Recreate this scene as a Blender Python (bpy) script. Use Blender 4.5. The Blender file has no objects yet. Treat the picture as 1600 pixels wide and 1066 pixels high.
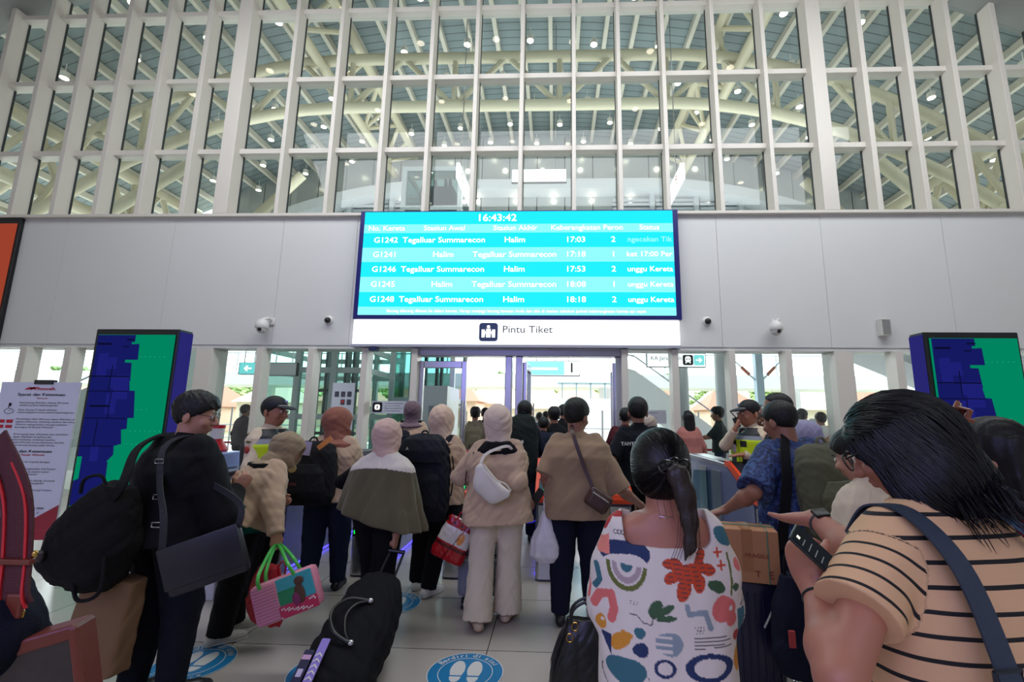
import bpy, bmesh, math, random
import numpy as np
from mathutils import Vector, Matrix
S = bpy.context.scene
COL = S.collection
# ------------------------------------------------------------ camera
FPX = 711.0; PITCH = math.radians(9.5); ROLL = math.radians(0.62); YAW = math.radians(2.16); EYE = 1.6
cf = np.array([-math.sin(YAW)*math.cos(PITCH), math.cos(YAW)*math.cos(PITCH), math.sin(PITCH)])
_r0 = np.array([math.cos(YAW), math.sin(YAW), 0.0]); _u0 = np.cross(_r0, cf)
cr = _r0*math.cos(ROLL) + _u0*math.sin(ROLL); cu = -_r0*math.sin(ROLL) + _u0*math.cos(ROLL)
cam_data = bpy.data.cameras.new('camera'); cam = bpy.data.objects.new('camera', cam_data); COL.objects.link(cam)
cam.matrix_world = Matrix(((cr[0], cu[0], -cf[0], 0), (cr[1], cu[1], -cf[1], 0), (cr[2], cu[2], -cf[2], EYE), (0, 0, 0, 1)))
cam_data.sensor_width = 36.0; cam_data.lens = 36.0*FPX/1600.0; cam_data.shift_x = -41/1600.0
cam_data.clip_start = 0.05; cam_data.clip_end = 500
S.camera = cam
# ------------------------------------------------------------ sky and exposure
S.view_settings.view_transform = 'Standard'; S.view_settings.look = 'None'
S.view_settings.gamma = 1.0; S.view_settings.use_curve_mapping = False
S.view_settings.exposure = 0.42
S.cycles.max_bounces = 7; S.cycles.diffuse_bounces = 4; S.cycles.glossy_bounces = 3
S.cycles.transparent_max_bounces = 12; S.cycles.transmission_bounces = 4
S.cycles.sample_clamp_indirect = 4.0; S.cycles.caustics_reflective = False; S.cycles.caustics_refractive = False
W = bpy.data.worlds.new('sky'); S.world = W; W.use_nodes = True
wn = W.node_tree.nodes; wl = W.node_tree.links; wn.clear()
_o = wn.new('ShaderNodeOutputWorld'); _b = wn.new('ShaderNodeBackground'); _tc = wn.new('ShaderNodeTexCoord')
_sx = wn.new('ShaderNodeSeparateXYZ'); _mr = wn.new('ShaderNodeMapRange')
wl.new(_tc.outputs['Generated'], _sx.inputs[0]); _mz = wn.new('ShaderNodeMath'); _mz.operation = 'MULTIPLY_ADD'; _mz.inputs[1].default_value = 1.1; wl.new(_sx.outputs['Z'], _mz.inputs[0]); wl.new(_sx.outputs['Y'], _mz.inputs[2]); wl.new(_mz.outputs[0], _mr.inputs['Value'])
_mr.inputs['From Min'].default_value = -0.2; _mr.inputs['From Max'].default_value = 0.5
_mr.inputs['To Min'].default_value = 0.24; _mr.inputs['To Max'].default_value = 5.5     # the bright overcast side is over the tracks
_b.inputs['Color'].default_value = (0.93, 0.97, 1.0, 1)
wl.new(_mr.outputs[0], _b.inputs['Strength']); wl.new(_b.outputs[0], _o.inputs['Surface'])

def area_lamp(name, loc, size, energy, color, rot=(0, 0, 0)):
    ld = bpy.data.lights.new(name, 'AREA'); ld.shape = 'RECTANGLE'; ld.size = size[0]; ld.size_y = size[1]
    ld.energy = energy; ld.color = color
    lo = bpy.data.objects.new(name, ld); COL.objects.link(lo); lo.location = loc; lo.rotation_euler = rot
    return lo
# unseen fill lamps added to brighten the two halls (the fittings themselves are built with the ceilings)
area_lamp('hall_fill', (0.5, 4.6, 9.6), (17, 2.5), 580, (0.93, 0.97, 1.0), (math.radians(38), 0, 0))
area_lamp('platform_hall_fill', (-1, 14.0, 9.4), (18, 6), 340, (0.95, 0.98, 1.0), (math.pi, 0, 0))
area_lamp('video_wall_glow', (-2.5, -3.2, 3.6), (5.0, 2.6), 85, (0.33, 0.30, 1.0), (math.radians(78), 0, 0))
# ------------------------------------------------------------ pixel -> world helpers (used to read real positions off the photograph)
CAM = np.array([0, 0, EYE])
def ray(x, y): return cf*FPX + cr*(x-841) - cu*(y-533)
def AY(x, y, Y):
    d = ray(x, y); return Vector(CAM + d*(Y/d[1]))
def AZ(x, y, z):
    d = ray(x, y); return Vector(CAM + d*((z-EYE)/d[2]))
# ------------------------------------------------------------ materials
MATS = {}
def rgb(r, g, b):
    f = lambda c: (c/255/12.92) if c/255 <= 0.04045 else ((c/255+0.055)/1.055)**2.4
    return (f(r), f(g), f(b), 1)
def mat(name, col=(200, 200, 200), rough=0.6, metal=0.0, emis=None, es=0.0, noise=0.0, nscale=8.0, bump=0.0, bscale=60.0, spec=0.5, alpha=None, sheen=0.0):
    if name in MATS: return MATS[name]
    m = bpy.data.materials.new(name); m.use_nodes = True; n = m.node_tree.nodes; l = m.node_tree.links
    b = n['Principled BSDF']; c = rgb(*col); b.inputs['Base Color'].default_value = c
    b.inputs['Roughness'].default_value = rough; b.inputs['Metallic'].default_value = metal
    b.inputs['Specular IOR Level'].default_value = spec
    if sheen: b.inputs['Sheen Weight'].default_value = sheen
    tc = n.new('ShaderNodeTexCoord')
    if noise:
        t = n.new('ShaderNodeTexNoise'); t.inputs['Scale'].default_value = nscale; t.inputs['Detail'].default_value = 4
        r = n.new('ShaderNodeMapRange'); r.inputs['To Min'].default_value = 1-noise; r.inputs['To Max'].default_value = 1+noise
        mx = n.new('ShaderNodeVectorMath'); mx.operation = 'SCALE'; mx.inputs[0].default_value = c[:3]
        l.new(tc.outputs['Object'], t.inputs['Vector']); l.new(t.outputs['Fac'], r.inputs['Value']); l.new(r.outputs[0], mx.inputs['Scale'])
        l.new(mx.outputs[0], b.inputs['Base Color'])
    if bump:
        t2 = n.new('ShaderNodeTexNoise'); t2.inputs['Scale'].default_value = bscale; t2.inputs['Detail'].default_value = 3
        bp = n.new('ShaderNodeBump'); bp.inputs['Strength'].default_value = bump; bp.inputs['Distance'].default_value = 0.01
        l.new(tc.outputs['Object'], t2.inputs['Vector']); l.new(t2.outputs['Fac'], bp.inputs['Height']); l.new(bp.outputs[0], b.inputs['Normal'])
    if emis is not None:
        b.inputs['Emission Color'].default_value = rgb(*emis); b.inputs['Emission Strength'].default_value = es
    if alpha is not None: b.inputs['Alpha'].default_value = alpha
    MATS[name] = m; return m
def emit(name, col, strength=1.0):
    if name in MATS: return MATS[name]
    m = bpy.data.materials.new(name); m.use_nodes = True; n = m.node_tree.nodes; l = m.node_tree.links
    n.remove(n['Principled BSDF']); e = n.new('ShaderNodeEmission'); e.inputs['Color'].default_value = rgb(*col); e.inputs['Strength'].default_value = strength*.8
    l.new(e.outputs[0], n['Material Output'].inputs['Surface']); MATS[name] = m; return m
def attr_mat(name, rough=0.8, bump=0.0, bscale=300.0, sheen=0.0):
    m = mat(name, rough=rough, bump=bump, bscale=bscale, sheen=sheen); n = m.node_tree.nodes
    a = n.new('ShaderNodeVertexColor'); a.layer_name = 'col'; m.node_tree.links.new(a.outputs['Color'], n['Principled BSDF'].inputs['Base Color'])
    return m
def glass_mat(name='clear_glass', tint=(235, 245, 243), refl=1.0):
    if name in MATS: return MATS[name]
    m = bpy.data.materials.new(name); m.use_nodes = True; n = m.node_tree.nodes; l = m.node_tree.links
    n.remove(n['Principled BSDF']); t = n.new('ShaderNodeBsdfTransparent'); t.inputs['Color'].default_value = rgb(*tint)
    g = n.new('ShaderNodeBsdfGlossy'); g.inputs['Roughness'].default_value = 0.02
    ge = n.new('ShaderNodeNewGeometry'); dt = n.new('ShaderNodeVectorMath'); dt.operation = 'DOT_PRODUCT'; l.new(ge.outputs['Normal'], dt.inputs[0]); l.new(ge.outputs['Incoming'], dt.inputs[1])
    def mth(op, a, b=None):
        q = n.new('ShaderNodeMath'); q.operation = op
        for i_, v_ in enumerate((a, b)):
            if v_ is None: continue
            if isinstance(v_, (int, float)): q.inputs[i_].default_value = v_
            else: l.new(v_, q.inputs[i_])
        return q
    f = mth('ADD', mth('MULTIPLY', mth('POWER', mth('SUBTRACT', 1.0, mth('ABSOLUTE', dt.outputs['Value']).outputs[0]).outputs[0], 5.0).outputs[0], .9).outputs[0], .055)
    k = n.new('ShaderNodeMath'); k.operation = 'MULTIPLY'; k.inputs[1].default_value = refl
    x = n.new('ShaderNodeMixShader'); l.new(f.outputs[0], k.inputs[0]); l.new(k.outputs[0], x.inputs[0]); l.new(t.outputs[0], x.inputs[1]); l.new(g.outputs[0], x.inputs[2])
    l.new(x.outputs[0], n['Material Output'].inputs['Surface']); MATS[name] = m; return m
# ------------------------------------------------------------ objects
def props(o, label=None, cat=None, group=None, kind=None):
    if label: o['label'] = label
    if cat: o['category'] = cat
    if group: o['group'] = group
    if kind: o['kind'] = kind
    return o
def thing(name, loc, label, cat, group=None, rz=0.0):
    o = bpy.data.objects.new(name, None); COL.objects.link(o); o.location = loc; o.rotation_euler = (0, 0, rz); o.empty_display_size = 0.1
    return props(o, label, cat, group)
def link_mesh(name, me, m=None, parent=None, smooth=False):
    if m is not None and not me.materials: me.materials.append(m)
    if smooth: me.polygons.foreach_set('use_smooth', np.ones(len(me.polygons), bool))
    o = bpy.data.objects.new(name, me); COL.objects.link(o)
    if parent is not None: o.parent = parent
    return o
def copy_tree(o, parent=None, loc=None, rz=None):
    c = o.copy(); COL.objects.link(c)
    if parent is not None: c.parent = parent
    if loc is not None: c.location = loc
    if rz is not None: c.rotation_euler = (0, 0, rz)
    for ch in list(o.children): copy_tree(ch, c)
    return c
class MB:
    """collects shapes into one mesh"""
    def __init__(s): s.v = []; s.f = []; s.mi = []; s.cur = 0
    def add(s, vs, fs):
        b = len(s.v); s.v += [tuple(v) for v in vs]; s.f += [tuple(b+i for i in f) for f in fs]; s.mi += [s.cur]*len(fs); return s
    def box(s, x0, x1, y0, y1, z0, z1, M=None, bev=0.0):
        if bev > 0:
            b = min(bev, (x1-x0)/2.01, (y1-y0)/2.01, (z1-z0)/2.01); vs = []
            bm = bmesh.new(); bmesh.ops.create_cube(bm, size=1)
            for v in bm.verts: v.co = ((x0+x1)/2+v.co.x*(x1-x0), (y0+y1)/2+v.co.y*(y1-y0), (z0+z1)/2+v.co.z*(z1-z0))
            bmesh.ops.bevel(bm, geom=bm.edges[:], offset=b, segments=2, affect='EDGES', profile=0.5)
            bm.verts.index_update(); vs = [v.co.copy() for v in bm.verts]; fs = [[v.index for v in f.verts] for f in bm.faces]; bm.free()
        else:
            vs = [Vector(p) for p in ((x0, y0, z0), (x1, y0, z0), (x1, y1, z0), (x0, y1, z0), (x0, y0, z1), (x1, y0, z1), (x1, y1, z1), (x0, y1, z1))]
            fs = [(0, 3, 2, 1), (4, 5, 6, 7), (0, 1, 5, 4), (1, 2, 6, 5), (2, 3, 7, 6), (3, 0, 4, 7)]
        if M is not None: vs = [M @ v for v in vs]
        return s.add(vs, fs)
    def tube(s, pts, r, n=8, cap=True, flat=None):
        """tube through points; r number or list; flat=(w,t,normal) gives a strap"""
        pts = [Vector(p) for p in pts]; N = len(pts); rs = r if isinstance(r, (list, tuple)) else [r]*N
        base = len(s.v); up = None; rings = []
        for i, p in enumerate(pts):
            t = (pts[min(i+1, N-1)]-pts[max(i-1, 0)]).normalized()
            if up is None:
                up = Vector((0, 0, 1)) if abs(t.z) < .9 else Vector((1, 0, 0))
                if flat: up = Vector(flat[2])
            u = (up - t*up.dot(t)).normalized(); w = t.cross(u); up = u
            if flat:
                if len(flat) > 3: nn = Vector(flat[3][i]); u = (nn - t*nn.dot(t)).normalized(); w = t.cross(u)
                a, b = flat[0]/2, flat[1]/2
                rings.append([p+w*a+u*b, p-w*a+u*b, p-w*a-u*b, p+w*a-u*b])
            else: rings.append([p+(u*math.cos(2*math.pi*k/n)+w*math.sin(2*math.pi*k/n))*rs[i] for k in range(n)])
        m = len(rings[0]); vs = [q for R in rings for q in R]; fs = []
        for i in range(N-1):
            for k in range(m):
                fs.append((i*m+k, i*m+(k+1) % m, (i+1)*m+(k+1) % m, (i+1)*m+k))
        if cap: fs.append(tuple(range(m-1, -1, -1))); fs.append(tuple((N-1)*m+k for k in range(m)))
        return s.add(vs, fs)
    def prism(s, poly, o, u, v, n, d):
        """2-D polygon placed at o with axes u,v and extruded d along n"""
        o, u, v, n = Vector(o), Vector(u), Vector(v), Vector(n); k = len(poly)
        a = [o+u*p[0]+v*p[1] for p in poly]; b = [q+n*d for q in a]
        return s.add(a+b, [tuple(range(k-1, -1, -1)), tuple(range(k, 2*k))]+[(i, (i+1) % k, k+(i+1) % k, k+i) for i in range(k)])
    def ball(s, c, r, n=10, M=None):
        c = Vector(c); r = r if isinstance(r, (list, tuple)) else (r, r, r); vs = []; fs = []
        for i in range(n+1):
            a = math.pi*i/n
            for k in range(n*2):
                b = math.pi*k/n; q = Vector((r[0]*math.sin(a)*math.cos(b), r[1]*math.sin(a)*math.sin(b), r[2]*math.cos(a)))
                vs.append(c+((M @ q) if M is not None else q))
        m = n*2
        for i in range(n):
            for k in range(m): fs.append((i*m+k, (i+1)*m+k, (i+1)*m+(k+1) % m, i*m+(k+1) % m))
        return s.add(vs, fs)
    def lathe(s, prof, c=(0, 0, 0), n=20, M=None):
        vs = []; fs = []; c = Vector(c)
        for r_, z in prof:
            for k in range(n):
                a = 2*math.pi*k/n; q = Vector((r_*math.cos(a), r_*math.sin(a), z)); vs.append(c+((M @ q) if M is not None else q))
        for i in range(len(prof)-1):
            for k in range(n): fs.append((i*n+k, i*n+(k+1) % n, (i+1)*n+(k+1) % n, (i+1)*n+k))
        return s.add(vs, fs)
    def build(s, name, m, parent=None, smooth=False, fix=False):
        me = bpy.data.meshes.new(name); me.from_pydata(s.v, [], s.f)
        for q in (m if isinstance(m, (list, tuple)) else [m]): me.materials.append(q)
        if any(s.mi): me.polygons.foreach_set('material_index', s.mi)
        if fix or True:
            bm = bmesh.new(); bm.from_mesh(me); bmesh.ops.remove_doubles(bm, verts=bm.verts, dist=1e-6); bmesh.ops.recalc_face_normals(bm, faces=bm.faces); bm.to_mesh(me); bm.free()
        me.update(); o = link_mesh(name, me, None, parent, smooth)
        if smooth: 
            try: me.set_sharp_from_angle(angle=math.radians(40))
            except Exception: pass
        return o
def box(name, x0, x1, y0, y1, z0, z1, m, parent=None, bev=0.0, M=None):
    return MB().box(x0, x1, y0, y1, z0, z1, M=M, bev=bev).build(name, m, parent)
def struct(o): o['kind'] = 'structure'; return o
FONT_CACHE = {}
def text_mesh(txt, size=1.0, align='CENTER', bold=0.0, depth=0.0):
    c = bpy.data.curves.new('t', 'FONT'); c.body = txt; c.size = size; c.align_x = align; c.align_y = 'CENTER'; c.offset = bold; c.extrude = depth; c.resolution_u = 3
    o = bpy.data.objects.new('t', c); COL.objects.link(o); bpy.context.view_layer.update()
    dg = bpy.context.evaluated_depsgraph_get(); me = bpy.data.meshes.new_from_object(o.evaluated_get(dg)); bpy.data.objects.remove(o); bpy.data.curves.remove(c)
    return me
def text(name, txt, size, M, m, parent=None, align='CENTER', bold=0.0, sx=1.0):
    """lettering: local x right, y up, facing +z, placed by matrix M"""
    me = text_mesh(txt, size, align, bold*size); me.transform(M @ Matrix.Diagonal((sx, 1, 1, 1))); me.name = name; me.materials.clear()
    return link_mesh(name, me, m, parent)
def frame_to(o, right, up):
    """matrix with local x=right, y=up, z = towards viewer"""
    r_ = Vector(right).normalized(); u_ = Vector(up); u_ = (u_-r_*u_.dot(r_)).normalized(); n_ = r_.cross(u_); o = Vector(o)
    return Matrix(((r_.x, u_.x, n_.x, o.x), (r_.y, u_.y, n_.y, o.y), (r_.z, u_.z, n_.z, o.z), (0, 0, 0, 1)))
FRONT = lambda x, y, z: frame_to((x, y, z), (1, 0, 0), (0, 0, 1))     # faces -y
def joined(name, meshes, m, parent=None):
    bm = bmesh.new()
    for me in meshes: bm.from_mesh(me); bpy.data.meshes.remove(me)
    me = bpy.data.meshes.new(name); bm.to_mesh(me); bm.free(); me.materials.clear(); return link_mesh(name, me, m, parent)
def texts(name, items, m, parent=None):
    ms = []
    for (txt, size, M, align, bold, sx) in items:
        me = text_mesh(txt, size, align, bold*size); me.transform(M @ Matrix.Diagonal((sx, 1, 1, 1))); ms.append(me)
    return joined(name, ms, m, parent)
# ============================================================ THE SETTING
def floor_material():
    m = mat('floor_tile', (172, 165, 158), rough=0.2, noise=0.05, nscale=3.0, spec=0.6); n = m.node_tree.nodes; l = m.node_tree.links
    tc = n.new('ShaderNodeTexCoord'); br = n.new('ShaderNodeTexBrick'); br.offset = 0.0; br.squash = 1.0
    mp = n.new('ShaderNodeMapping'); mp.inputs['Location'].default_value = (0.46, 0.15, 0)
    for k, v in (('Scale', 1.0), ('Brick Width', 0.9), ('Row Height', 0.9), ('Mortar Size', 0.004), ('Mortar Smooth', 0.1)): br.inputs[k].default_value = v
    br.inputs['Color1'].default_value = rgb(176, 168, 160); br.inputs['Color2'].default_value = rgb(168, 161, 154); br.inputs['Mortar'].default_value = rgb(70, 66, 66)
    l.new(tc.outputs['Object'], mp.inputs['Vector']); l.new(mp.outputs[0], br.inputs['Vector']); l.new(br.outputs['Color'], n['Principled BSDF'].inputs['Base Color'])
    ns = n.new('ShaderNodeTexNoise'); ns.inputs['Scale'].default_value = 1.1; mr = n.new('ShaderNodeMapRange'); mr.inputs['To Min'].default_value = 0.19; mr.inputs['To Max'].default_value = 0.27
    l.new(tc.outputs['Object'], ns.inputs['Vector']); l.new(ns.outputs['Fac'], mr.inputs['Value']); l.new(mr.outputs[0], n['Principled BSDF'].inputs['Roughness'])
    return m
white = mat('white_panel', (212, 212, 212), rough=0.5, noise=0.02, nscale=1.5)
finw = mat('fin_white', (214, 208, 200), rough=0.45, noise=0.02, nscale=2)
steelw = mat('truss_white', (206, 198, 172), rough=0.4)
chrome = mat('brushed_steel', (190, 190, 195), rough=0.25, metal=1.0)
darksteel = mat('dark_gasket', (40, 48, 50), rough=0.5)
gls = glass_mat(); gls_g = glass_mat('green_glass', (196, 222, 216), 1.0)
struct(box('floor', -16, 14, -9, 9.6, -0.2, 0, floor_material()))
struct(box('floor', -40, 40, 9.6, 26, -0.2, 0, mat('platform_floor', (200, 198, 194), rough=0.35, noise=0.04)))
WY = 9.2
# fascia wall above the gates, made of wide panels with fine seams
fb = MB(); xs = [-16.0, -13.0, -10.6, -8.2, -5.8, -4.2, 3.3, 5.4, 7.8, 10.2, 14.0]
for a, b in zip(xs[:-1], xs[1:]): fb.box(a+0.003, b-0.003, 8.98, 9.02, 3.0, 5.76)
fb.box(-16, 14, 9.02, 9.5, 3.0, 5.76)
struct(fb.build('wall_front', white))
struct(box('trim_1', -16, 14, 8.88, 9.45, 5.76, 5.82, finw)); struct(box('trim_2', -16, 14, 9.0, 9.45, 2.93, 3.0, white))
# left and right wall returns, soffit over the near hall
struct(box('wall_left', -16.2, -16, -9, 9.6, 0, 13, white)); struct(box('wall_right', 14, 14.2, -9, 9.6, 0, 13, white))
def near_arch(x): return 13.4-0.0205*(x+2.2)**2
cb = MB(); n_ = 40
for i in range(n_):
    x0 = -16+30*i/n_; x1 = -16+30*(i+1)/n_
    z0, z1 = near_arch(x0), near_arch(x1)
    cb.add([(x0, -9, z0), (x1, -9, z1), (x1, 9.3, z1), (x0, 9.3, z0), (x0, -9, z0+.2), (x1, -9, z1+.2), (x1, 9.3, z1+.2), (x0, 9.3, z0+.2)], [(0, 1, 2, 3), (7, 6, 5, 4), (0, 4, 5, 1), (3, 2, 6, 7)])
struct(cb.build('ceiling', mat('near_ceiling', (150, 152, 150), rough=0.8)))
# fins between the panes (deep vertical mullions) and two big pillars
fx = [-12.82, -11.86, -10.91, -9.95, -8.99, -8.0, -5.93, -4.87, -3.77, -2.76, -1.74, -0.72, 0.34, 1.32, 2.3, 3.4, 4.48, 6.55, 7.5, 8.43, 9.4, 10.35]
pil = [(-7.35, -7.04), (5.47, 5.78)]
k = 3
doorgap = (-2.7, 1.3)
for x in fx:
    w = 0.085 if -6 < x < 5 else 0.11; s = -1 if x < -0.5 else 1
    a, b = (x-w, x) if s < 0 else (x, x+w); top = near_arch(x)-0.02
    f = MB().box(a, b, WY-0.3, WY, 5.82, top, bev=0.008)
    if not (doorgap[0] < x < doorgap[1]): f.box(a-0.02, b+0.02, WY-0.3, WY, 0, 2.93, bev=0.008)
    struct(f.build('trim_%d' % k, finw)); k += 1
for a, b in pil:
    struct(MB().box(a, b, WY-0.32, WY, 5.82, near_arch(a)-.1, bev=0.01).box(a-.02, b+.02, WY-0.2, WY+.25, 0, 2.93, bev=0.01).build('trim_%d' % k, finw)); k += 1
for z in (7.37, 9.15, 10.94):
    hb = MB()
    xx = [q for q in (-14.7, 12.6)]
    half = math.sqrt(max(0.1, (13.4-z)/0.0205))
    struct(box('trim_%d' % k, max(-16, -2.2-half), min(14, -2.2+half), WY-0.15, WY+0.1, z-0.06, z+0.06, finw, bev=0.01)); k += 1
allx = sorted(fx+[p[1] if p[0] < 0 else p[0] for p in pil])
gb = MB()
for x in allx:
    s = 1 if x < -0.5 else -1
    gb.box(min(x, x+.014*s), max(x, x+.014*s), WY-.01, WY+.03, 5.82, near_arch(x)-0.02)
struct(gb.build('trim_%d' % k, darksteel)); k += 1
for i, (a, b) in enumerate(zip([-16]+allx, allx+[14])):
    c = (a+b)/2
    w = MB().add([(a, WY+.012, 5.82), (b, WY+.012, 5.82), (b, WY+.012, near_arch(b)), (a, WY+.012, near_arch(a))], [(0, 1, 2, 3)])
    if not (doorgap[0]-.2 < c < doorgap[1]+.2): w.add([(a, WY+.012, 0), (b, WY+.012, 0), (b, WY+.012, 2.93), (a, WY+.012, 2.93)], [(0, 1, 2, 3)])
    struct(w.build('window_%d' % (i+1), gls))
# sliding doors under the sign : header, posts, open leaves
hd = struct(MB().box(-2.9, 1.45, 9.0, 9.3, 2.80, 2.93, bev=.01).build('trim_%d' % k, mat('header_grey', (168, 168, 180), rough=0.35, metal=0.4))); k += 1
for x in (-2.83, -0.93, -0.72, 1.27):
    struct(MB().box(x-.07, x+.07, 9.05, 9.25, 0, 2.8, bev=.015).build('trim_%d' % k, mat('post_steel', (185, 185, 192), rough=0.3, metal=0.7))); k += 1
def door_leaf(num, x0, x1, y):
    d = thing('door_%d' % num, (x0, y, 0), None, None); d['kind'] = 'structure'; w = x1-x0
    f = MB(); t = .045
    f.box(0, .1, -t, t, .02, 2.7, bev=.01).box(w-.1, w, -t, t, .02, 2.7, bev=.01).box(.1, w-.1, -t, t, .02, .16, bev=.01).box(.1, w-.1, -t, t, 2.56, 2.7, bev=.01)
    fr_ = f.build('door_frame', chrome, d)
    MB().add([(.1, 0, .16), (w-.1, 0, .16), (w-.1, 0, 2.56), (.1, 0, 2.56)], [(0, 1, 2, 3)]).build('door_glass', gls, d)
    MB().tube([(w-.05, -.1, .8), (w-.05, -.1, 1.9)], .018).tube([(w-.05, -.1, .95), (w-.05, -.03, .95)], .012).tube([(w-.05, -.1, 1.75), (w-.05, -.03, 1.75)], .012).build('door_handle', chrome, fr_, smooth=True)
    return d
door_leaf(1, -2.75, -1.78, 9.12)
for num, x in ((2, -0.62), (3, 1.2)):
    d = door_leaf(num, x, x+.85, 9.2); d.rotation_euler = (0, 0, math.radians(86))
# ------------------------------------------------------------ platform hall beyond the glass: roof deck, purlins, trusses
def far_arch(x): return 14.3-0.0145*(x+1)**2
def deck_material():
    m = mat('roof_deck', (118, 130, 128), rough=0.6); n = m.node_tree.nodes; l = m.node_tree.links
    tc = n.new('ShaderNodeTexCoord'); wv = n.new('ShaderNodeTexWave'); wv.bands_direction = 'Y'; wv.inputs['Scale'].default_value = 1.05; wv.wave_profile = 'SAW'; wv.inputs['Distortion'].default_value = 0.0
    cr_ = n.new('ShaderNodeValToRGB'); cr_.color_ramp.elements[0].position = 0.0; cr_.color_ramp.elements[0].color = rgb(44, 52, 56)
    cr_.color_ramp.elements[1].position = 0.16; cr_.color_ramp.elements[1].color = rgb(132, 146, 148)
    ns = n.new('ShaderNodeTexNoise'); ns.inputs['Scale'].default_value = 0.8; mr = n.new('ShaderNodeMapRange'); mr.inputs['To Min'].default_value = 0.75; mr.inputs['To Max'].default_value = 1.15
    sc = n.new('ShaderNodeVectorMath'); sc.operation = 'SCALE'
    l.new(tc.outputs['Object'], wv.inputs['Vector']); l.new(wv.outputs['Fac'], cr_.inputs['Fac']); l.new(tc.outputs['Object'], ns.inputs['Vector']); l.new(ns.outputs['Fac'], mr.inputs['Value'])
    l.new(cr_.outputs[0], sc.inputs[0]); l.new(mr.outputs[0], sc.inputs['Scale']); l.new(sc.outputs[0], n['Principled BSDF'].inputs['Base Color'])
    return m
cb = MB(); n_ = 60
for i in range(n_):
    x0 = -22+42*i/n_; x1 = -22+42*(i+1)/n_; z0, z1 = far_arch(x0), far_arch(x1)
    cb.add([(x0, 9.35, z0), (x1, 9.35, z1), (x1, 19.4, z1), (x0, 19.4, z0), (x0, 9.35, z0+.15), (x1, 9.35, z1+.15), (x1, 19.4, z1+.15), (x0, 19.4, z0+.15)], [(0, 1, 2, 3), (7, 6, 5, 4), (0, 4, 5, 1), (3, 2, 6, 7)])
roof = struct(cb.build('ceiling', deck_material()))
pm = mat('purlin_white', (205, 200, 186), rough=0.5)
for i in range(43):
    x = -20+0.9*i; z = far_arch(x)
    MB().box(x-.065, x+.065, 9.5, 19.2, z-.24, z-.01).build('purlin', pm, roof)
def roof_truss(label, fn, t0, t1, z_top, z_bot, r=.2, nweb=9, depth=0.0):
    a = fn(t0, 0); tr = thing('roof_truss', a, label, 'truss', 'white pipe trusses under the platform hall roof'); A = Vector(a)
    ts = [t0+(t1-t0)*i/36 for i in range(37)]
    MB().tube([Vector(fn(t, 1))-A for t in ts], r, 12).build('top_chord', steelw, tr, smooth=True)
    MB().tube([Vector(fn(t, 0))-A for t in ts], r, 12).build('bottom_chord', steelw, tr, smooth=True)
    for i in range(nweb):
        ta = t0+(t1-t0)*i/nweb; tb = t0+(t1-t0)*(i+.5)/nweb; tc_ = t0+(t1-t0)*(i+1)/nweb
        for p, q in ((fn(ta, 1), fn(tb, 0)), (fn(tc_, 1), fn(tb, 0)), (fn(tb, 1), fn(tb, 0))):
            MB().tube([Vector(p)-A, Vector(q)-A], r*.52, 8).build('web_member', steelw, tr, smooth=True)
    return tr
def arch_fn(Y, zt, zb, ct, cbm): return lambda t, top: (t, Y+(0 if top else 0.0), zt-ct*max(0, abs(t+1.6)-4.6)**2 if top else zb-cbm*max(0, abs(t+1.6)-4.9)**2)
roof_truss('white arched pipe truss spanning the hall just behind the glass', arch_fn(12.3, 12.5, 10.85, .036, .040), -17.5, 14.5, 0, 0, r=.165, nweb=10)

def long_fn(x, zt, zb, dx): return lambda t, top: (x+(dx if top else 0), t, zt if top else zb)
roof_truss('white pipe truss running away from the glass left of the departure board', long_fn(-7.2, 13.1, 12.2, .9), 9.7, 18.6, 0, 0, r=.15, nweb=4)
roof_truss('white pipe truss running away from the glass right of the departure board', long_fn(5.4, 13.0, 11.9, -.6), 9.7, 18.6, 0, 0, r=.15, nweb=4)
roof_truss('white pipe truss running away at the far left of the hall', long_fn(-15.6, 10.1, 8.2, .0), 9.7, 25, 0, 0, r=.2, nweb=7)
roof_truss('white pipe truss running away at the far right of the hall', long_fn(12.4, 9.3, 7.4, .0), 9.7, 25, 0, 0, r=.2, nweb=7)
# raking struts of the left and right sides
for (x0, x1, y, z0, z1) in ((-15.6, -10.5, 12.3, 6.0, 9.4), (-12.6, -9.2, 15, 6.6, 10.2), (12.4, 9.2, 12.3, 5.6, 8.9), (12.2, 8.6, 15, 6.0, 9.8)):
    o = MB().tube([(x0, y, z0), (x1, y, z1)], .17, 10).build('roof_strut', steelw, smooth=True)
    props(o, 'white sloping pipe strut at the %s side of the hall, %s the arched truss' % ('left' if x0 < 0 else 'right', 'directly under' if y < 13 else 'behind'), 'strut')
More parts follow.
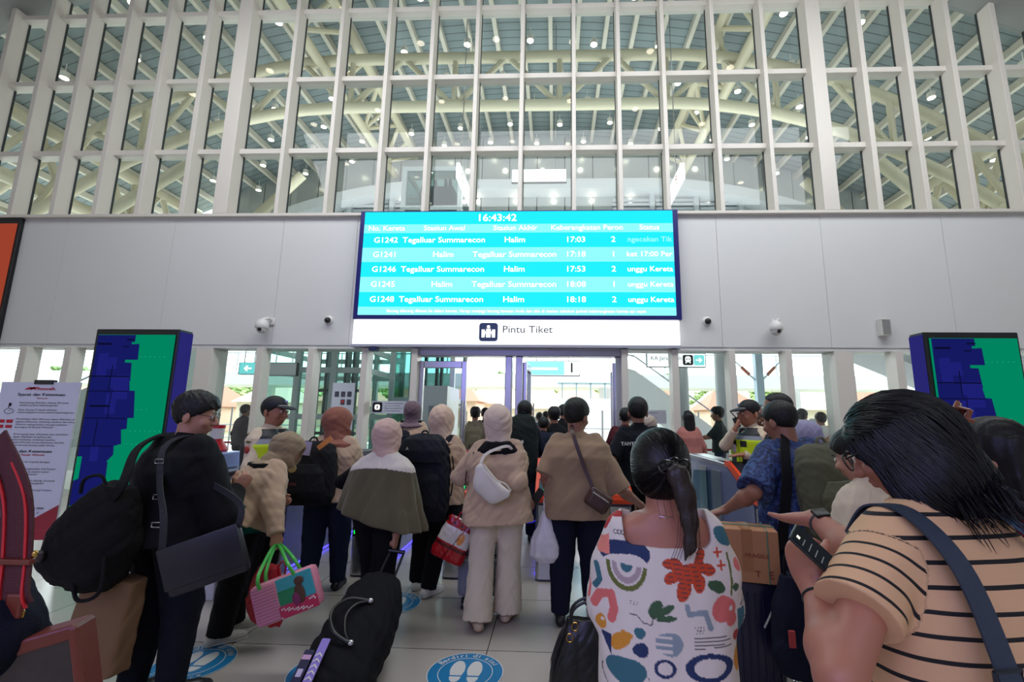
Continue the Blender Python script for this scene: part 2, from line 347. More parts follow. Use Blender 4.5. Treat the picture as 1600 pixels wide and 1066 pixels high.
# end wall of metal panels with an arched bulkhead
pan = mat('end_panel', (178, 184, 184), rough=0.28, metal=0.25, noise=0.03, nscale=0.6)
ew = MB(); x = -14.6
while x < 15.8:
    x1 = min(x+1.25, 16.0); ew.add([(x+.02, 19.0, 6.0), (x1-.02, 19.0, 6.0), (x1-.02, 19.0, far_arch(x1)), (x+.02, 19.0, far_arch(x)), (x+.02, 19.12, 6.0), (x1-.02, 19.12, 6.0), (x1-.02, 19.12, far_arch(x1)), (x+.02, 19.12, far_arch(x))], [(0, 1, 2, 3), (7, 6, 5, 4), (0, 3, 7, 4), (1, 5, 6, 2), (3, 2, 6, 7), (0, 4, 5, 1)]); x = x1
ew.box(-14.6, 16, 19.12, 19.2, 6.0, 10.5)
struct(ew.build('wall_back', pan)); sb_ = MB()
for i in range(40):
    xa = -14.6+30.6*i/40; xb = -14.6+30.6*(i+1)/40; sb_.add([(xa, 19.13, 6), (xb, 19.13, 6), (xb, 19.13, far_arch(xb)), (xa, 19.13, far_arch(xa)), (xa, 19.16, 6), (xb, 19.16, 6), (xb, 19.16, far_arch(xb)), (xa, 19.16, far_arch(xa))], [(0, 1, 2, 3), (7, 6, 5, 4), (3, 2, 6, 7), (0, 4, 5, 1), (0, 3, 7, 4), (1, 5, 6, 2)])
struct(sb_.build('trim_80', mat('seam_dark', (70, 76, 78), rough=.7)))
ab = MB()
def bul(x): return 11.75-.028*(max(0, abs(x+.6)-4.5))**2
for i in range(48):
    x0 = -12.6+24*i/48; x1 = -12.6+24*(i+1)/48
    ab.add([(x0, 18.2, bul(x0)-.45), (x1, 18.2, bul(x1)-.45), (x1, 18.2, bul(x1)), (x0, 18.2, bul(x0)), (x0, 19, bul(x0)-.45), (x1, 19, bul(x1)-.45), (x1, 19, bul(x1)), (x0, 19, bul(x0))], [(0, 1, 2, 3), (3, 2, 6, 7), (0, 4, 5, 1)])
struct(ab.build('trim_%d' % k, mat('bulkhead_white', (214, 218, 222), rough=0.5))); k += 1
lv = MB()
for s in (-1, 1):
    for j in range(3):
        xa = -.6+s*(3.1+1.9*j); xb = xa+s*1.6
        for q in range(10): lv.box(min(xa, xb), max(xa, xb), 18.86, 18.97, 9.2+.2*q, 9.32+.2*q)
        lv.box(min(xb, xb+s*.2), max(xb, xb+s*.2), 18.7, 18.98, 8.6, 11.3)
struct(lv.build('trim_%d' % k, mat('louver', (190, 196, 202), rough=0.6))); k += 1
# downlights of the platform hall: can on a stem + glowing lens
canm = mat('can_white', (225, 222, 214), rough=0.4); lensm = emit('lens_glow', (255, 240, 214), 14)
def downlight(x, y, z, top):
    t = thing('ceiling_light', (x, y, z), 'small round downlight glowing warm white under the platform hall roof', 'light', 'downlights under the platform hall roof')
    MB().tube([(0, 0, .16), (0, 0, max(.2, top-z-.2))], .012, 6).tube([(0, 0, 0.0), (0, 0, .17)], .11, 14).build('can', canm, t, smooth=True)
    MB().tube([(0, 0, -.012), (0, 0, .006)], .1, 14).build('lens', lensm, t)
    return t
rnd = random.Random(4)
dl0 = None
for j, y in enumerate((9.9, 11.2, 12.9, 14.4, 15.8, 17.0, 18.3)):
    for i in range(15):
        x = -15.2+2.05*i+(j % 2)*1.0; zt = far_arch(x)
        if abs(x) > 15: continue
        z = zt-.62-rnd.random()*.2
        if dl0 is None: dl0 = downlight(x, y, z, zt)
        else: copy_tree(dl0, loc=(x, y, z))
# glowing discs standing in for ceiling lights mirrored in the glass
for j in range(3):
    for i in range(9):
        x = -7.4+1.7*i+(j % 2)*.5; o = thing('reflected_light', (x, 18.98 if j else 18.98, 12.6-.9*j-(.6 if j else 0)), 'small round flush light glowing on the end wall panels', 'light', 'round lights on the end wall'); lens_ = MB().tube([(0, -.03, 0), (0, .02, 0)], .09, 12).build('lens', lensm, o)
# near hall ceiling fittings (seen only as reflections)
nl0 = None
for y in (0.5, 3.2, 5.9):
    for i in range(9):
        x = -11.5+2.4*i; z = near_arch(x)-.02
        t = thing('ceiling_light', (x, y, z), None, None) if False else None
        if nl0 is None:
            nl0 = thing('ceiling_light', (x, y, z), 'round recessed downlight in the near hall ceiling', 'light', 'downlights in the near hall ceiling')
            MB().tube([(0, 0, -.03), (0, 0, .03)], .13, 16).build('can', canm, nl0, smooth=True); MB().tube([(0, 0, -.045), (0, 0, -.028)], .11, 16).build('lens', lensm, nl0)
        else: copy_tree(nl0, loc=(x, y, z))
# ============================================================ BOARD AND SIGNS ON THE WALL
scr_lo = emit('screen_cyan', (30, 214, 238), 1.25); scr_hi = emit('screen_pale', (130, 240, 250), 1.25); scr_w = emit('screen_white', (255, 255, 255), 1.6)
scr_faint = emit('screen_faint', (150, 235, 245), 1.2)
blk = mat('black_plastic', (18, 19, 24), rough=0.35); navyf = mat('navy_frame', (26, 30, 110), rough=0.3)
BX0, BX1, BZ0, BZ1 = -4.02, 2.42, 3.55, 5.76; BY = 8.80
bd = thing('departure_board', (0, BY, 0), 'wide cyan train departure board glowing on the wall above the gates', 'display')
box('casing', BX0-.05, BX1+.06, 0, .172, BZ0-.04, BZ1+.05, navyf, bd, bev=.01)
bw = BX1-BX0-.1; bx = BX0+.05; bz = BZ0+.04; bh = BZ1-BZ0-.02
rows = [(0.0, .075, 1), (.075, .215, 0), (.215, .36, 1), (.36, .505, 0), (.505, .645, 1), (.645, .79, 0), (.79, .875, 1), (.875, 1.0, 0)]
for (a, b, hi) in rows: box('screen_band', bx, bx+bw, -.012, 0, bz+a*bh, bz+b*bh, scr_hi if hi else scr_lo, bd)
def bt(s, fx_, fz, size, al='CENTER', sx=1.12): return (s, size, FRONT(bx+fx_*bw, -.016, bz+fz*bh), al, .012, sx)
H = .165
cols = [.075, .265, .495, .69, .81, .925]
items = [bt('16:43:42', .435, .935, .215)]
for s, c in zip(('No. Kereta', 'Stasiun Awal', 'Stasiun Akhir', 'Keberangkatan', 'Peron', 'Status'), cols): items.append(bt(s, c, .835, .15))
tb = [('G1242', 'Tegalluar Summarecon', 'Halim', '17:03', '2'), ('G1241', 'Halim', 'Tegalluar Summarecon', '17:18', '1'), ('G1246', 'Tegalluar Summarecon', 'Halim', '17:53', '2'), ('G1245', 'Halim', 'Tegalluar Summarecon', '18:08', '1'), ('G1248', 'Tegalluar Summarecon', 'Halim', '18:18', '2')]
for r_, row in enumerate(tb):
    zc = (.7175, .575, .4325, .2875, .145)[r_]
    for s, c in zip(row, cols): items.append(bt(s, c, zc, H))
    st = ('', 'ket 17:00 Per', 'unggu Kereta', 'unggu Kereta', 'unggu Kereta')[r_]
    if st: items.append(bt(st, .995, zc, .15, 'RIGHT'))
for it_ in items: text('board_text', it_[0], it_[1], it_[2], scr_w, bd, it_[3], it_[4], it_[5])
texts('board_text', [bt('ngecekan Tik', .995, .7175, .15, 'RIGHT')], scr_faint, bd)
texts('board_text', [bt('Barang dilarang dibawa ke dalam kereta. Harap menjaga barang bawaan Anda dan tiba di stasiun sebelum jadwal keberangkatan kereta api cepat', .5, .036, .085, sx=1.05)], scr_w, bd)
# lit sign "Pintu Tiket"
ps = thing('ticket_gate_sign', (0, 8.82, 0), 'long white lit sign reading Pintu Tiket below the departure board', 'sign')
box('lightbox', -4.05, 2.43, 0, .17, 3.0, 3.50, emit('sign_white', (250, 251, 255), 1.5), ps, bev=.008)
box('lower_edge', -4.07, 2.45, -.01, .18, 2.95, 3.0, mat('edge_grey', (170, 172, 190), rough=.4), ps)
def rrect(cx, cy, w, h, r, n=5):
    out = []
    for sx, sy, a0 in ((1, 1, 0), (-1, 1, 90), (-1, -1, 180), (1, -1, 270)):
        for i in range(n+1):
            a = math.radians(a0+90*i/n); out.append((cx+sx*(w/2-r)+r*math.cos(a), cy+sy*(h/2-r)+r*math.sin(a)))
    return out
def circ(cx, cy, rx, ry=None, n=20):
    ry = rx if ry is None else ry
    return [(cx+rx*math.cos(2*math.pi*i/n), cy+ry*math.sin(2*math.pi*i/n)) for i in range(n)]
def plate(name, polys, M, d, m, parent):
    mb = MB()
    for p in polys: mb.prism(p, M @ Vector((0, 0, 0)), M.to_3x3() @ Vector((1, 0, 0)), M.to_3x3() @ Vector((0, 1, 0)), M.to_3x3() @ Vector((0, 0, 1)), d)
    return mb.build(name, m, parent)
navy = mat('icon_navy', (34, 46, 84), rough=.5, emis=(34, 46, 84), es=.35)
M0 = FRONT(-1.32, -.005, 3.25)
plate('icon_plate', [rrect(0, 0, .37, .37, .06)], M0, .012, navy, ps)
M1 = FRONT(-1.32, -.018, 3.25); wi = emit('icon_white', (255, 255, 255), 1.3)
plate('icon_figures', [circ(0, .105, .033), [(-.045, -.11), (.045, -.11), (.045, .065), (-.045, .065)], [(-.135, -.11), (-.075, -.11), (-.06, -.02), (-.075, .05), (-.135, .05)], [(.075, -.11), (.135, -.11), (.135, .05), (.075, .05), (.06, -.02)], [(-.09, -.03), (.09, -.03), (.09, .01), (-.09, .01)]], M1, .006, wi, ps)
text('sign_text', 'Pintu Tiket', .2, FRONT(-1.05, -.012, 3.30), mat('sign_letters', (60, 66, 82), rough=.6), ps, 'LEFT', .004, 1.12)
text('sign_text', 'Ticket Gates', .11, FRONT(-1.05, -.012, 3.13), emit('sign_faint', (226, 230, 240), 1.3), ps, 'LEFT', 0, 1.1)
o = box('sensor_box', -3.68, -3.53, 8.78, 8.92, 2.86, 2.95, mat('sensor_blue', (30, 36, 80), rough=.4)); props(o, 'small dark blue sensor box under the left end of the lit sign', 'sensor')
# wall cameras and loudspeaker
def dome_camera(x, label):
    t = thing('security_camera', (x, 8.98, 3.35), label, 'camera'); wp = mat('camera_white', (222, 220, 216), rough=.35)
    MB().box(.02, .14, -.04, 0, .06, .2, bev=.01).tube([(.08, -.02, .16), (.08, -.16, .17), (0, -.2, .14)], .028, 8).build('bracket', wp, t, smooth=True)
    MB().lathe([(0, .15), (.05, .14), (.1, .1), (.125, .03), (.125, -.03), (.11, -.05)], (0, -.2, 0)).build('housing', wp, t, smooth=True)
    MB().ball((0, -.2, -.05), (.1, .1, .1)).build('dome', mat('dome_shell', (200, 198, 195), rough=.2), t, smooth=True)
    MB().ball((.01, -.275, -.075), (.042, .035, .042), 8).build('lens', blk, t, smooth=True)
dome_camera(-5.9, 'white dome security camera on the wall left of the lit sign')
dome_camera(4.26, 'white dome security camera on the wall right of the lit sign')
def ball_camera(x, label):
    t = thing('security_camera', (x, 8.98, 3.52), label, 'camera')
    MB().lathe([(0, 0), (.085, 0), (.085, .03), (.06, .05), (0, .05)], (0, 0, 0), M=Matrix.Rotation(math.radians(90), 3, 'X')).build('mount', mat('camera_white', (222, 220, 216), rough=.35), t, smooth=True)
    MB().ball((0, -.08, -.02), .062, 8).build('eyeball', blk, t, smooth=True)
ball_camera(-4.63, 'small black eyeball camera on the wall just left of the sign')
ball_camera(3.01, 'small black eyeball camera on the wall just right of the board')
t = thing('wall_speaker', (6.38, 8.98, 3.22), 'slim off-white loudspeaker box on the wall above right pillar', 'speaker')
box('cabinet', -.09, .09, -.14, 0, 0, .34, mat('speaker_white', (205, 203, 198), rough=.5), t, bev=.012)
g = MB()
for i in range(14): g.box(-.075, .075, -.148, -.141, .03+.021*i, .04+.021*i)
g.build('grille', mat('grille_grey', (150, 150, 150), rough=.6), t)
# orange display on the wall at the far left
t = thing('wall_display', (0, 8.9, 0), 'large wall display glowing orange-brown at the far left edge', 'display')
box('casing', -13.6, -11.6, 0, .08, 2.98, 5.76, blk, t, bev=.01)
box('screen', -13.55, -11.66, -.012, 0, 3.32, 5.62, emit('screen_orange', (150, 62, 42), 1.0), t)
mb = MB()
for i in range(4):
    c = (-12.15, 5.62)
    mb.tube([(c[0]-.35+.12*i+.02*j, -.014, 5.55-.09*j-.03*i) for j in range(6)], .008, 4)
mb.build('line_art', emit('screen_cream', (235, 190, 160), 1.0), t)
plate('peach_shape', [[(-13.5, 3.33), (-11.67, 3.33), (-11.67, 3.8), (-12.0, 3.6), (-12.6, 3.5), (-13.5, 3.7)]], frame_to((0, -.013, 0), (1, 0, 0), (0, 0, 1)), .003, emit('screen_peach', (228, 152, 128), 1.0), t)
# ---- pylons with portrait screens
def pylon(x, y, side, label):
    t = thing('display_pylon', (x, y, 0), label, 'display')
    w = 1.0; d = .2
    box('casing', 0, w, .02, .02+d, 0, 2.56, blk, t, bev=.012)
    face = emit('screen_violet_side', (44, 42, 120), .8)
    if side > 0: box('side_screen', w, w+.012, .03, .01+d, .02, 2.53, face, t)
    else: box('side_screen', -.012, 0, .03, .01+d, .02, 2.53, face, t)
    box('screen', .055, w-.04, 0, .02, .12, 2.49, emit('screen_green', (0, 128, 92), 1.0), t)
    # navy block artwork, left part of the screen
    L = .06; W_ = w-.105; zz = 2.485
    def P2(pts): return [(L+px*W_, zz-pz*2.36) for px, pz in pts]
    outline = P2([(0, 0), (.5, 0), (.5, .035), (.46, .035), (.46, .07), (.40, .075), (.41, .135), (.38, .135), (.5, .137), (.52, .225), (.51, .226), (.53, .27), (.6, .272), (.64, .40), (.56, .40), (.57, .45), (.5, .455), (.53, .52), (.44, .53), (.45, .57), (.38, .60), (.40, .7), (.3, .72), (.3, .8), (0, .8)])
    fm = frame_to((0, -.003, 0), (1, 0, 0), (0, 0, 1))
    plate('block_art', [outline], fm, .003, emit('screen_navy', (20, 24, 92), 1.0), t)
    rb = random.Random(7); sh = []; lt = []
    for i in range(16):
        px = rb.random()*.36; pz = .02+rb.random()*.62; w_, h_ = .08+rb.random()*.16, .05+rb.random()*.08
        (lt if i % 3 == 0 else sh).append(P2([(px, pz), (px+w_, pz-.005), (px+w_+.01, pz+h_), (px+.01, pz+h_)]))
    fm2 = frame_to((0, -.007, 0), (1, 0, 0), (0, 0, 1))
    for p_ in sh[:8]: plate('block_shade', [p_], fm2, .002, emit('screen_navy2', (20, 24, 92), 1.0), t)
    for p_ in lt: plate('block_shade', [p_], fm2, .003, emit('screen_navy3', (27, 30, 110), 1.0), t)
    for (a, b, c_, d_) in ((0, .2, .5, .206), (0, .272, .52, .276), (.26, .15, .27, .27), (.0, .4, .55, .404), (.3, .28, .31, .40), (.18, .41, .19, .53), (.0, .53, .42, .534), (.05, .34, .3, .35), (.02, .04, .2, .05), (.4, .02, .5, .027), (.36, .055, .44, .06)):
        q = P2([(a, b), (c_, b), (c_, d_), (a, d_)]); MB().prism(q, (0, -.011, 0), (1, 0, 0), (0, 0, 1), (0, -1, 0), .002).build('block_edge', emit('screen_dark', (10, 12, 44), 1.0), t)
    for (z_, x0_, n__) in ((.107, .48, 8), (.36, .66, 3), (.46, .62, 7), (.52, .6, 4)):
        for i in range(n__): MB().ball((L+W_*(x0_+.063*i), -.004, zz-2.36*z_), (.005, .002, .004), 3).build('dot', emit('screen_mint', (60, 180, 150), 1.0), t)
    plate('green_patch', [P2([(0, .58), (.06, .58), (.06, .68), (0, .69)])], fm2, .003, emit('screen_green', (0, 128, 92), 1.0), t)
pylon(-5.34, 5.0, 1, 'tall black display pylon with green and navy screen left of the gates')
pylon(4.0, 5.0, -1, 'tall black display pylon with green and navy screen at the right, behind striped woman')
# ---- platform sign, track sign, arrows, notices
struct(box('trim_70', -13, 12, 9.5, 11.4, 3.9, 4.1, white))
def hung_sign(name, x0, x1, y, z0, z1, label, m=None, hang=True):
    t = thing(name, (x0, y, z0), label, 'sign'); w, h = x1-x0, z1-z0
    box('sign_box', 0, w, 0, .1, 0, h, m or emit('hung_white', (246, 250, 252), 1.35), t, bev=.006)
    b = MB(); e = .012
    b.box(-e, 0, -.005, .105, -e, h+e).box(w, w+e, -.005, .105, -e, h+e).box(0, w, -.005, .105, -e, 0).box(0, w, -.005, .105, h, h+e); b.build('edge', darksteel, t)
    if hang:
        MB().tube([(w*.2, .05, h), (w*.2, .05, 3.9-z0 if z0 < 4 else far_arch(0)-z0)], .015, 6).tube([(w*.8, .05, h), (w*.8, .05, 3.9-z0 if z0 < 4 else far_arch(0)-z0)], .015, 6).build('hanger', chrome, t)
    return t, w, h
t, w, h = hung_sign('platform_sign', -.71, .585, 11.0, 2.6, 2.95, 'hanging lit sign with a black number 1 seen through the doorway')
plate('blue_field', [[(.02, .01), (w*.72, .01), (w*.72, h-.01), (.02, h-.01)]], frame_to((0, -.003, 0), (1, 0, 0), (0, 0, 1)), .002, emit('pale_blue', (150, 228, 240), 1.2), t)
plate('white_field', [[(.02, .13), (w*.6, .13), (w*.6, .19), (.02, .19)]], frame_to((0, -.006, 0), (1, 0, 0), (0, 0, 1)), .002, emit('hung_white', (246, 250, 252), 1.35), t)
text('sign_text', '1', .33, FRONT(w*.86, -.012, h/2), blk, t, bold=.012)
t, w, h = hung_sign('platform_sign', 1.97, 3.2, 9.75, 2.69, 2.98, 'lit sign reading KA Jarak Jauh with train icon and cyan arrow')
text('sign_text', 'KA Jarak Jauh', .12, FRONT(.07, -.012, h*.62), mat('sign_grey', (150, 150, 160), rough=.6), t, 'LEFT')
plate('train_plate', [rrect(w*.70, h/2, .22, .22, .04)], frame_to((0, -.003, 0), (1, 0, 0), (0, 0, 1)), .004, mat('icon_black', (25, 28, 36)), t)
plate('train_icon', [rrect(w*.70, h/2+.015, .12, .13, .045), circ(w*.70-.045, h/2-.06, .014), circ(w*.70+.045, h/2-.06, .014)], frame_to((0, -.009, 0), (1, 0, 0), (0, 0, 1)), .002, wi, t)
plate('train_eyes', [circ(w*.70-.026, h/2+.02, .014), circ(w*.70+.026, h/2+.02, .014)], frame_to((0, -.013, 0), (1, 0, 0), (0, 0, 1)), .001, mat('icon_black', (25, 28, 36)), t)
plate('arrow_plate', [rrect(w*.89, h/2, .22, .22, .03)], frame_to((0, -.003, 0), (1, 0, 0), (0, 0, 1)), .004, emit('arrow_cyan', (130, 225, 225), 1.1), t)
def arrow(cx, cy, s, sg=1): return [(cx-sg*s, cy-.2*s), (cx+sg*.1*s, cy-.2*s), (cx-sg*.15*s, cy-.65*s), (cx+sg*.25*s, cy-.75*s), (cx+sg*s, cy), (cx+sg*.25*s, cy+.75*s), (cx-sg*.15*s, cy+.65*s), (cx+sg*.1*s, cy+.2*s), (cx-sg*s, cy+.2*s)]
plate('arrow', [arrow(w*.89, h/2, .07)], frame_to((0, -.009, 0), (1, 0, 0), (0, 0, 1)), .002, wi, t)
t, w, h = hung_sign('direction_sign', -7.85, -7.42, 11.0, 2.58, 2.86, 'small teal hanging sign with white left arrow outside the left windows', emit('sign_teal', (110, 205, 205), 1.2))
plate('arrow', [arrow(w/2, h/2, .1, -1)], frame_to((0, -.003, 0), (1, 0, 0), (0, 0, 1)), .003, wi, t)
hung_sign('direction_sign', -7.1, -6.4, 11.0, 2.55, 2.86, 'blank white hanging sign beside the teal arrow sign', mat('blank_sign', (232, 232, 232), rough=.5))
# signs hanging in the upper hall
hung_sign('hall_sign', -1.36, .32, 13.0, 8.75, 9.17, 'blank white lit sign hanging high behind the glass above the board', emit('bright_sign', (255, 255, 255), 2.0))
for (p0, p1, lab, tx) in (((-2.75, 11.5, 8.3), (-2.72, 13.4, 8.3), 'slanting white lit sign beside the glass lift shaft high behind the glass', 'G2'), ((3.3, 11.2, 8.05), (3.32, 13.0, 8.05), 'slanting white lit sign high behind the glass right of the board', 'B')):
    a = Vector(p0); b = Vector(p1); t = thing('hall_sign', a, lab, 'sign'); d_ = b-a
    MB().prism([(0, -.22), (d_.length, -.22), (d_.length, .22), (0, .22)], (0, 0, 0), d_.normalized(), (0, 0, 1), d_.normalized().cross(Vector((0, 0, 1))), .09).build('sign_box', emit('bright_sign', (255, 255, 255), 2.0), t)
    side = -1 if p0[0] > 0 else 1
    u_ = d_.normalized()*side*1.0
    text('sign_text', tx, .34, frame_to((.1 if side > 0 else -.01, .5, 0), (0, 1 if side > 0 else -1, 0), (0, 0, 1)), blk if side > 0 else mat('red_ink', (190, 50, 50)), t, bold=.02)
    MB().tube([d_*.3+Vector((0, 0, .22)), d_*.3+Vector((0, 0, 5.6))], .015, 6).tube([d_*.75+Vector((0, 0, .22)), d_*.75+Vector((0, 0, 5.6))], .015, 6).build('hanger', chrome, t)
# notices on the glass
def notice(x0, x1, z0, z1, y, label, icon=True, lines=4, mcol=(196, 200, 212)):
    t = thing('notice', (x0, y, z0), label, 'notice'); w, h = x1-x0, z1-z0
    box('panel', 0, w, 0, .01, 0, h, mat('notice_%d' % mcol[0], mcol, rough=.5), t)
    if icon:
        plate('icon_plate', [rrect(h*.5, h*.5, h*.8, h*.8, .03)], frame_to((0, -.001, 0), (1, 0, 0), (0, 0, 1)), .003, blk, t)
        plate('icon', [rrect(h*.5, h*.5, h*.42, h*.42, .03)], frame_to((0, -.006, 0), (1, 0, 0), (0, 0, 1)), .001, wi, t)
        plate('icon_mark', [rrect(h*.5, h*.5, h*.1, h*.26, .01)], frame_to((0, -.008, 0), (1, 0, 0), (0, 0, 1)), .001, blk, t)
    x_ = h*1.1 if icon else w*.06
    tx = ('Penumpang dilarang melewati', 'garis antrean tanpa tiket', 'Siapkan kartu identitas Anda', 'dan tiket sebelum masuk')
    texts('notice_text', [(tx[i % 4], h*.15, FRONT(x_, -.003, h*(.82-.8*i/lines)), 'LEFT', 0, (w-x_)/(h*.15*15.5)) for i in range(lines)], mat('notice_ink', (70, 72, 84)), t)
    return t
notice(-3.72, -2.96, 1.64, 1.89, 9.195, 'pale notice with black icon stuck on the glass left of the doors')
notice(1.43, 2.2, 1.5, 1.76, 9.195, 'grey notice of small print on the glass right of the doors', icon=False, mcol=(176, 180, 188))
t = thing('notice', (-4.55, 9.195, 1.3), 'narrow pale poster with small prohibition icons on the glass, behind brown hijab', 'notice')
box('panel', 0, .46, 0, .01, 0, .95, mat('notice_pale', (200, 206, 216), rough=.5), t)
plate('icons', [rrect(.1+.13*i, .72-.16*j, .09, .11, .015) for i in range(3) for j in range(2) if not (i == 0 and j == 1)], frame_to((0, -.001, 0), (1, 0, 0), (0, 0, 1)), .003, mat('notice_ink', (70, 72, 84)), t)
plate('red_icon', [circ(.23, .57, .03)], frame_to((0, -.006, 0), (1, 0, 0), (0, 0, 1)), .001, mat('red_ink', (190, 50, 50)), t)
# ---- information poster on a stand at the left
ps = thing('poster_stand', (-3.80, 3.0, 0), 'white rules poster with small print and red heading on a stand at the left', 'poster')
box('poster', 0, .56, 0, .012, .83, 1.80, mat('poster_white', (206, 210, 216), rough=.45), ps)
plate('red_footer', [[(.1, .83), (.56, .83), (.56, 1.0), (.42, .92), (.1, .86)]], frame_to((0, -.001, 0), (1, 0, 0), (0, 0, 1)), .002, mat('poster_red', (150, 34, 50), rough=.5), ps)
MB().box(.24, .37, -.012, .025, 1.785, 1.815, bev=.004).build('clip', blk, ps)
MB().box(.02, .54, .02, .04, .8, .84).tube([(.28, .04, .02), (.28, .04, 1.7)], .018).tube([(.02, .04, .02), (.54, .04, .02)], .02).tube([(.28, -.2, .02), (.28, .28, .02)], .02).build('stand', mat('stand_grey', (120, 122, 128), rough=.4, metal=.6), ps)
redm = mat('poster_redtext', (178, 30, 40)); ink = mat('poster_ink', (58, 60, 72))
def PT(s, x, z, sz, al='LEFT', sx=1.0, b=0.0): return (s, sz, FRONT(x, -.003, z), al, b, sx)
texts('poster_text', [PT('Whoosh', .3, 1.755, .03, 'CENTER', 1.7, .02), PT('Whoosh', .31, 1.69, .017, 'CENTER', 1.3), PT('KA Feeder Whoosh', .3, 1.315, .019, 'CENTER', 1.3, .01)], redm, ps)
plate('train_logo', [[(.17, 1.748), (.20, 1.765), (.235, 1.762), (.215, 1.75)], [(.205, 1.75), (.235, 1.768), (.255, 1.762), (.245, 1.752)]], frame_to((0, -.002, 0), (1, 0, 0), (0, 0, 1)), .001, redm, ps)
para = [('Syarat dan Ketentuan', .3, 1.715, .026, 'CENTER', 1.5, .015), ('Syarat dan Ketentuan', .28, 1.338, .026, 'CENTER', 1.5, .015)]
for i, (s, z) in enumerate([('Penumpang dihimbau datang 30 menit', 1.66), ('sebelum jadwal keberangkatan', 1.643), ('Gate ditutup 5 menit sebelum', 1.612), ('keberangkatan sesuai jadwal keberangkatan', 1.595), ('Pembatalan tiket Whoosh dapat dilakukan di', 1.55), ('aplikasi Whoosh, ticketing machine dan loket', 1.532), ('Whoosh paling lambat dua jam sebelum', 1.514), ('berangkat di Stasiun Whoosh', 1.496),
    ('Penumpang akan dikenakan bea tambahan', 1.45), ('dapat dilakukan di aplikasi jika', 1.432), ('keterlambatan, ticketing machine', 1.414), ('loket Whoosh sesuai ketentuan berlaku', 1.396), ('serta barang bawaan pada kereta', 1.378), ('Melaporkan diri kepada petugas', 1.27), ('Penumpang menggunakan KA Feeder', 1.225), ('yang tersedia pada stasiun tujuan', 1.207), ('keberangkatan Whoosh', 1.19), ('Penumpang dihimbau datang 10 menit', 1.15), ('sebelum jadwal keberangkatan', 1.133), ('Boarding KA Feeder ditutup 5 menit', 1.09), ('sebelum keberangkatan', 1.073)]):
    para.append((s, .155, z, .0165, 'LEFT', 1.38, .0))
para += [('0815 2222 0909', .3, .975, .019, 'LEFT', 1.3, .01), ('cs@kcic_id', .33, .948, .017, 'LEFT', 1.3, .0), ('Informasi lebih lanjut', .1, .995, .013, 'LEFT', 1.3, .0)]
lastz = None; grp = []
for q in sorted(para, key=lambda q: -q[2]):
    if grp and (abs(q[2]-grp[-1][2]) > .021 or q[4] != grp[-1][4] or q[3] != grp[-1][3]): texts('poster_text', [PT(*w_) for w_ in grp], ink, ps); grp = []
    grp.append(q)
texts('poster_text', [PT(*w_) for w_ in grp], ink, ps)
fm = frame_to((0, -.002, 0), (1, 0, 0), (0, 0, 1))
plate('red_icons', [rrect(.05, 1.535, .05, .022, .003), rrect(.11, 1.535, .045, .022, .003), rrect(.05, 1.5, .045, .022, .003), rrect(.11, 1.5, .045, .02, .003), rrect(.08, 1.42, .075, .035, .004)], fm, .001, redm, ps)
plate('dark_icons', [circ(.09, 1.65, .009), [(.08, 1.625), (.1, 1.64), (.1, 1.655), (.085, 1.65)], rrect(.07, 1.205, .075, .03, .004), rrect(.275, .975, .03, .018, .004), rrect(.31, .948, .03, .018, .004), rrect(.07, 1.25, .06, .012, .003)], fm, .001, ink, ps)
MB().tube([(.09+.032*math.cos(a), -.003, 1.603+.018*math.sin(a)) for a in [2*math.pi*i/24 for i in range(25)]], .0015, 4).tube([(.09, -.003, 1.603), (.1, -.003, 1.615)], .0012, 4).build('clock_icon', ink, ps)
# ============================================================ BEYOND THE GLASS: LIFTS, BRIDGE, HILL, HOUSES
def glass_tower(name, label, x0, x1, y0, y1, z1, posts, rails, m=gls_g, inner=True, wm=None):
    t = thing(name, (x0, y0, 0), label, 'lift shaft'); w, d = x1-x0, y1-y0; wm = wm or mat('shaft_white', (205, 212, 212), rough=.4)
    f = MB(); e = .07
    for px in posts:
        for py in (0, d): f.box(px*w-e, px*w+e, py-e, py+e, 0, z1)
    for z in rails:
        f.box(0, w, -e*.7, e*.7, z-e, z+e).box(0, w, d-e*.7, d+e*.7, z-e, z+e).box(-e*.7, e*.7, 0, d, z-e, z+e).box(w-e*.7, w+e*.7, 0, d, z-e, z+e)
    f.build('frame', wm, t)
    MB().add([(0, 0, 0), (w, 0, 0), (w, 0, z1), (0, 0, z1)], [(0, 1, 2, 3)]).add([(w, 0, 0), (w, d, 0), (w, d, z1), (w, 0, z1)], [(0, 1, 2, 3)]).add([(0, 0, 0), (0, d, 0), (0, d, z1), (0, 0, z1)], [(0, 1, 2, 3)]).add([(0, d, 0), (w, d, 0), (w, d, z1), (0, d, z1)], [(0, 1, 2, 3)]).build('glass', m, t)
    if inner:
        s = MB(); dk = mat('lift_dark', (52, 60, 72), rough=.5)
        for px in (.3, .42, .62, .7): s.box(px*w-.035, px*w+.035, d*.4, d*.5, 0, z1)
        for z in rails: s.box(.25*w, .75*w, d*.42, d*.5, z-.5, z-.42)
        s.build('guide_rail', dk, t)
    return t
lt = glass_tower('lift_shaft', 'tall glass lift shaft with white frame rising behind the glass wall', -4.7, -2.95, 13.0, 14.8, 9.27, (0, 1), (0.1, 2.05, 4.2, 6.3, 7.9, 9.2), m=glass_mat('lift_glass', (150, 186, 182), 1.0))
box('lift_car', .35, 1.4, .5, 1.5, 7.0, 8.9, mat('lift_car', (96, 110, 118), rough=.5), lt)
glass_tower('lift_shaft', 'wide green glass enclosure with white posts outside the left windows', -7.7, -4.9, 11.6, 14.4, 5.6, (0, .36, .7, 1), (.1, 1.55, 2.75, 3.3, 5.5))
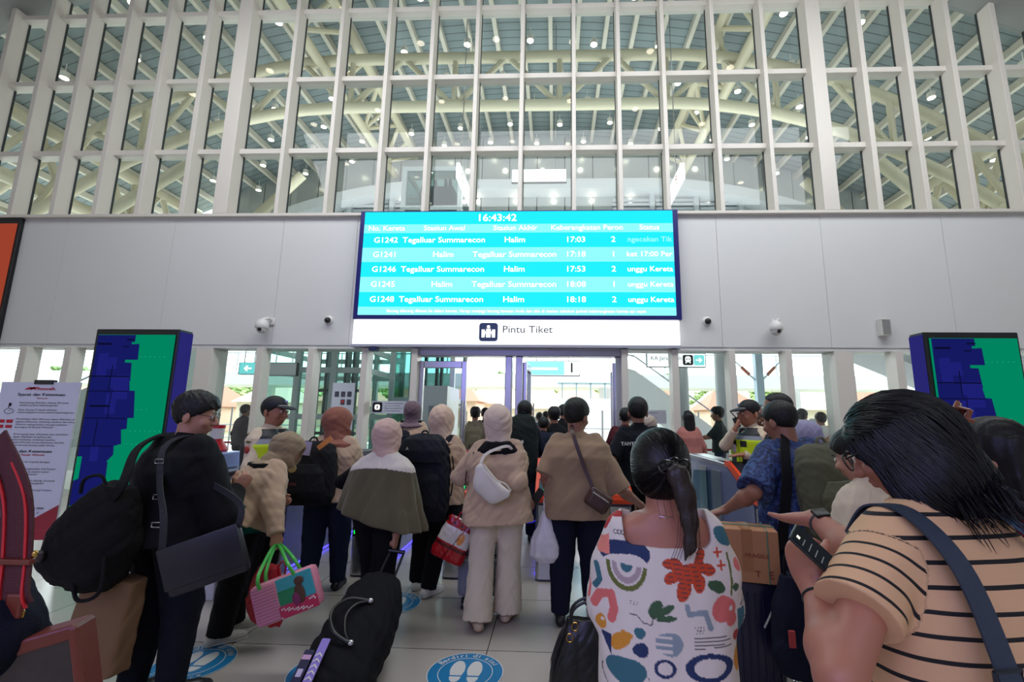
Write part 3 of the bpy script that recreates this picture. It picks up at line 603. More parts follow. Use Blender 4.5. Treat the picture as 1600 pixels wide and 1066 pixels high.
# white lift lobby box inside left door
t = thing('lift_lobby', (-3.55, 11.4, 0), 'white lift lobby wall with a grey door behind the left door leaf', 'lobby')
box('wall', 0, .85, 0, 1.4, 0, 2.35, mat('lobby_white', (226, 228, 232), rough=.4), t)
box('door', .4, .68, -.02, 0, 0, 1.85, mat('lobby_door', (140, 145, 155), rough=.35, metal=.4), t)
MB().tube([(.62, -.05, .9), (.62, -.05, 1.2)], .015, 6).build('door_handle', chrome, t)
t = thing('lift_lobby', (.15, 24.2, 0), 'far white lobby with glazed top seen through the right doorway', 'lobby')
box('wall', 0, 2.9, 0, .3, 0, 2.6, mat('lobby_white', (226, 228, 232), rough=.4), t)
f = MB()
for i in range(4): f.box(.2+.75*i, .27+.75*i, 0, .1, 2.6, 3.4)
f.box(0, 2.9, 0, .12, 3.34, 3.42); f.build('glazing_bar', mat('bar_teal', (150, 180, 185), rough=.5), t)
plate('door_panel', [rrect(1.6, 1.05, .9, 1.6, .02)], frame_to((0, -.01, 0), (1, 0, 0), (0, 0, 1)), .01, mat('far_door', (238, 240, 242), rough=.3), t)
plate('door_plate', [rrect(1.0, 2.2, .3, .22, .02)], frame_to((0, -.02, 0), (1, 0, 0), (0, 0, 1)), .01, blk, t)
# bridge over the tracks
br = thing('footbridge', (0, 25, 0), 'long white footbridge crossing behind the windows at head height', 'bridge')
bwm = mat('bridge_white', (222, 224, 226), rough=.6)
box('deck', -40, 40, 0, 3, 3.25, 3.95, bwm, br); box('handrail', -40, 40, 0, .06, 5.0, 5.06, mat('rail_grey', (180, 186, 190)), br)
MB().add([(-40, .03, 3.95), (40, .03, 3.95), (40, .03, 5.0), (-40, .03, 5.0)], [(0, 1, 2, 3)]).build('glass_parapet', glass_mat('parapet', (225, 240, 240), 1), br)
for x in range(-36, 40, 6): MB().box(x-.03, x+.03, 0, .06, 3.95, 5.0).build('rail_post', mat('rail_grey', (180, 186, 190)), br)
for x in (-17, 2.9, 13.5, 21): MB().lathe([(.38, 0), (.38, 3.25)], (x, 1.5, 0), 16).build('pier', bwm, br, smooth=True)
# round white columns and escalator seen right of the doors
for x, y, lab in ((2.95, 10.9, 'round white column directly right of the doorway outside the glass'), (4.02, 11.0, 'round white column behind woman in dark top at right windows')):
    props(MB().lathe([(.2, 0), (.2, 3.9), (0, 3.9)], (x, y, 0), 24).build('column', mat('column_white', (216, 220, 222), rough=.45), smooth=True), lab, 'column')
es = thing('escalator', (2.0, 16.5, 0), 'white escalator flank sloping down to the right behind the columns', 'escalator')
MB().prism([(.2, 3.5), (.9, 3.3), (4.3, .75), (5.6, .6), (5.6, 0), (3.5, 0), (.2, 2.6)], (0, 0, 0), (1, 0, 0), (0, 0, 1), (0, 1, 0), 1.2).build('side_panel', bwm, es)
MB().tube([(.2, .0, 4.0), (.9, 0, 3.8), (4.3, 0, 1.3), (5.5, 0, 1.1)], .03, 8).build('handrail', mat('rail_grey', (180, 186, 190)), es, smooth=True)
t = thing('stair_flight', (7.2, 12.4, 0), 'grey-white stair underside sloping down behind the right pillar', 'stairs')
MB().prism([(-1.2, 4.6), (5.5, 1.7), (5.5, 4.8)], (0, 0, 0), (1, 0, 0), (0, 0, 1), (0, 1, 0), 1.6).build('soffit', mat('soffit_white', (176, 180, 184), rough=.6), t)
t = thing('stair_flight', (-12.2, 12.4, 0), 'white stair flight with handrail behind the poster at the far left', 'stairs')
MB().prism([(-2.2, 1.7), (1.9, 3.7), (1.9, 2.4), (-1.6, .6), (-1.6, 0), (-2.2, 0)], (0, 0, 0), (1, 0, 0), (0, 0, 1), (0, 1, 0), 1.4).build('soffit', mat('soffit_grey', (150, 158, 156), rough=.6), t)
MB().tube([(-2.2, 0, 2.0), (1.9, 0, 4.0)], .03, 6).build('handrail', chrome, t)
# overhead line mast
ms = thing('catenary_mast', (8.05, 18.3, 0), 'grey overhead line mast with insulators outside the right windows', 'mast')
box('mast', -.14, .14, -.14, .14, 0, 5.6, mat('mast_grey', (140, 158, 170), rough=.5), ms)
for s in (-1, 1):
    MB().tube([(0, 0, 3.0), (s*1.2, 0, 4.2)], .03, 6).tube([(0, 0, 4.5), (s*1.5, 0, 4.6)], .03, 6).build('bracket', mat('mast_grey', (140, 158, 170)), ms)
    MB().tube([(s*.35, 0, 3.35), (s*.65, 0, 3.65)], .07, 8).build('insulator', mat('insulator_rust', (150, 84, 62)), ms)
wiremb = MB()
for z, y in ((4.9, 17.0), (4.3, 17.0), (5.1, 20)): wiremb.tube([(-20, y, z+.2), (0, y, z), (20, y, z+.2)], .012, 4)
props(wiremb.build('overhead_wire', blk), 'thin overhead wires strung beyond the windows', 'wire')
# railings at the platform edge
rl = thing('platform_railing', (0, 19.5, 0), 'glass railing with steel handrail along the platform edge', 'railing')
MB().tube([(-30, 0, 1.15), (30, 0, 1.15)], .03, 6).tube([(-30, 0, .6), (30, 0, .6)], .02, 6).build('handrail', mat('rail_grey', (180, 186, 190)), rl)
for i in range(31): MB().tube([(-30+2*i, 0, 0), (-30+2*i, 0, 1.9)], .035, 6).build('rail_post', mat('rail_dark', (120, 124, 130)), rl)
# ground and hill
hm = MB(); NX, NY = 50, 14; vs = []
rh = random.Random(3)
def hillz(x, y): 
    t_ = max(0, (y-34)/60); return 0.1+ 5.6*t_**1.2*(1+.25*math.sin(x*.06+1)+.15*math.sin(x*.17+y*.05))
for j in range(NY):
    y = 26+ (120-26)*j/(NY-1)
    for i in range(NX): x = -120+240*i/(NX-1); vs.append((x, y, hillz(x, y)))
fs = [(j*NX+i, j*NX+i+1, (j+1)*NX+i+1, (j+1)*NX+i) for j in range(NY-1) for i in range(NX-1)]
struct(hm.add(vs, fs).build('ground', mat('hill_ground', (150, 150, 118), rough=.9, noise=.25, nscale=.2), smooth=True))
def tree(x, y, s, label, seed):
    z = hillz(x, y); t = thing('tree', (x, y, z), label, 'tree', 'trees on the hill beyond the tracks'); r_ = random.Random(seed)
    MB().tube([(0, 0, -.5), (.1*s, 0, 1.2*s), (0, .1*s, 2.4*s)], [.22*s, .16*s, .08*s], 6).build('trunk', mat('bark', (96, 80, 62), rough=.9), t)
    mb = MB()
    for i in range(90):
        a = r_.random()*6.28; b = math.acos(2*r_.random()-1); rr = (.55+.5*r_.random())*1.7*s
        c = Vector((rr*math.sin(b)*math.cos(a), rr*math.sin(b)*math.sin(a), 2.6*s+.75*rr*math.cos(b)))
        q = .32*s*(.6+r_.random())
        M_ = Matrix.Rotation(r_.random()*6, 3, 'X') @ Matrix.Rotation(r_.random()*6, 3, 'Z')
        mb.ball(c, (q, q*.8, q*.5), 3, M_)
    mb.build('foliage', mat('leaves', (140, 164, 104), rough=.8, noise=.35, nscale=1.2), t); return t
tlab = 'leafy green tree on the hill beyond the tracks'
proto = [tree(-66, 60, 1.6, tlab, 1), tree(66, 62, 1.3, tlab, 2), tree(76, 58, 1.5, tlab, 3)]
rt = random.Random(11)
for i in range(62):
    x = -56+7.3*(i % 16)+3.6*((i//16) % 2)+rt.uniform(-.5, .5); y = 52+8.5*(i//16)+rt.uniform(-.6, .6); c = copy_tree(proto[i % 3], loc=(x, y, hillz(x, y)), rz=rt.random()*6); s = .6+.25*rt.random(); c.scale = (s*1.35, s*1.35, s*.85)
def house(x, y, w, d, h, wallc, roofc, label):
    z = hillz(x, y)-.3; t = thing('house', (x, y, z), label, 'house', 'low houses at the foot of the hill')
    box('wall', -w/2, w/2, -d/2, d/2, 0, h, mat('house_wall_%d' % wallc[0], wallc, rough=.8), t)
    MB().add([(-w/2-.3, -d/2-.3, h), (w/2+.3, -d/2-.3, h), (w/2+.3, d/2+.3, h), (-w/2-.3, d/2+.3, h), (-w/2+1, 0, h+1.5), (w/2-1, 0, h+1.5)], [(0, 1, 5, 4), (1, 2, 5), (2, 3, 4, 5), (3, 0, 4), (3, 2, 1, 0)]).build('roof', mat('house_roof_%d' % roofc[0], roofc, rough=.8), t)
    for i in range(3): box('window', -w/2+w*(.2+.3*i)-.4, -w/2+w*(.2+.3*i)+.4, -d/2-.05, -d/2, h*.35, h*.75, mat('house_window', (90, 96, 104)), t)
hl = 'pale low house with a pitched roof at the foot of the hill'
rt = random.Random(5)
for i in range(26):
    x = -50+6.9*(i % 13)+rt.random()+3*(i//13); y = 35.5+7.5*(i//13)
    wc = ((214, 190, 172), (224, 212, 198), (200, 178, 160))[i % 3]; rc = ((168, 108, 88), (184, 140, 118), (190, 178, 164))[(i*2) % 3]
    house(x, y, 3.2+2*rt.random(), 4, 2.2+.8*rt.random(), wc, rc, hl)
# potted plant and barrier posts beyond the glass
def potted(x, y, label, seed=1, s=1.0):
    t = thing('potted_plant', (x, y, 0), label, 'plant'); r_ = random.Random(seed)
    MB().lathe([(.0, 0), (.16, 0), (.2, .35), (.17, .35), (.16, .3), (0, .3)], n=16).build('pot', mat('pot_grey', (110, 108, 104)), t, smooth=True)
    mb = MB()
    for i in range(16):
        a = r_.random()*6.28; L = (.5+.3*r_.random())*s
        pts = [(L*q*math.cos(a)*.8, L*q*math.sin(a)*.8, .3+L*1.3*q-.8*L*q*q) for q in (0, .3, .6, .85, 1)]
        mb.tube(pts, 0, flat=(.07, .004, (0, 0, 1)))
    mb.build('leaves', mat('plant_leaf', (58, 104, 52), rough=.5, noise=.3), t)
potted(-7.75, 9.9, 'potted palm outside the left window near the silhouette', 3, 1.1)
def barrier(p0, p1, label, col=(196, 44, 60), z=.95):
    a, b = Vector(p0), Vector(p1); t = thing('queue_barrier', a, label, 'barrier')
    for q in (Vector((0, 0, 0)), b-a):
        MB().lathe([(0, 0), (.15, 0), (.15, .02), (.03, .04), (.03, 1.0), (0, 1.02)], q, 16).build('post', chrome, t, smooth=True)
    d_ = (b-a).normalized(); MB().prism([(0, z-.05), ((b-a).length, z-.05), ((b-a).length, z), (0, z)], (0, 0, 0), d_, (0, 0, 1), d_.cross(Vector((0, 0, 1))), .004).build('belt', mat('belt_red_%d' % col[0], col, rough=.5), t)
barrier((-1.0, 7.35, 0), (-2.3, 8.4, 0), 'red retractable queue belt between steel posts left of the doorway', (214, 60, 90), 1.05)
barrier((2.0, 10.45, 0), (4.6, 10.45, 0), 'red queue belt behind the woman in the pink top', (196, 44, 60), .95)
barrier((-9.6, 10.9, 0), (-7.0, 10.9, 0), 'red queue belt behind the silhouette outside the left window', (190, 60, 70), .95)
barrier((-4.4, 2.45, 0), (-2.62, 2.68, 0), 'dark red queue belt crossing in front of the poster foot', (150, 24, 44), .93)
# ============================================================ SOFT-SHAPE MODELLER: shapes blended as distance fields, meshed by surface nets
def V3(p): return np.array(p, dtype=np.float64)
def unit(v): v = V3(v); n = np.linalg.norm(v); return v/n if n > 0 else v
class Field:
    def __init__(s, lo, hi, h):
        s.h = h; s.lo = V3(lo); s.n = np.maximum(4, np.ceil((V3(hi)-s.lo)/h).astype(int)+1)
        s.ax = [s.lo[i]+h*np.arange(s.n[i]) for i in range(3)]; s.F = np.full(tuple(s.n), 0.5, np.float32); s.warp = None
    def sub(s, lo, hi, m):
        a = np.clip(np.floor((V3(lo)-m-s.lo)/s.h).astype(int), 0, s.n-1); b = np.clip(np.ceil((V3(hi)+m-s.lo)/s.h).astype(int)+1, 1, s.n)
        if np.any(b <= a): return None
        sl = tuple(slice(a[i], b[i]) for i in range(3))
        X = s.ax[0][sl[0]][:, None, None].astype(np.float32); Y = s.ax[1][sl[1]][None, :, None].astype(np.float32); Z = s.ax[2][sl[2]][None, None, :].astype(np.float32)
        return sl, X, Y, Z
    def comb(s, sl, d, k, op='u'):
        f = s.F[sl]
        if op == 'u':
            if k <= 0: s.F[sl] = np.minimum(f, d)
            else: h_ = np.maximum(k-np.abs(f-d), 0)/k; s.F[sl] = np.minimum(f, d)-h_*h_*k*.25
        elif op == 's':
            g = -d
            if k <= 0: s.F[sl] = np.maximum(f, g)
            else: h_ = np.maximum(k-np.abs(f-g), 0)/k; s.F[sl] = np.maximum(f, g)+h_*h_*k*.25
    def cone(s, a, b, ra, rb, k=.02, flat=None, cap=False, op='u', cap0=False):
        a, b = V3(a), V3(b); R = max(ra, rb); g = s.sub(np.minimum(a, b)-R, np.maximum(a, b)+R, k+2*s.h)
        if g is None: return s
        sl, X, Y, Z = g; ab = b-a; L2 = max(ab@ab, 1e-9); X, Y, Z = X-a[0], Y-a[1], Z-a[2]
        u = (X*ab[0]+Y*ab[1]+Z*ab[2])/L2; t = np.clip(u, 0, 1)
        X, Y, Z = X-t*ab[0], Y-t*ab[1], Z-t*ab[2]; q = X*X+Y*Y+Z*Z
        if flat is not None:
            n_, f_ = unit(flat[0]), flat[1]; c = X*n_[0]+Y*n_[1]+Z*n_[2]; q = q+c*c*(1/f_**2-1)
        r_ = ra+(rb-ra)*t; d = np.sqrt(np.maximum(q, 0))-r_
        if flat is not None: d = d*max(.5, flat[1])
        if cap: d = np.maximum(d, (u-1)*math.sqrt(L2))
        if cap0: d = np.maximum(d, -u*math.sqrt(L2))
        s.comb(sl, d.astype(np.float32), k, op); return s
    def chain(s, pts, rs, k=.02, flat=None):
        for i in range(len(pts)-1): s.cone(pts[i], pts[i+1], rs[i], rs[i+1], k, flat)
        return s
    def ell(s, c, r, R=None, k=.02, op='u'):
        c = V3(c); r = V3(r); m = np.full(3, r.max()) if R is not None else r; g = s.sub(c-m, c+m, k+2*s.h)
        if g is None: return s
        sl, X, Y, Z = g; X, Y, Z = X-c[0], Y-c[1], Z-c[2]
        if R is not None: R = np.array(R); X, Y, Z = X*R[0, 0]+Y*R[1, 0]+Z*R[2, 0], X*R[0, 1]+Y*R[1, 1]+Z*R[2, 1], X*R[0, 2]+Y*R[1, 2]+Z*R[2, 2]
        k0 = np.sqrt((X/r[0])**2+(Y/r[1])**2+(Z/r[2])**2); k1 = np.sqrt((X/r[0]**2)**2+(Y/r[1]**2)**2+(Z/r[2]**2)**2)
        s.comb(sl, (k0*(k0-1)/np.maximum(k1, 1e-6)).astype(np.float32), k, op); return s
    def rbox(s, c, hs, r, R=None, k=.01, op='u'):
        c = V3(c); hs = V3(hs); m = np.full(3, np.linalg.norm(hs)) if R is not None else hs; g = s.sub(c-m, c+m, k+2*s.h)
        if g is None: return s
        sl, X, Y, Z = g; X, Y, Z = X-c[0], Y-c[1], Z-c[2]
        if R is not None: R = np.array(R); X, Y, Z = X*R[0, 0]+Y*R[1, 0]+Z*R[2, 0], X*R[0, 1]+Y*R[1, 1]+Z*R[2, 1], X*R[0, 2]+Y*R[1, 2]+Z*R[2, 2]
        qx, qy, qz = np.abs(X)-hs[0]+r, np.abs(Y)-hs[1]+r, np.abs(Z)-hs[2]+r
        d = np.sqrt(np.maximum(qx, 0)**2+np.maximum(qy, 0)**2+np.maximum(qz, 0)**2)+np.minimum(np.maximum(qx, np.maximum(qy, qz)), 0)-r
        s.comb(sl, d.astype(np.float32), k, op); return s
    def loft(s, A, up, right, st, k=.02, n=2.4, op='u', ripple=None):
        """st: list of (u, w, d, ox, oy) along 'up' from A"""
        A, up, right = V3(A), unit(up), unit(right); fw = np.cross(up, right); st = np.array([list(q)+[0]*(5-len(q)) for q in st], float)
        R = max(st[:, 1].max()+abs(st[:, 3]).max(), st[:, 2].max()+abs(st[:, 4]).max())*1.05; p0, p1 = A+up*st[0, 0], A+up*st[-1, 0]
        g = s.sub(np.minimum(p0, p1)-R, np.maximum(p0, p1)+R, k+2*s.h)
        if g is None: return s
        sl, X, Y, Z = g; X, Y, Z = X-A[0], Y-A[1], Z-A[2]
        u = X*up[0]+Y*up[1]+Z*up[2]; a = X*right[0]+Y*right[1]+Z*right[2]; b = X*fw[0]+Y*fw[1]+Z*fw[2]
        uu = np.clip(u, st[0, 0], st[-1, 0]); U = np.linspace(st[0, 0], st[-1, 0], 200)
        def sm(c):
            v = np.interp(U, st[:, 0], c); kk = np.hanning(17); kk /= kk.sum(); return np.convolve(np.pad(v, 8, 'edge'), kk, 'valid')
        w, d = np.interp(uu, U, sm(st[:, 1])), np.interp(uu, U, sm(st[:, 2])); a = a-np.interp(uu, U, sm(st[:, 3])); b = b-np.interp(uu, U, sm(st[:, 4]))
        if ripple is not None:
            cnt, amp, ph, pw = ripple; th = np.arctan2(b/d, a/w); tt = (uu-st[0, 0])/(st[-1, 0]-st[0, 0]); rr = 1+amp*np.sin(cnt*th+ph+1.7*np.sin(2*th))*(1-tt)**pw; w, d = w*rr, d*rr
        r_ = (np.abs(a/w)**n+np.abs(b/d)**n)**(1/n); dist = (r_-1)*np.minimum(w, d)
        dist = np.maximum(dist, np.maximum(st[0, 0]-u, u-st[-1, 0])); s.comb(sl, dist.astype(np.float32), k, op); return s
    def plane(s, p, n_, k=0.0):
        """keep the side opposite to n_"""
        p, n_ = V3(p), unit(n_); X, Y, Z = (s.ax[i].astype(np.float32) for i in range(3))
        d = (X[:, None, None]-p[0])*n_[0]+(Y[None, :, None]-p[1])*n_[1]+(Z[None, None, :]-p[2])*n_[2]
        if k <= 0: s.F = np.maximum(s.F, d)
        else: h_ = np.maximum(k-np.abs(s.F-d), 0)/k; s.F = np.maximum(s.F, d)+h_*h_*k*.25
        return s
    def folds(s, amp, sc=(22, 22, 9), seed=1, ridge=True):
        r_ = np.random.RandomState(seed); X, Y, Z = (s.ax[i].astype(np.float32) for i in range(3)); X, Y, Z = X[:, None, None], Y[None, :, None], Z[None, None, :]
        near = np.abs(s.F) < max(4*amp, 3*s.h); idx = np.nonzero(near); px, py, pz = X[idx[0], 0, 0], Y[0, idx[1], 0], Z[0, 0, idx[2]]; tot = np.zeros(len(px), np.float32)
        for o in range(4):
            q = sc*(1.0+.85*o)*(.75+.5*r_.rand(3))*np.sign(r_.rand(3)-.5); w_ = sc*.75*(r_.rand(3)-.5)*2*(1+o*.3); ph = r_.rand(2)*6.28
            v = np.sin(px*q[0]+py*q[1]+pz*q[2]+ph[0]+1.8*np.sin(px*w_[0]+py*w_[1]+pz*w_[2]+ph[1]))
            if ridge: v = .55*(1-2*np.abs(v)**.9)+.45*v
            tot += v/(1+.7*o)
        s.F[idx] += (amp*tot/2).astype(np.float32); return s
    def mesh(s, name, smooth_it=0):
        F = s.F; F[0], F[-1] = .1, .1; F[:, 0], F[:, -1] = .1, .1; F[:, :, 0], F[:, :, -1] = .1, .1
        I = F < 0; c = I[:-1, :-1, :-1].astype(np.int8)
        for dx in (0, 1):
            for dy in (0, 1):
                for dz in (0, 1):
                    if dx or dy or dz: c = c+I[dx:F.shape[0]-1+dx, dy:F.shape[1]-1+dy, dz:F.shape[2]-1+dz]
        act = (c > 0) & (c < 8); ci, cj, ck = np.nonzero(act); N = len(ci); ids = np.full(act.shape, -1, np.int32); ids[ci, cj, ck] = np.arange(N)
        acc = np.zeros((N, 3)); cnt = np.zeros(N)
        for ax in range(3):
            for o1 in (0, 1):
                for o2 in (0, 1):
                    o = [0, 0, 0]; oth = [q for q in range(3) if q != ax]; o[oth[0]] = o1; o[oth[1]] = o2
                    a = F[ci+o[0], cj+o[1], ck+o[2]]; o_ = list(o); o_[ax] = 1; b = F[ci+o_[0], cj+o_[1], ck+o_[2]]
                    m = (a < 0) != (b < 0); t = np.where(m, a/np.where(m, a-b, 1), 0); P = np.zeros((N, 3)); P[:, ax] = t; P[:, oth[0]] = o1; P[:, oth[1]] = o2
                    acc += P*m[:, None]; cnt += m
        P = (acc/cnt[:, None]+np.stack([ci, cj, ck], 1))*s.h+s.lo
        quads = []
        for ax in range(3):
            sl0 = [slice(None)]*3; sl1 = [slice(None)]*3; sl0[ax] = slice(0, -1); sl1[ax] = slice(1, None)
            m = I[tuple(sl0)] != I[tuple(sl1)]; e = np.nonzero(m); ins = I[tuple(sl0)][e]; b_, c_ = [(1, 2), (2, 0), (0, 1)][ax]
            def cid(db, dc):
                q = [e[0].copy(), e[1].copy(), e[2].copy()]; q[b_] -= db; q[c_] -= dc; return ids[q[0], q[1], q[2]]
            Q = np.stack([cid(1, 1), cid(0, 1), cid(0, 0), cid(1, 0)], 1); Q[~ins] = Q[~ins][:, ::-1]; quads.append(Q)
        Q = np.concatenate(quads); Q = Q[(Q >= 0).all(1)]
        for _ in range(smooth_it):
            sm = np.zeros_like(P); ct = np.zeros(len(P))
            for i in range(4):
                for d in (1, 3): np.add.at(sm, Q[:, i], P[Q[:, (i+d) % 4]]); np.add.at(ct, Q[:, i], 1)
            P = P*.5+.5*sm/np.maximum(ct, 1)[:, None]
        me = bpy.data.meshes.new(name); me.vertices.add(len(P)); me.vertices.foreach_set('co', P.astype(np.float32).ravel())
        me.loops.add(Q.size); me.loops.foreach_set('vertex_index', Q.astype(np.int32).ravel()); me.polygons.add(len(Q))
        me.polygons.foreach_set('loop_start', np.arange(0, Q.size, 4, dtype=np.int32)); me.polygons.foreach_set('use_smooth', np.ones(len(Q), bool)); me.update(calc_edges=True); me.validate()
        return me, P
    def build(s, name, m, parent=None, colors=None, smooth_it=1):
        me, P = s.mesh(name, smooth_it)
        if colors is not None:
            co = np.zeros(len(me.vertices)*3, np.float32); me.vertices.foreach_get('co', co); C_ = colors(co.reshape(-1, 3)); a = me.color_attributes.new('col', 'FLOAT_COLOR', 'POINT'); a.data.foreach_set('color', np.concatenate([C_, np.ones((len(C_), 1))], 1).astype(np.float32).ravel())
        return link_mesh(name, me, m, parent)
def lin(c):
    c = np.array(c, float)/255; return np.where(c <= .04045, c/12.92, ((c+.055)/1.055)**2.4)
def rotx(a): c, s_ = math.cos(a), math.sin(a); return np.array([[1, 0, 0], [0, c, -s_], [0, s_, c]])
def roty(a): c, s_ = math.cos(a), math.sin(a); return np.array([[c, 0, s_], [0, 1, 0], [-s_, 0, c]])
def rotz(a): c, s_ = math.cos(a), math.sin(a); return np.array([[c, -s_, 0], [s_, c, 0], [0, 0, 1]])
R_ = math.radians
# ============================================================ PEOPLE
SKIN = mat('skin', (176, 126, 104), rough=.5, noise=.05, nscale=12); SKIN_D = mat('skin_tan', (146, 98, 78), rough=.5, noise=.05, nscale=12)
HAIR = mat('hair_black', (15, 13, 15), rough=.5, bump=.35, bscale=120, spec=.35); EYEW = mat('eye_white', (225, 222, 216), rough=.3); EYEB = mat('eye_dark', (28, 20, 18), rough=.2); LIP = mat('lip', (150, 84, 78), rough=.5)
class Person:
    """skeleton in the local frame: +x right, +y forward, +z up; origin between the feet"""
    def __init__(p, label, pos, rz=0., H=1.65, w=1.0, lean=0., side=0., head=(0, 0, 0), h=.007, skin=None, name='person', twist=0., neckf=0.):
        p.e = thing(name, (pos[0], pos[1], 0), label, 'person', rz=rz); p.pos = V3((pos[0], pos[1], 0)); p.rz = rz; p.Rz = rotz(rz)
        p.H = H; s = p.s = H/1.70; p.w = w; p.h = h; p.skin = skin or SKIN; p.pel = V3((0, 0, .93*s)); p.T = roty(R_(side)) @ rotx(-R_(lean)) @ rotz(R_(twist)); p.lean = lean
        p.neck = p.tp((0, .0, 1.44)); hc = p.tp((0, .025+neckf, 1.585)); p.hR = p.T @ rotz(R_(head[0])) @ rotx(R_(head[1])) @ roty(R_(head[2])); p.hR = rotz(R_(head[0])) @ rotx(R_(head[1])) @ roty(R_(head[2])) if lean > 12 else p.hR
        p.hc = hc; p.sh = {q: p.tp((.148*w*q, -.005, 1.375)) for q in (-1, 1)}; p.hip = {q: V3((.085*w*q*s, 0, .93*s)) for q in (-1, 1)}
        p.arm = {}; p.leg = {}; p.feet = {}
    def tp(p, v): v = V3(v)*p.s; return p.pel+p.T @ (v-p.pel)
    def loc(p, wv): return p.Rz.T @ (V3(wv)-p.pos)
    def wor(p, lv): return p.Rz @ V3(lv)+p.pos
    def set_arm(p, q, wrist, hint=(0, -1, -.3), hd=None, pn=None, kind='relax', world=False, la=.285, lf=.25, elbow=None):
        if world: wrist = p.loc(wrist); 
        S_, T_ = p.sh[q], V3(wrist); la, lf = la*p.s, lf*p.s; d = np.linalg.norm(T_-S_); mx = (la+lf)*.995
        if d > mx: T_ = S_+(T_-S_)*mx/d; d = mx
        a = (la*la-lf*lf+d*d)/(2*d); hh = math.sqrt(max(la*la-a*a, 0)); ax = (T_-S_)/d; hi = V3(hint); hi = unit(hi-ax*(hi@ax)); E_ = S_+ax*a+hi*hh
        if elbow is not None: E_ = p.loc(elbow); T_ = p.loc(p.wor(wrist)) if not world else V3(wrist)
        hdv = unit(T_-E_) if hd is None else unit(hd); pnv = V3(pn) if pn is not None else V3((-q, 0, 0)); pnv = unit(pnv-hdv*(pnv@hdv)); p.arm[q] = dict(S=S_, E=E_, W=T_, hd=hdv, pn=pnv, kind=kind); return p
    def set_leg(p, q, foot, toe=(0, 1, 0), knee=(0, 1, 0), heel=0.0):
        s = p.s; A_ = V3(foot)+V3((0, 0, .085*s+heel)); Hh = p.hip[q]; L1, L2 = .43*s, .42*s; d = np.linalg.norm(A_-Hh)
        mx = (L1+L2)*.999; 
        if d > mx: L1 *= d/mx; L2 *= d/mx; 
        a = (L1*L1-L2*L2+d*d)/(2*d); hh = math.sqrt(max(L1*L1-a*a, 0)); ax = (A_-Hh)/d; hi = V3(knee); hi = unit(hi-ax*(hi@ax)); p.leg[q] = dict(H=Hh, K=Hh+ax*a+hi*hh, A=A_, toe=unit(toe), heel=heel); return p
    def finish_pose(p):
        for q in (-1, 1):
            if q not in p.arm: p.set_arm(q, p.tp((.25*p.w*q, .03, .86)), hint=(q*.3, -1, 0))
            if q not in p.leg: p.set_leg(q, (.1*q*p.w, 0, 0))
    def hand(p, F, q, hs=1.0):
        A = p.arm[q]; W_, d, n = A['W'], A['hd'], A['pn']; sd = np.cross(d, n)*q; s = p.s*hs; kind = A['kind']
        # sd points to the thumb side
        curl = dict(relax=(18, 28, 20), grip=(62, 84, 55), fist=(75, 95, 60), flat=(4, 6, 5), hold=(38, 46, 30), point=(40, 60, 40))[kind]
        K = W_+d*.088*s; F.cone(W_, W_+d*.05*s, .026*s, .036*s, .02, flat=(n, .55)); F.cone(W_+d*.045*s, K, .039*s, .041*s, .015, flat=(n, .38))
        for i, (off, L, r) in enumerate(((.030, .072, .0088), (.010, .080, .0092), (-.011, .075, .0088), (-.031, .060, .0078))):
            b = K+sd*off*s-d*.006*s*abs(i-1); ang = 0; pts = [b-d*.02*s, b]; dirv = d
            for j, fr in enumerate((.46, .30, .24)):
                ang += curl[j]*(1+.07*(i-1)); a_ = R_(ang); spread = (1.5-i)*.07*(kind in ('relax', 'flat'))
                dirv = unit(d*math.cos(a_)+n*math.sin(a_)+sd*spread); pts.append(pts[-1]+dirv*L*fr*s)
            F.chain(pts, [r*s*1.1, r*s*1.08, r*s, r*s*.92, r*s*.78], .005)
        tb = W_+d*.028*s+sd*.026*s; td = unit(d*.72+sd*.6+n*(.35 if kind != 'flat' else .05)); t1 = tb+td*.042*s; t2d = unit(d*.85+sd*(.1 if kind in ('grip', 'fist', 'hold') else .45)+n*(.65 if kind in ('grip', 'fist', 'hold') else .15)); t2 = t1+t2d*.032*s; t3 = t2+unit(t2d+n*.2)*.024*s
        F.chain([W_+d*.012*s+sd*.012*s, tb, t1, t2, t3], [.017*s, .0165*s, .0125*s, .0108*s, .0085*s], .008)
    def body(p, face=True, legs=True, lo=None, hi=None, arm_r=1.0, neck_r=.055, head_s=1.0):
        p.finish_pose(); s, w = p.s, p.w; pts = [p.hc+.14, p.hc-.14]
        for A in p.arm.values(): pts += [A['E']+.06, A['E']-.06, A['W']+.18*np.abs(A['hd'])+.05, A['W']-.18*np.abs(A['hd'])-.05, A['W']+A['hd']*.19]
        for L in p.leg.values(): pts += [L['A']-V3((.07, .07, .02)), L['A']+L['toe']*.2, L['K']+.08, L['K']-.08]
        pts += [p.tp((.22*w, .13, 1.42)), p.tp((-.22*w, -.14, .9)), p.pel+.2*w, p.pel-.2*w]; P = np.array(pts); lo_ = P.min(0)-.03; hi_ = P.max(0)+.03
        if lo is not None: lo_ = np.maximum(lo_, lo)
        if hi is not None: hi_ = np.minimum(hi_, hi)
        p.lo, p.hi = lo_, hi_; F = Field(lo_, hi_, p.h); hs = s*head_s
        up = p.T @ V3((0, 0, 1)); rt = p.T @ V3((1, 0, 0))
        F.loft(p.tp((0, 0, 0)), up, rt, [(.89*s, .12*w*s, .07*w*s), (.97*s, .14*w*s, .085*w*s), (1.08*s, .135*w*s, .09*w*s), (1.26*s, .16*w*s, .105*w*s, 0, 0), (1.38*s, .165*w*s, .08*w*s), (1.43*s, .09*s, .062*s)], .03)
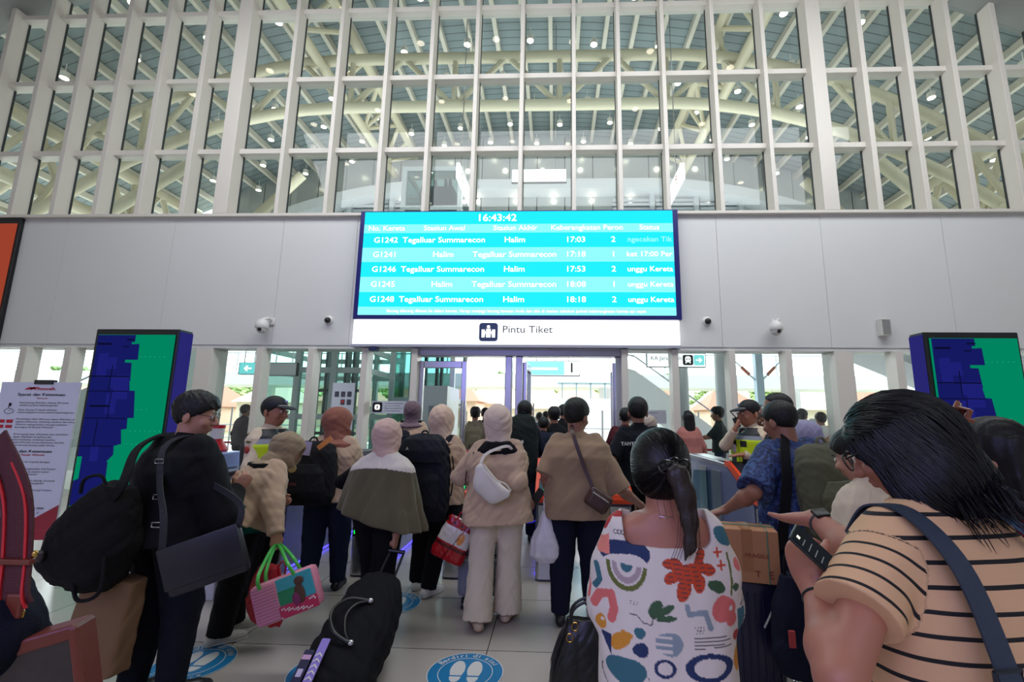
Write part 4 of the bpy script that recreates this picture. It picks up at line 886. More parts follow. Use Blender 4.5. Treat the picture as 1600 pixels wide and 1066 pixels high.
        F.cone(p.tp((0, -.005, 1.38)), p.hc-p.hR @ V3((0, .02, .06))*hs, neck_r*s*1.15, neck_r*s, .03)
        for q in (-1, 1):
            A = p.arm[q]; F.cone(A['S']-V3((q*.03, 0, 0)), A['E'], .045*s*w*arm_r, .038*s*arm_r*w**.5, .03); M_ = A['E']+(A['W']-A['E'])*.3
            F.chain([A['E'], M_, A['W'], A['W']+A['hd']*.01], [.039*s*arm_r, .041*s*arm_r*w**.5, .026*s, .025*s], .02); p.hand(F, q, hs=1.0)
            if legs:
                L = p.leg[q]; F.chain([L['H'], L['K'], L['K']+(L['A']-L['K'])*.35, L['A']], [.078*s*w, .055*s*w, .055*s*w, .036*s], .015); F.cone(L['A']-V3((0, 0, .05)), L['A']+L['toe']*.14*s-V3((0, 0, .055)), .033*s, .028*s, .02)
        # head
        H_ = lambda x, y, z: p.hc+p.hR @ V3((x, y, z))*hs; R3 = p.hR
        F.ell(H_(0, -.012, .028), V3((.077, .096, .09))*hs, R3, .02); F.ell(H_(0, .022, -.032), V3((.06, .072, .078))*hs, R3, .03); F.ell(H_(0, .05, -.085), V3((.026, .022, .02))*hs, R3, .025)
        for q in (-1, 1):
            F.ell(H_(q*.08, -.012, -.012), V3((.011, .021, .033))*hs, R3 @ rotz(-q*.35), .006)
            if face: F.ell(H_(q*.03, .098, .008), V3((.018, .012, .012))*hs, R3, .012, op='s'); F.ell(H_(q*.03, .085, .004), V3((.014, .012, .012))*hs, R3, .006); F.ell(H_(q*.038, .068, -.03), V3((.024, .02, .02))*hs, R3, .02)
        if face:
            F.cone(H_(0, .09, .012), H_(0, .112, -.026), .009*hs, .013*hs, .01); F.ell(H_(0, .102, -.03), V3((.02, .012, .01))*hs, R3, .008); F.ell(H_(0, .087, -.054), V3((.024, .014, .0075))*hs, R3, .005); F.ell(H_(0, .085, -.066), V3((.02, .013, .008))*hs, R3, .005)
        p.body_o = F.build('body', p.skin, p.e)
        if face:
            for q in (-1, 1): 
                ey = MB().ball(H_(q*.031, .0905, .006), .0095*hs, 6).build('eye', EYEW, p.e, smooth=True); MB().ball(H_(q*.031, .0965, .006), .0052*hs, 5).build('iris', EYEB, ey, smooth=True)
                MB().tube([H_(q*.015, .103, .026), H_(q*.03, .103, .032), H_(q*.047, .093, .027)], [.003, .004, .002], 5).build('eyebrow', HAIR, p.e, smooth=True)
        return p
    def top(p, m, hem=.84, sleeve=1.0, r=1.0, loose=.018, folds=.006, seed=1, name='shirt', collar=True, colors=None, flare=0., neckw=.075, hemw=1.0, sl_r=1.0, back=0., neck_z=1.455, h=None, cuff=1.0, seg=None):
        s, w = p.s, p.w*r; up = p.T @ V3((0, 0, 1)); rt = p.T @ V3((1, 0, 0)); P = [p.tp((.3*w+flare, .2, 1.5)), p.tp((-.3*w-flare, -.25, hem-.05)), p.tp((.3*w+flare, -.25, hem-.05)), p.tp((-.3*w, .25, 1.5)), p.tp((0, .25*w, hem-.05))]
        for A in p.arm.values(): P += [A['S']+.1, A['S']-.1, A['E']+.08, A['E']-.08]+([A['W']+.06, A['W']-.06] if sleeve > .6 else [])
        P = np.array(P); F = Field(P.min(0)-.02, P.max(0)+.02, h or p.h); L = loose
        F.loft(p.tp((0, 0, 0)), up, rt, [(hem*s, (.165*w*hemw+flare)*s+L, (.125*w*hemw+flare*.6)*s+L, 0, back), (.95*s, (.168*w+flare*.5)*s+L, (.12*w)*s+L, 0, back*.6), (1.1*s, .152*w*s+L, .108*w*s+L, 0, back*.3), (1.25*s, .17*w*s+L, .118*w*s+L), (1.355*s, .170*w*s+L*.5, .092*w*s+L*.7), (1.405*s, .125*w*s+L*.3, .075*s+L*.5), (1.43*s, .095*s+L*.3, .068*s+L*.5), (neck_z*s, neckw*s, .066*s)], .01, n=2.5)
        cuts = []
        for q in (-1, 1):
            A = p.arm[q]; S_ = A['S']; ru, re, rw = (.046*w*s+L*.55)*sl_r, (.042*w**.5*s+L*.6)*sl_r, (.034*s+L*.45)*sl_r*cuff
            if sleeve <= 1.0 and sleeve < .6:
                E_ = S_+(A['E']-S_)*sleeve*2; F.cone(S_-V3((q*.045, 0, 0)), E_, ru, (.050*w*s+L*.9)*sl_r, .03, cap=True)
            else:
                f = min(1, (sleeve-.5)*2); W_ = A['E']+(A['W']-A['E'])*f; F.cone(S_-V3((q*.045, 0, 0)), A['E'], ru, re, .03); F.cone(A['E'], W_, re, rw, .02, cap=True)
        if collar: F.cone(p.tp((0, -.004, 1.42)), p.tp((0, .004, 1.475)), .07*s, .062*s, .008, cap=True)
        if folds: F.folds(folds, V3(seg or (20, 20, 12)), seed)
        p.top_o = F.build(name, m, p.e, colors); return p
    def bottom(p, m, r=1.0, folds=.005, seed=2, name='trousers', ankle=.05, length=1.0, top=1.0, colors=None, flare=0.):
        s, w = p.s, p.w; P = [p.pel+.22*w*r, p.pel-.22*w*r]
        for L in p.leg.values(): P += [L['A']+.12*r, L['A']-.1*r, L['K']+.1*r, L['K']-.1*r]
        P = np.array(P); F = Field(P.min(0)-.02, P.max(0)+.02, p.h)
        F.loft((0, 0, 0), (0, 0, 1), (1, 0, 0), [(.86*s, .165*w*s, .118*w*s), (.94*s, .165*w*s, .118*w*s), (top*s*1.02, .145*w*s, .102*w*s)], .03)
        for q in (-1, 1):
            L = p.leg[q]; A_ = L['K']+(L['A']-L['K'])*length; F.cone(L['H']-V3((0, 0, .02)), L['K'], .095*s*w*r, .072*s*w*r, .025); F.cone(L['K'], A_-V3((0, 0, .01)), .072*s*w*r, (ankle+.018+flare)*s, .02, cap=True)
        if folds: F.folds(folds, V3((26, 26, 16)), seed)
        p.bot_o = F.build(name, m, p.e, colors); return p
    def shoes(p, m, sole=None, name='shoe', q_=(-1, 1), sandal=False):
        for q in q_:
            L = p.leg[q]; s = p.s; t = L['toe']; A_ = L['A']-V3((0, 0, .085*s)); z = V3((0, 0, 1)); side = np.cross(t, z); he = L['heel']
            back = A_-t*.055*s+z*(.028+min(he, .0))*s; ball_ = A_+t*.13*s+z*.026*s-z*he; toe_ = A_+t*.175*s+z*.022*s-z*he
            P = np.array([back, ball_, toe_, L['A']]); F = Field(P.min(0)-.07, P.max(0)+.07, min(p.h, .006))
            if not sandal: F.cone(back+z*.012, ball_, .036*s, .044*s, .02, flat=(side, 1.0)); F.cone(ball_, toe_, .043*s, .034*s, .02); F.cone(back+z*.01, L['A']+z*.01, .036*s, .036*s, .02); F.cone(L['A'], ball_, .034*s, .026*s, .03)
            else: F.cone(back, ball_, .034*s, .04*s, .02, flat=(z, .45)); F.cone(ball_, toe_, .04*s, .034*s, .02, flat=(z, .45)); F.cone(ball_-side*.03+z*.01, ball_+side*.03+z*.02, .02, .02, .02)
            lowest = min(back[2], ball_[2]); F.plane(A_-z*(-.001)*0+V3((0, 0, 0))-z*he*0, -z) if he == 0 else None
            o = F.build(name, m, p.e)
            if sole is not None:
                F2 = Field(P.min(0)-.07, P.max(0)+.07, min(p.h, .006)); dz = z*.018; F2.cone(back-dz+z*.008, ball_-dz+z*.006, .037*s, .046*s, .01, flat=(z, .32)); F2.cone(ball_-dz+z*.006, toe_-dz+z*.004, .046*s, .036*s, .01, flat=(z, .32)); F2.build('sole', sole, o)
        return p
    def hair_short(p, m=None, seed=3, vol=.013, nape=-.0077, name='hair', rough=.004, hs=1.0, line=(-.61, .79)):
        hs = p.s*hs; H_ = lambda x, y, z: p.hc+p.hR @ V3((x, y, z))*hs; F = Field(p.hc-.16*hs, p.hc+.16*hs, min(p.h, .006)); F.ell(H_(0, -.016, .03), V3((.084, .104, .096))*hs, p.hR, .01); F.ell(H_(0, -.008, .03+vol*1.1), V3((.079+vol*.7, .094+vol, .086+vol*.6))*hs, p.hR, .012)
        n_ = p.hR @ unit(V3((0, line[0], line[1]))); F.plane(p.hc+n_*nape*hs, -n_, .012); F.ell(H_(0, .075, -.01), V3((.062, .06, .06))*hs, p.hR, .01, op='s')
        F.folds(rough, V3((90, 90, 70)), seed); F.build(name, m or HAIR, p.e); return p
    def hijab(p, m, seed=4, back_drape=.30, width=.17, name='hijab', puff=.024, folds=.006, front=.12, tail=None, hs=1.0, under=True):
        hs = p.s*hs; H_ = lambda x, y, z: p.hc+p.hR @ V3((x, y, z))*hs; P = np.array([p.hc+.18, p.hc-.16, p.tp((.26, .2, 1.46)), p.tp((-.26, -.24, 1.46-back_drape)), p.tp((.26, -.24, 1.46-back_drape))]); F = Field(P.min(0), P.max(0), min(p.h, .0065))
        F.ell(H_(0, -.016, .028), V3((.077+puff, .1+puff, .094+puff))*hs, p.hR, .01); F.ell(H_(0, .012, -.045), V3((.072+puff*.85, .084+puff*.8, .082))*hs, p.hR, .035)
        F.cone(H_(0, -.02, -.05), p.tp((0, -.01, 1.43)), .077*hs, .082*hs, .035)
        up = p.T @ V3((0, 0, 1)); rt = p.T @ V3((1, 0, 0)); z1 = 1.47*p.s; z0 = z1-back_drape
        F.loft(p.tp((0, 0, 0)), up, rt, [(z0, width*p.w*p.s, .128*p.w*p.s, 0, -.005), (1.38*p.s, (.5*width+.5*.19)*p.w*p.s, .12*p.s*p.w, 0, -.01), (1.43*p.s, .12*p.s, .095*p.s), (z1+.02, .078*p.s, .078*p.s)], .03, n=2.2)
        F.ell(H_(0, .105, -.012), V3((.058, .06, .085))*hs, p.hR, .012, op='s')
        if folds: F.folds(folds, V3((16, 24, 24)), seed)
        F.build(name, m, p.e); return p
def fabric(name, col, rough=.85, bump=.15, bscale=220, noise=.06, sheen=None):
    dark = sum(col) < 200; sheen = (0.0 if dark else .12); col = tuple(int(c*.85) for c in col) if dark else col; spec = .2 if dark else .4
    return mat('fabric_'+name, col, rough=rough, noise=noise, nscale=5, bump=bump, bscale=bscale, sheen=sheen, spec=spec)
BEIGE = fabric('beige', (186, 158, 134)); BLACKF = fabric('black', (22, 22, 27)); NAVYF = fabric('navy', (20, 25, 48)); JEANS = fabric('jeans', (34, 44, 72), bump=.3); OLIVE = fabric('olive', (92, 84, 62))
WHITESH = mat('shoe_white', (214, 212, 208), rough=.5); BLACKSH = mat('shoe_black', (18, 18, 20), rough=.4)
def strap(name, pts, w, t, nrm, m, parent, normals=None, sm=6):
    """flat band through smoothed points"""
    P = [V3(q) for q in pts]; N_ = [V3(nrm)]*len(P) if normals is None else [V3(q) for q in normals]; out = []; no = []
    for i in range(len(P)-1):
        p0, p1, p2, p3 = P[max(i-1, 0)], P[i], P[i+1], P[min(i+2, len(P)-1)]
        for j in range(sm):
            t_ = j/sm; out.append(.5*((2*p1)+(-p0+p2)*t_+(2*p0-5*p1+4*p2-p3)*t_**2+(-p0+3*p1-3*p2+p3)*t_**3)); no.append(N_[i]*(1-t_)+N_[i+1]*t_)
    out.append(P[-1]); no.append(N_[-1]); return MB().tube(out, 0, flat=(w, t, tuple(no[0]), no)).build(name, m, parent)
def cord(name, pts, r, m, parent, sm=6, n=8):
    P = [V3(q) for q in pts]; out = []
    for i in range(len(P)-1):
        p0, p1, p2, p3 = P[max(i-1, 0)], P[i], P[i+1], P[min(i+2, len(P)-1)]
        for j in range(sm):
            t_ = j/sm; out.append(.5*((2*p1)+(-p0+p2)*t_+(2*p0-5*p1+4*p2-p3)*t_**2+(-p0+3*p1-3*p2+p3)*t_**3))
    out.append(P[-1]); return MB().tube(out, r, n).build(name, m, parent, smooth=True)

from mathutils.kdtree import KDTree
def surf_strands(p, obj, n_, dirfn, steps, st, lift, r, m, seed=1, keep=None, name='hair_strands'):
    me = obj.data; N_ = len(me.vertices); co = np.zeros(N_*3, np.float32); no = np.zeros(N_*3, np.float32); me.vertices.foreach_get('co', co); me.vertices.foreach_get('normal', no); co = co.reshape(-1, 3).astype(float); no = no.reshape(-1, 3).astype(float)
    kd = KDTree(N_); [kd.insert(co[i], i) for i in range(N_)]; kd.balance(); R0 = random.Random(seed); mb = MB(); cand = np.arange(N_) if keep is None else np.nonzero(keep(co))[0]
    for _ in range(n_):
        i = int(cand[R0.randrange(len(cand))]); q = co[i].copy(); pts = []; lf = R0.uniform(.0004, lift); wob = V3((R0.uniform(-1, 1), R0.uniform(-1, 1), R0.uniform(-1, 1)))*.16; ph = R0.uniform(0, 6)
        for k_ in range(steps):
            nn_ = no[i]; pts.append(q+nn_*lf); d_ = V3(dirfn(q))+wob*math.sin(ph+.7*k_); d_ = d_-nn_*(d_@nn_); L_ = np.linalg.norm(d_)
            if L_ < .25: break
            q2 = q+d_/L_*st; _c, i, _d = kd.find(q2); q = co[i]*.0+q2-no[i]*((q2-co[i])@no[i])
        if len(pts) > 2: mb.tube(pts, [r*1.0]*(len(pts)-1)+[r*.3], 3, cap=False)
    return mb.build(name, m, p.e, smooth=True)
def at(px, py, Y): return V3(AY(px, py, Y))
def base(px, Y, py=760): v = AY(px, py, Y); return (v.x, v.y)
def worn(p, name, label, cat, group=None):
    return thing(name, tuple(p.e.location), label, cat, group, rz=p.rz)
def far(label, px, Y, topy, rz=0, w=1.12, skin=None, H=None, h=.012, **k):
    H = H or float(AY(px, topy, Y).z)+.005; return Person(label, base(px, Y), rz=R_(rz), H=H, w=w, h=h, skin=skin or SKIN_D, **k)
def backpack(p, label, m, z=1.2, w=.3, hgt=.46, d=.18, y0=-.12, x0=0., pocket=True, strapm=None, top_handle=True, tilt=0., name='backpack', accent=None, wave=.004, straps=(-1, 1), res=None, seed=9):
    t = worn(p, name, label, 'backpack'); s = p.s; R3 = p.T @ rotx(R_(tilt)); c = p.tp((x0, y0-d/2, z)); up = R3 @ V3((0, 0, 1)); rt = R3 @ V3((1, 0, 0)); bk = R3 @ V3((0, -1, 0))
    P = np.array([c+hgt*.6, c-hgt*.6]); F = Field(P.min(0)-.06, P.max(0)+.06, res or p.h)
    F.loft(c-up*hgt/2, up, rt, [(0, w*.42, d*.42), (hgt*.12, w*.5, d*.52), (hgt*.5, w*.5, d*.5), (hgt*.8, w*.46, d*.42, 0, .0), (hgt*.95, w*.36, d*.3, 0, .02), (hgt, w*.2, d*.15, 0, .03)], .02, n=3); F.folds(wave, V3((18, 18, 18)), seed); F.build('main_body', m, t)
    if pocket:
        c2 = c+bk*d*.47-up*hgt*.14; F = Field(c2-.3, c2+.3, res or p.h); F.loft(c2-up*hgt*.27, up, rt, [(0, w*.36, d*.2), (hgt*.1, w*.4, d*.27), (hgt*.38, w*.38, d*.23), (hgt*.52, w*.26, d*.1)], .02, n=3); F.folds(wave*.6, V3((22, 22, 22)), seed+1); F.build('front_pocket', m, t)
    sm_ = strapm or m
    for q in straps:
        pts = [p.tp((q*.09*p.w, y0*.9, z+hgt/s*.40)), p.tp((q*.105*p.w, -.03, 1.452)), p.tp((q*.115*p.w, .085, 1.40)), p.tp((q*.13*p.w, .125, 1.27)), p.tp((q*.165*p.w, .06, 1.12)), p.tp((q*.13*p.w, y0, z-hgt/s*.38))]
        strap('shoulder_strap', pts, .055, .012, (0, 0, 1), sm_, t, normals=[p.T @ unit(V3(q_)) for q_ in ((0, -1, 1), (0, -.2, 1), (0, .8, .6), (0, 1, .1), (q, .5, 0), (q, -.6, -.2))])
    if top_handle: cord('grab_handle', [c+up*hgt*.47+rt*.04-bk*.0, c+up*(hgt*.47+.045)+rt*.02, c+up*(hgt*.47+.045)-rt*.02, c+up*hgt*.47-rt*.04], .008, sm_, t)
    t['_c'] = 0.0; del t['_c']; return t, c, up, rt, bk
HS = 1.14
# ------------------------------------------------------------ woman in beige jacket, white shoulder bag (centre)
p = Person('woman in beige jacket, pale hijab and wide cream trousers in the middle of the queue', base(778, 3.88), rz=R_(6), H=1.645, w=1.22, lean=2, side=-1, head=(-10, -8, 0), h=.0065)
p.set_arm(1, at(823, 783, 3.93), kind='hold', pn=(-1, .3, 0), hd=p.loc(at(846, 802, 4.12))-p.loc(at(822, 783, 3.93)), world=True, elbow=at(808, 752, 3.76)); p.set_arm(-1, (-.24, .3, 1.05), hint=(-.7, -1, -.2), kind='grip')
p.set_leg(-1, (-.13, -.1, 0), toe=(-.25, 1, 0)).set_leg(1, (.10, .05, 0), toe=(.35, 1, 0)); p.body(face=False, head_s=HS)
p.top(BEIGE, hem=.79, r=1.08, loose=.032, flare=.045, folds=.012, seed=5, name='jacket', collar=False, sl_r=1.12, cuff=.85, seg=(13, 13, 13))
F = Field(p.tp((-.2, -.25, 1.2)), p.tp((.2, .05, 1.5)), .006); F.loft(p.tp((0, -.06, 1.27)), p.T @ V3((0, -.15, 1)), p.T @ V3((1, 0, 0)), [(0, .19, .05, 0, 0), (.05, .195, .075), (.11, .165, .08), (.17, .1, .06)], .02); F.folds(.005, V3((30, 30, 20)), 4); F.build('hood_lining', BLACKF, p.e)
p.bottom(fabric('cream', (212, 198, 178)), r=1.1, flare=.05, folds=.008); p.shoes(mat('shoe_tan', (190, 168, 146)), mat('sole_maroon', (120, 60, 58))); p.hijab(fabric('hijab_pale', (210, 188, 174)), hs=1.17, width=.13, back_drape=.10, puff=.028, folds=.009)
for q in (-1, 1): cord('drawstring', [p.tp((.2*q, -.1, 1.36)), p.tp((.26*q, -.05, 1.2)), p.tp((.27*q, -.03, 1.06))], .004, BLACKF, p.e)
t = worn(p, 'shoulder_bag', 'white crescent shoulder bag slung across the back of the beige jacket', 'bag'); wl_ = mat('white_leather', (216, 208, 198), rough=.4, bump=.05)
c = p.loc(at(768, 752, 3.64)); F = Field(c-.3, c+.3, .006); A0 = p.loc(at(762, 716, 3.66)); mid = [p.loc(at(x, y, 3.63)) for x, y in ((752, 735), (757, 755), (772, 770), (790, 772))]
F.chain(mid, [.05, .075, .07, .035], .03, flat=((0, 1, 0), .5)); F.build('pouch', wl_, t)
cord('rim', [p.loc(at(x, y, 3.60)) for x, y in ((752, 722), (764, 738), (775, 750), (790, 757), (798, 768))], .006, wl_, t)
strap('strap', [p.loc(at(x, y, Y)) for x, y, Y in ((750, 728, 3.62), (757, 712, 3.66), (775, 702, 3.7), (795, 698, 3.75), (803, 712, 3.8), (808, 735, 3.82), (800, 760, 3.74), (794, 770, 3.66))], .022, .006, (0, -1, .3), wl_, t)
t = thing('phone', tuple(at(840, 776, 4.12)), 'dark phone in the right hand of the woman in the beige jacket', 'phone'); MB().box(-.035, .035, -.004, .004, -.07, .07, M=Matrix.Rotation(R_(35), 4, 'Y'), bev=.004).build('case', BLACKSH, t)
# ------------------------------------------------------------ man in tan short sleeved shirt
p = Person('man in tan short sleeved shirt and navy trousers seen from behind, hand on gate', base(901, 4.0), rz=R_(-4), H=1.72, w=1.34, lean=3, head=(-28, -4, 0), h=.0065, skin=SKIN_D)
p.set_arm(-1, at(856, 772, 4.08), kind='grip', world=True, hd=(-.05, .1, -1), elbow=at(853, 740, 3.95)); p.set_arm(1, at(1001, 789, 4.25), kind='hold', world=True, elbow=at(968, 764, 3.97), hd=(.3, .9, -.35), pn=(-.2, -.2, -1))
p.set_leg(-1, (-.13, -.1, 0), toe=(-.1, 1, 0)).set_leg(1, (.12, .12, 0)); p.body(face=True, head_s=1.16, neck_r=.062)
p.top(fabric('tan', (150, 124, 98), bump=.12), hem=.775, sleeve=.52, r=1.08, loose=.028, folds=.008, seed=8, sl_r=.95, seg=(10, 10, 10)); p.bottom(NAVYF, r=1.08, folds=.006); p.shoes(BLACKSH); p.hair_short(hs=1.16, vol=.02)
t = worn(p, 'sling_bag', 'small brown leather sling bag hanging on the back of the tan shirt', 'bag'); br_ = mat('brown_leather', (66, 40, 36), rough=.4, bump=.15)
c = p.loc(at(935, 782, 3.72)); R3 = roty(R_(32)); F = Field(c-.2, c+.2, .005); F.rbox(c, (.10, .035, .075), .03, R3); F.rbox(c+R3 @ V3((0, -.035, -.01)), (.075, .02, .05), .016, R3, k=.01); F.build('pouch', br_, t)
strap('strap', [p.loc(at(x, y, Y)) for x, y, Y in ((926, 762, 3.74), (915, 735, 3.76), (904, 705, 3.77), (896, 680, 3.8), (893, 668, 3.9), (897, 668, 4.02), (905, 690, 4.14))], .032, .006, (0, -1, .2), br_, t, sm=5)
MB().tube([c+R3 @ V3((-.07, -.058, .035)), c+R3 @ V3((.07, -.058, .035))], .004, 6).build('zip', chrome, t)
t = thing('plastic_bag', tuple(at(856, 785, 3.95)), 'white translucent plastic carrier bag hanging from the left hand of tan shirt man', 'bag'); pb = mat('plastic_white', (214, 208, 212), rough=.35, noise=.08, nscale=20)
F = Field((-.18, -.15, -.5), (.18, .15, .08), .006); F.loft((0, 0, -.46), (0, 0, 1), (1, 0, 0), [(0, .09, .06), (.05, .14, .09), (.16, .135, .09), (.3, .07, .05), (.4, .03, .02), (.46, .04, .02)], .02, ripple=(9, .05, 1, .2)); F.folds(.008, V3((34, 34, 16)), 7); F.build('bag_body', pb, t)
cord('handle', [(-.03, 0, -.05), (-.03, 0, .02), (0, 0, .05), (.03, 0, .02), (.03, 0, -.05)], .006, pb, t)
# ------------------------------------------------------------ woman with the big black backpack
p = Person('woman in pale hijab and beige jacket carrying a large black backpack, arm stretched out', base(683, 4.42), rz=R_(-6), H=1.66, w=1.2, lean=3, head=(-14, -4, 0), h=.0075)
p.set_arm(1, at(742, 722, 4.7), hint=(.2, -.6, -1), kind='grip', world=True, la=.3, lf=.27); p.set_arm(-1, (-.2, .28, 1.1), hint=(-.8, -.6, -.4), kind='grip')
p.set_leg(-1, (-.20, .12, 0), toe=(-.2, 1, 0)).set_leg(1, (-.02, -.05, 0), toe=(.35, 1, 0)); p.body(face=False, head_s=HS); p.top(BEIGE, hem=.82, r=1.06, loose=.03, flare=.02, folds=.01, seed=15, name='jacket', collar=False, sl_r=1.15, seg=(13, 13, 13)); p.bottom(BLACKF, r=1.05, ankle=.055); p.shoes(WHITESH, mat('sole_white', (226, 224, 220))); p.hijab(fabric('hijab_peach', (212, 184, 162)), hs=1.15, width=.12, back_drape=.12, folds=.010, seed=6)
t, c, up, rt, bk = backpack(p, 'large black hiking backpack on the back of woman with outstretched arm', fabric('pack_black', (36, 37, 48)), z=1.08, w=.50, hgt=.74, d=.24, y0=-.13, x0=-.06, wave=.008)
F = Field(c-.35, c+.45, .0075); F.loft(c+up*.12+bk*.03, up, rt, [(0, .21, .13), (.1, .22, .15), (.2, .17, .12), (.24, .1, .06)], .02, n=3); F.folds(.006, V3((20, 20, 20)), 3); F.build('top_lid', MATS['fabric_pack_black'], t)
text('logo', '▲' if False else 'A', .035, frame_to(c+up*.24+bk*.185-rt*.08, -V3(np.cross(up, bk)) if False else rt, up), mat('logo_pale', (200, 200, 196)), t, bold=.03)
box('stripe_label', -.05, .05, -.004, .0, -.008, .008, mat('logo_pale', (200, 200, 196)), t, M=frame_to(c-up*.2+bk*.19-rt*.16, rt, up) @ Matrix.Rotation(R_(90), 4, 'X'))
for xx in (.26, .29): cord('loose_strap', [c+rt*(xx-.02)+up*.18, c+rt*xx+up*.05, c+rt*(xx-.01)-up*.16], .006, BLACKF, t)
# ------------------------------------------------------------ woman with the olive cape
p = Person('woman in pinkish hijab and olive cape with pale yoke pulling a black trolley bag', base(596, 3.72), rz=R_(-5), H=1.525, w=1.2, lean=3, head=(-8, -6, 0), h=.0065)
p.set_arm(1, at(619, 834, 3.6), kind='fist', world=True, hd=(0, -.15, -1), pn=(-1, 0, 0), elbow=at(621, 780, 3.66)); p.set_arm(-1, (-.26, .18, .95), hint=(-.8, -.6, 0), kind='relax')
p.set_leg(-1, (-.12, .25, 0)).set_leg(1, (.03, -.05, 0), toe=(.6, 1, 0)); p.body(face=False, head_s=HS); p.top(fabric('black2', (18, 18, 24)), hem=.84, loose=.012, folds=.003, r=.95); p.bottom(fabric('black2', (18, 18, 24)), r=1.15, ankle=.06, flare=.03); p.shoes(mat('sandal_tan', (186, 150, 120)), mat('sandal_sole', (96, 70, 56)), sandal=True, name='sandal')
F = Field(p.tp((-.52, -.36, .66)), p.tp((.52, .36, 1.52)), .0065); s = p.s
F.loft(p.tp((0, 0, 0)), p.T @ V3((0, 0, 1)), p.T @ V3((1, 0, 0)), [(.81*s, .37, .24, .02, -.03), (.95*s, .335, .22, .01, -.02), (1.15*s, .29, .19), (1.33*s, .25, .15), (1.41*s, .18, .11), (1.46*s, .09, .085)], .02, n=2.3, ripple=(12, .06, .5, 1.3)); F.folds(.005, V3((20, 20, 3)), 8)
F.plane(p.tp((.3, 0, .83)), (-.25, 0, -1), .01)
zy = p.tp((0, 0, 1.335))[2]; oc, yc = lin((80, 72, 50)), lin((206, 196, 190))
F.build('cape', attr_mat('cape_cloth', rough=.85, bump=.1, sheen=.2), p.e, colors=lambda q: np.where((q[:, 2] > zy-.6*q[:, 0]**2)[:, None], yc, oc)); p.hijab(fabric('hijab_pink', (204, 172, 160)), hs=1.2, width=.10, back_drape=.05, folds=.010, seed=12)
# ------------------------------------------------------------ woman in brown hijab with black backpack
p = Person('woman in brown hijab and beige jacket with black backpack and jeans', base(516, 4.4), rz=R_(6), H=1.625, w=1.22, lean=6, head=(-62, -6, 0), h=.007)
p.set_arm(1, (.16, .36, .98), hint=(.5, -.8, -.5), kind='relax'); p.set_arm(-1, (-.2, .35, 1.02), hint=(-.5, -.8, -.5), kind='grip'); p.set_leg(-1, (-.1, -.1, 0)).set_leg(1, (.1, .1, 0)); p.body(face=False, head_s=HS)
p.top(BEIGE, hem=.84, r=1.08, loose=.03, flare=.02, folds=.01, seed=25, name='jacket', collar=False, sl_r=1.2, seg=(13, 13, 13)); p.bottom(JEANS, r=1.12, folds=.006); p.shoes(BLACKSH); p.hijab(fabric('hijab_brown', (142, 88, 72)), hs=1.18, width=.17, back_drape=.17, folds=.008, seed=16, puff=.03)
t, c, up, rt, bk = backpack(p, 'black backpack with round gold badge and pink lettering on the brown hijab woman', fabric('pack_black2', (30, 30, 36)), z=1.11, w=.48, hgt=.56, d=.24, x0=-.13, tilt=-4, wave=.006)
MB().lathe([(0, .006), (.032, .006), (.036, 0), (.034, -.004)], c+bk*.205+up*.02-rt*.06, 18, M=Matrix(np.stack([rt, up, bk], 1))).build('badge', mat('badge_gold', (170, 146, 96), rough=.4), t)
text('lettering', 'LIVIN', .035, frame_to(c+bk*.205-up*.11-rt*.05, rt, up), mat('letter_pink', (150, 60, 80)), t)
props(box('luggage_tag', -.035, .035, -.003, .003, -.06, .06, mat('tag_lilac', (190, 176, 214), rough=.4), M=Matrix.Translation(Vector(p.wor(c+bk*.12+up*.2+rt*.0))) @ Matrix.Rotation(R_(6), 4, 'Y')), 'lilac and white luggage tag dangling from the badge backpack', 'tag')
o = box('luggage_tag', -.075, .075, -.003, .003, -.022, .022, mat('tag_orange', (236, 150, 80), rough=.4), M=Matrix.Translation(Vector(p.wor(c+bk*.10+up*.25+rt*.14))) @ Matrix.Rotation(R_(-38), 4, 'Y')); props(o, 'orange and white patterned tag on the strap of the badge backpack', 'tag')
# ------------------------------------------------------------ stooping woman in beige jacket with khaki hijab
p = Person('stooping woman in beige jacket and khaki hijab holding a pink cartoon bag', base(378, 3.5), rz=R_(-38), H=1.485, w=1.25, lean=27, head=(-38, -22, 0), h=.0065, neckf=.03)
p.set_arm(1, at(432, 838, 3.35), hint=(0, -1, 0), kind='grip', world=True, hd=(.1, 0, -1), pn=(-1, 0, 0)); p.set_arm(-1, (-.18, .33, .9), hint=(-.6, -.6, -.6), kind='grip')
p.set_leg(-1, (-.12, .08, 0)).set_leg(1, (.06, -.06, 0), toe=(.1, 1, 0)); p.body(face=False, head_s=HS, legs=True)
p.top(BEIGE, hem=.92, r=1.12, loose=.035, flare=.03, folds=.012, seed=35, name='jacket', collar=False, sl_r=1.18, seg=(13, 13, 13)); F = Field((-.3, -.3, .72), (.3, .3, 1.0), .007); F.loft((0, .0, 0), (0, 0, 1), (1, 0, 0), [(.755, .235, .19), (.95, .22, .17)], .01); F.folds(.005, V3((24, 24, 10)), 5); F.build('undershirt', fabric('teal', (10, 98, 88)), p.e)
p.bottom(fabric('black3', (16, 16, 19)), r=1.15, flare=.02); p.shoes(mat('shoe_worn', (184, 180, 172), rough=.6, noise=.15, nscale=40), mat('sole_white', (226, 224, 220)))
p.hijab(fabric('hijab_khaki', (150, 130, 104)), hs=1.2, width=.14, back_drape=.1, folds=.008, seed=22, puff=.03)
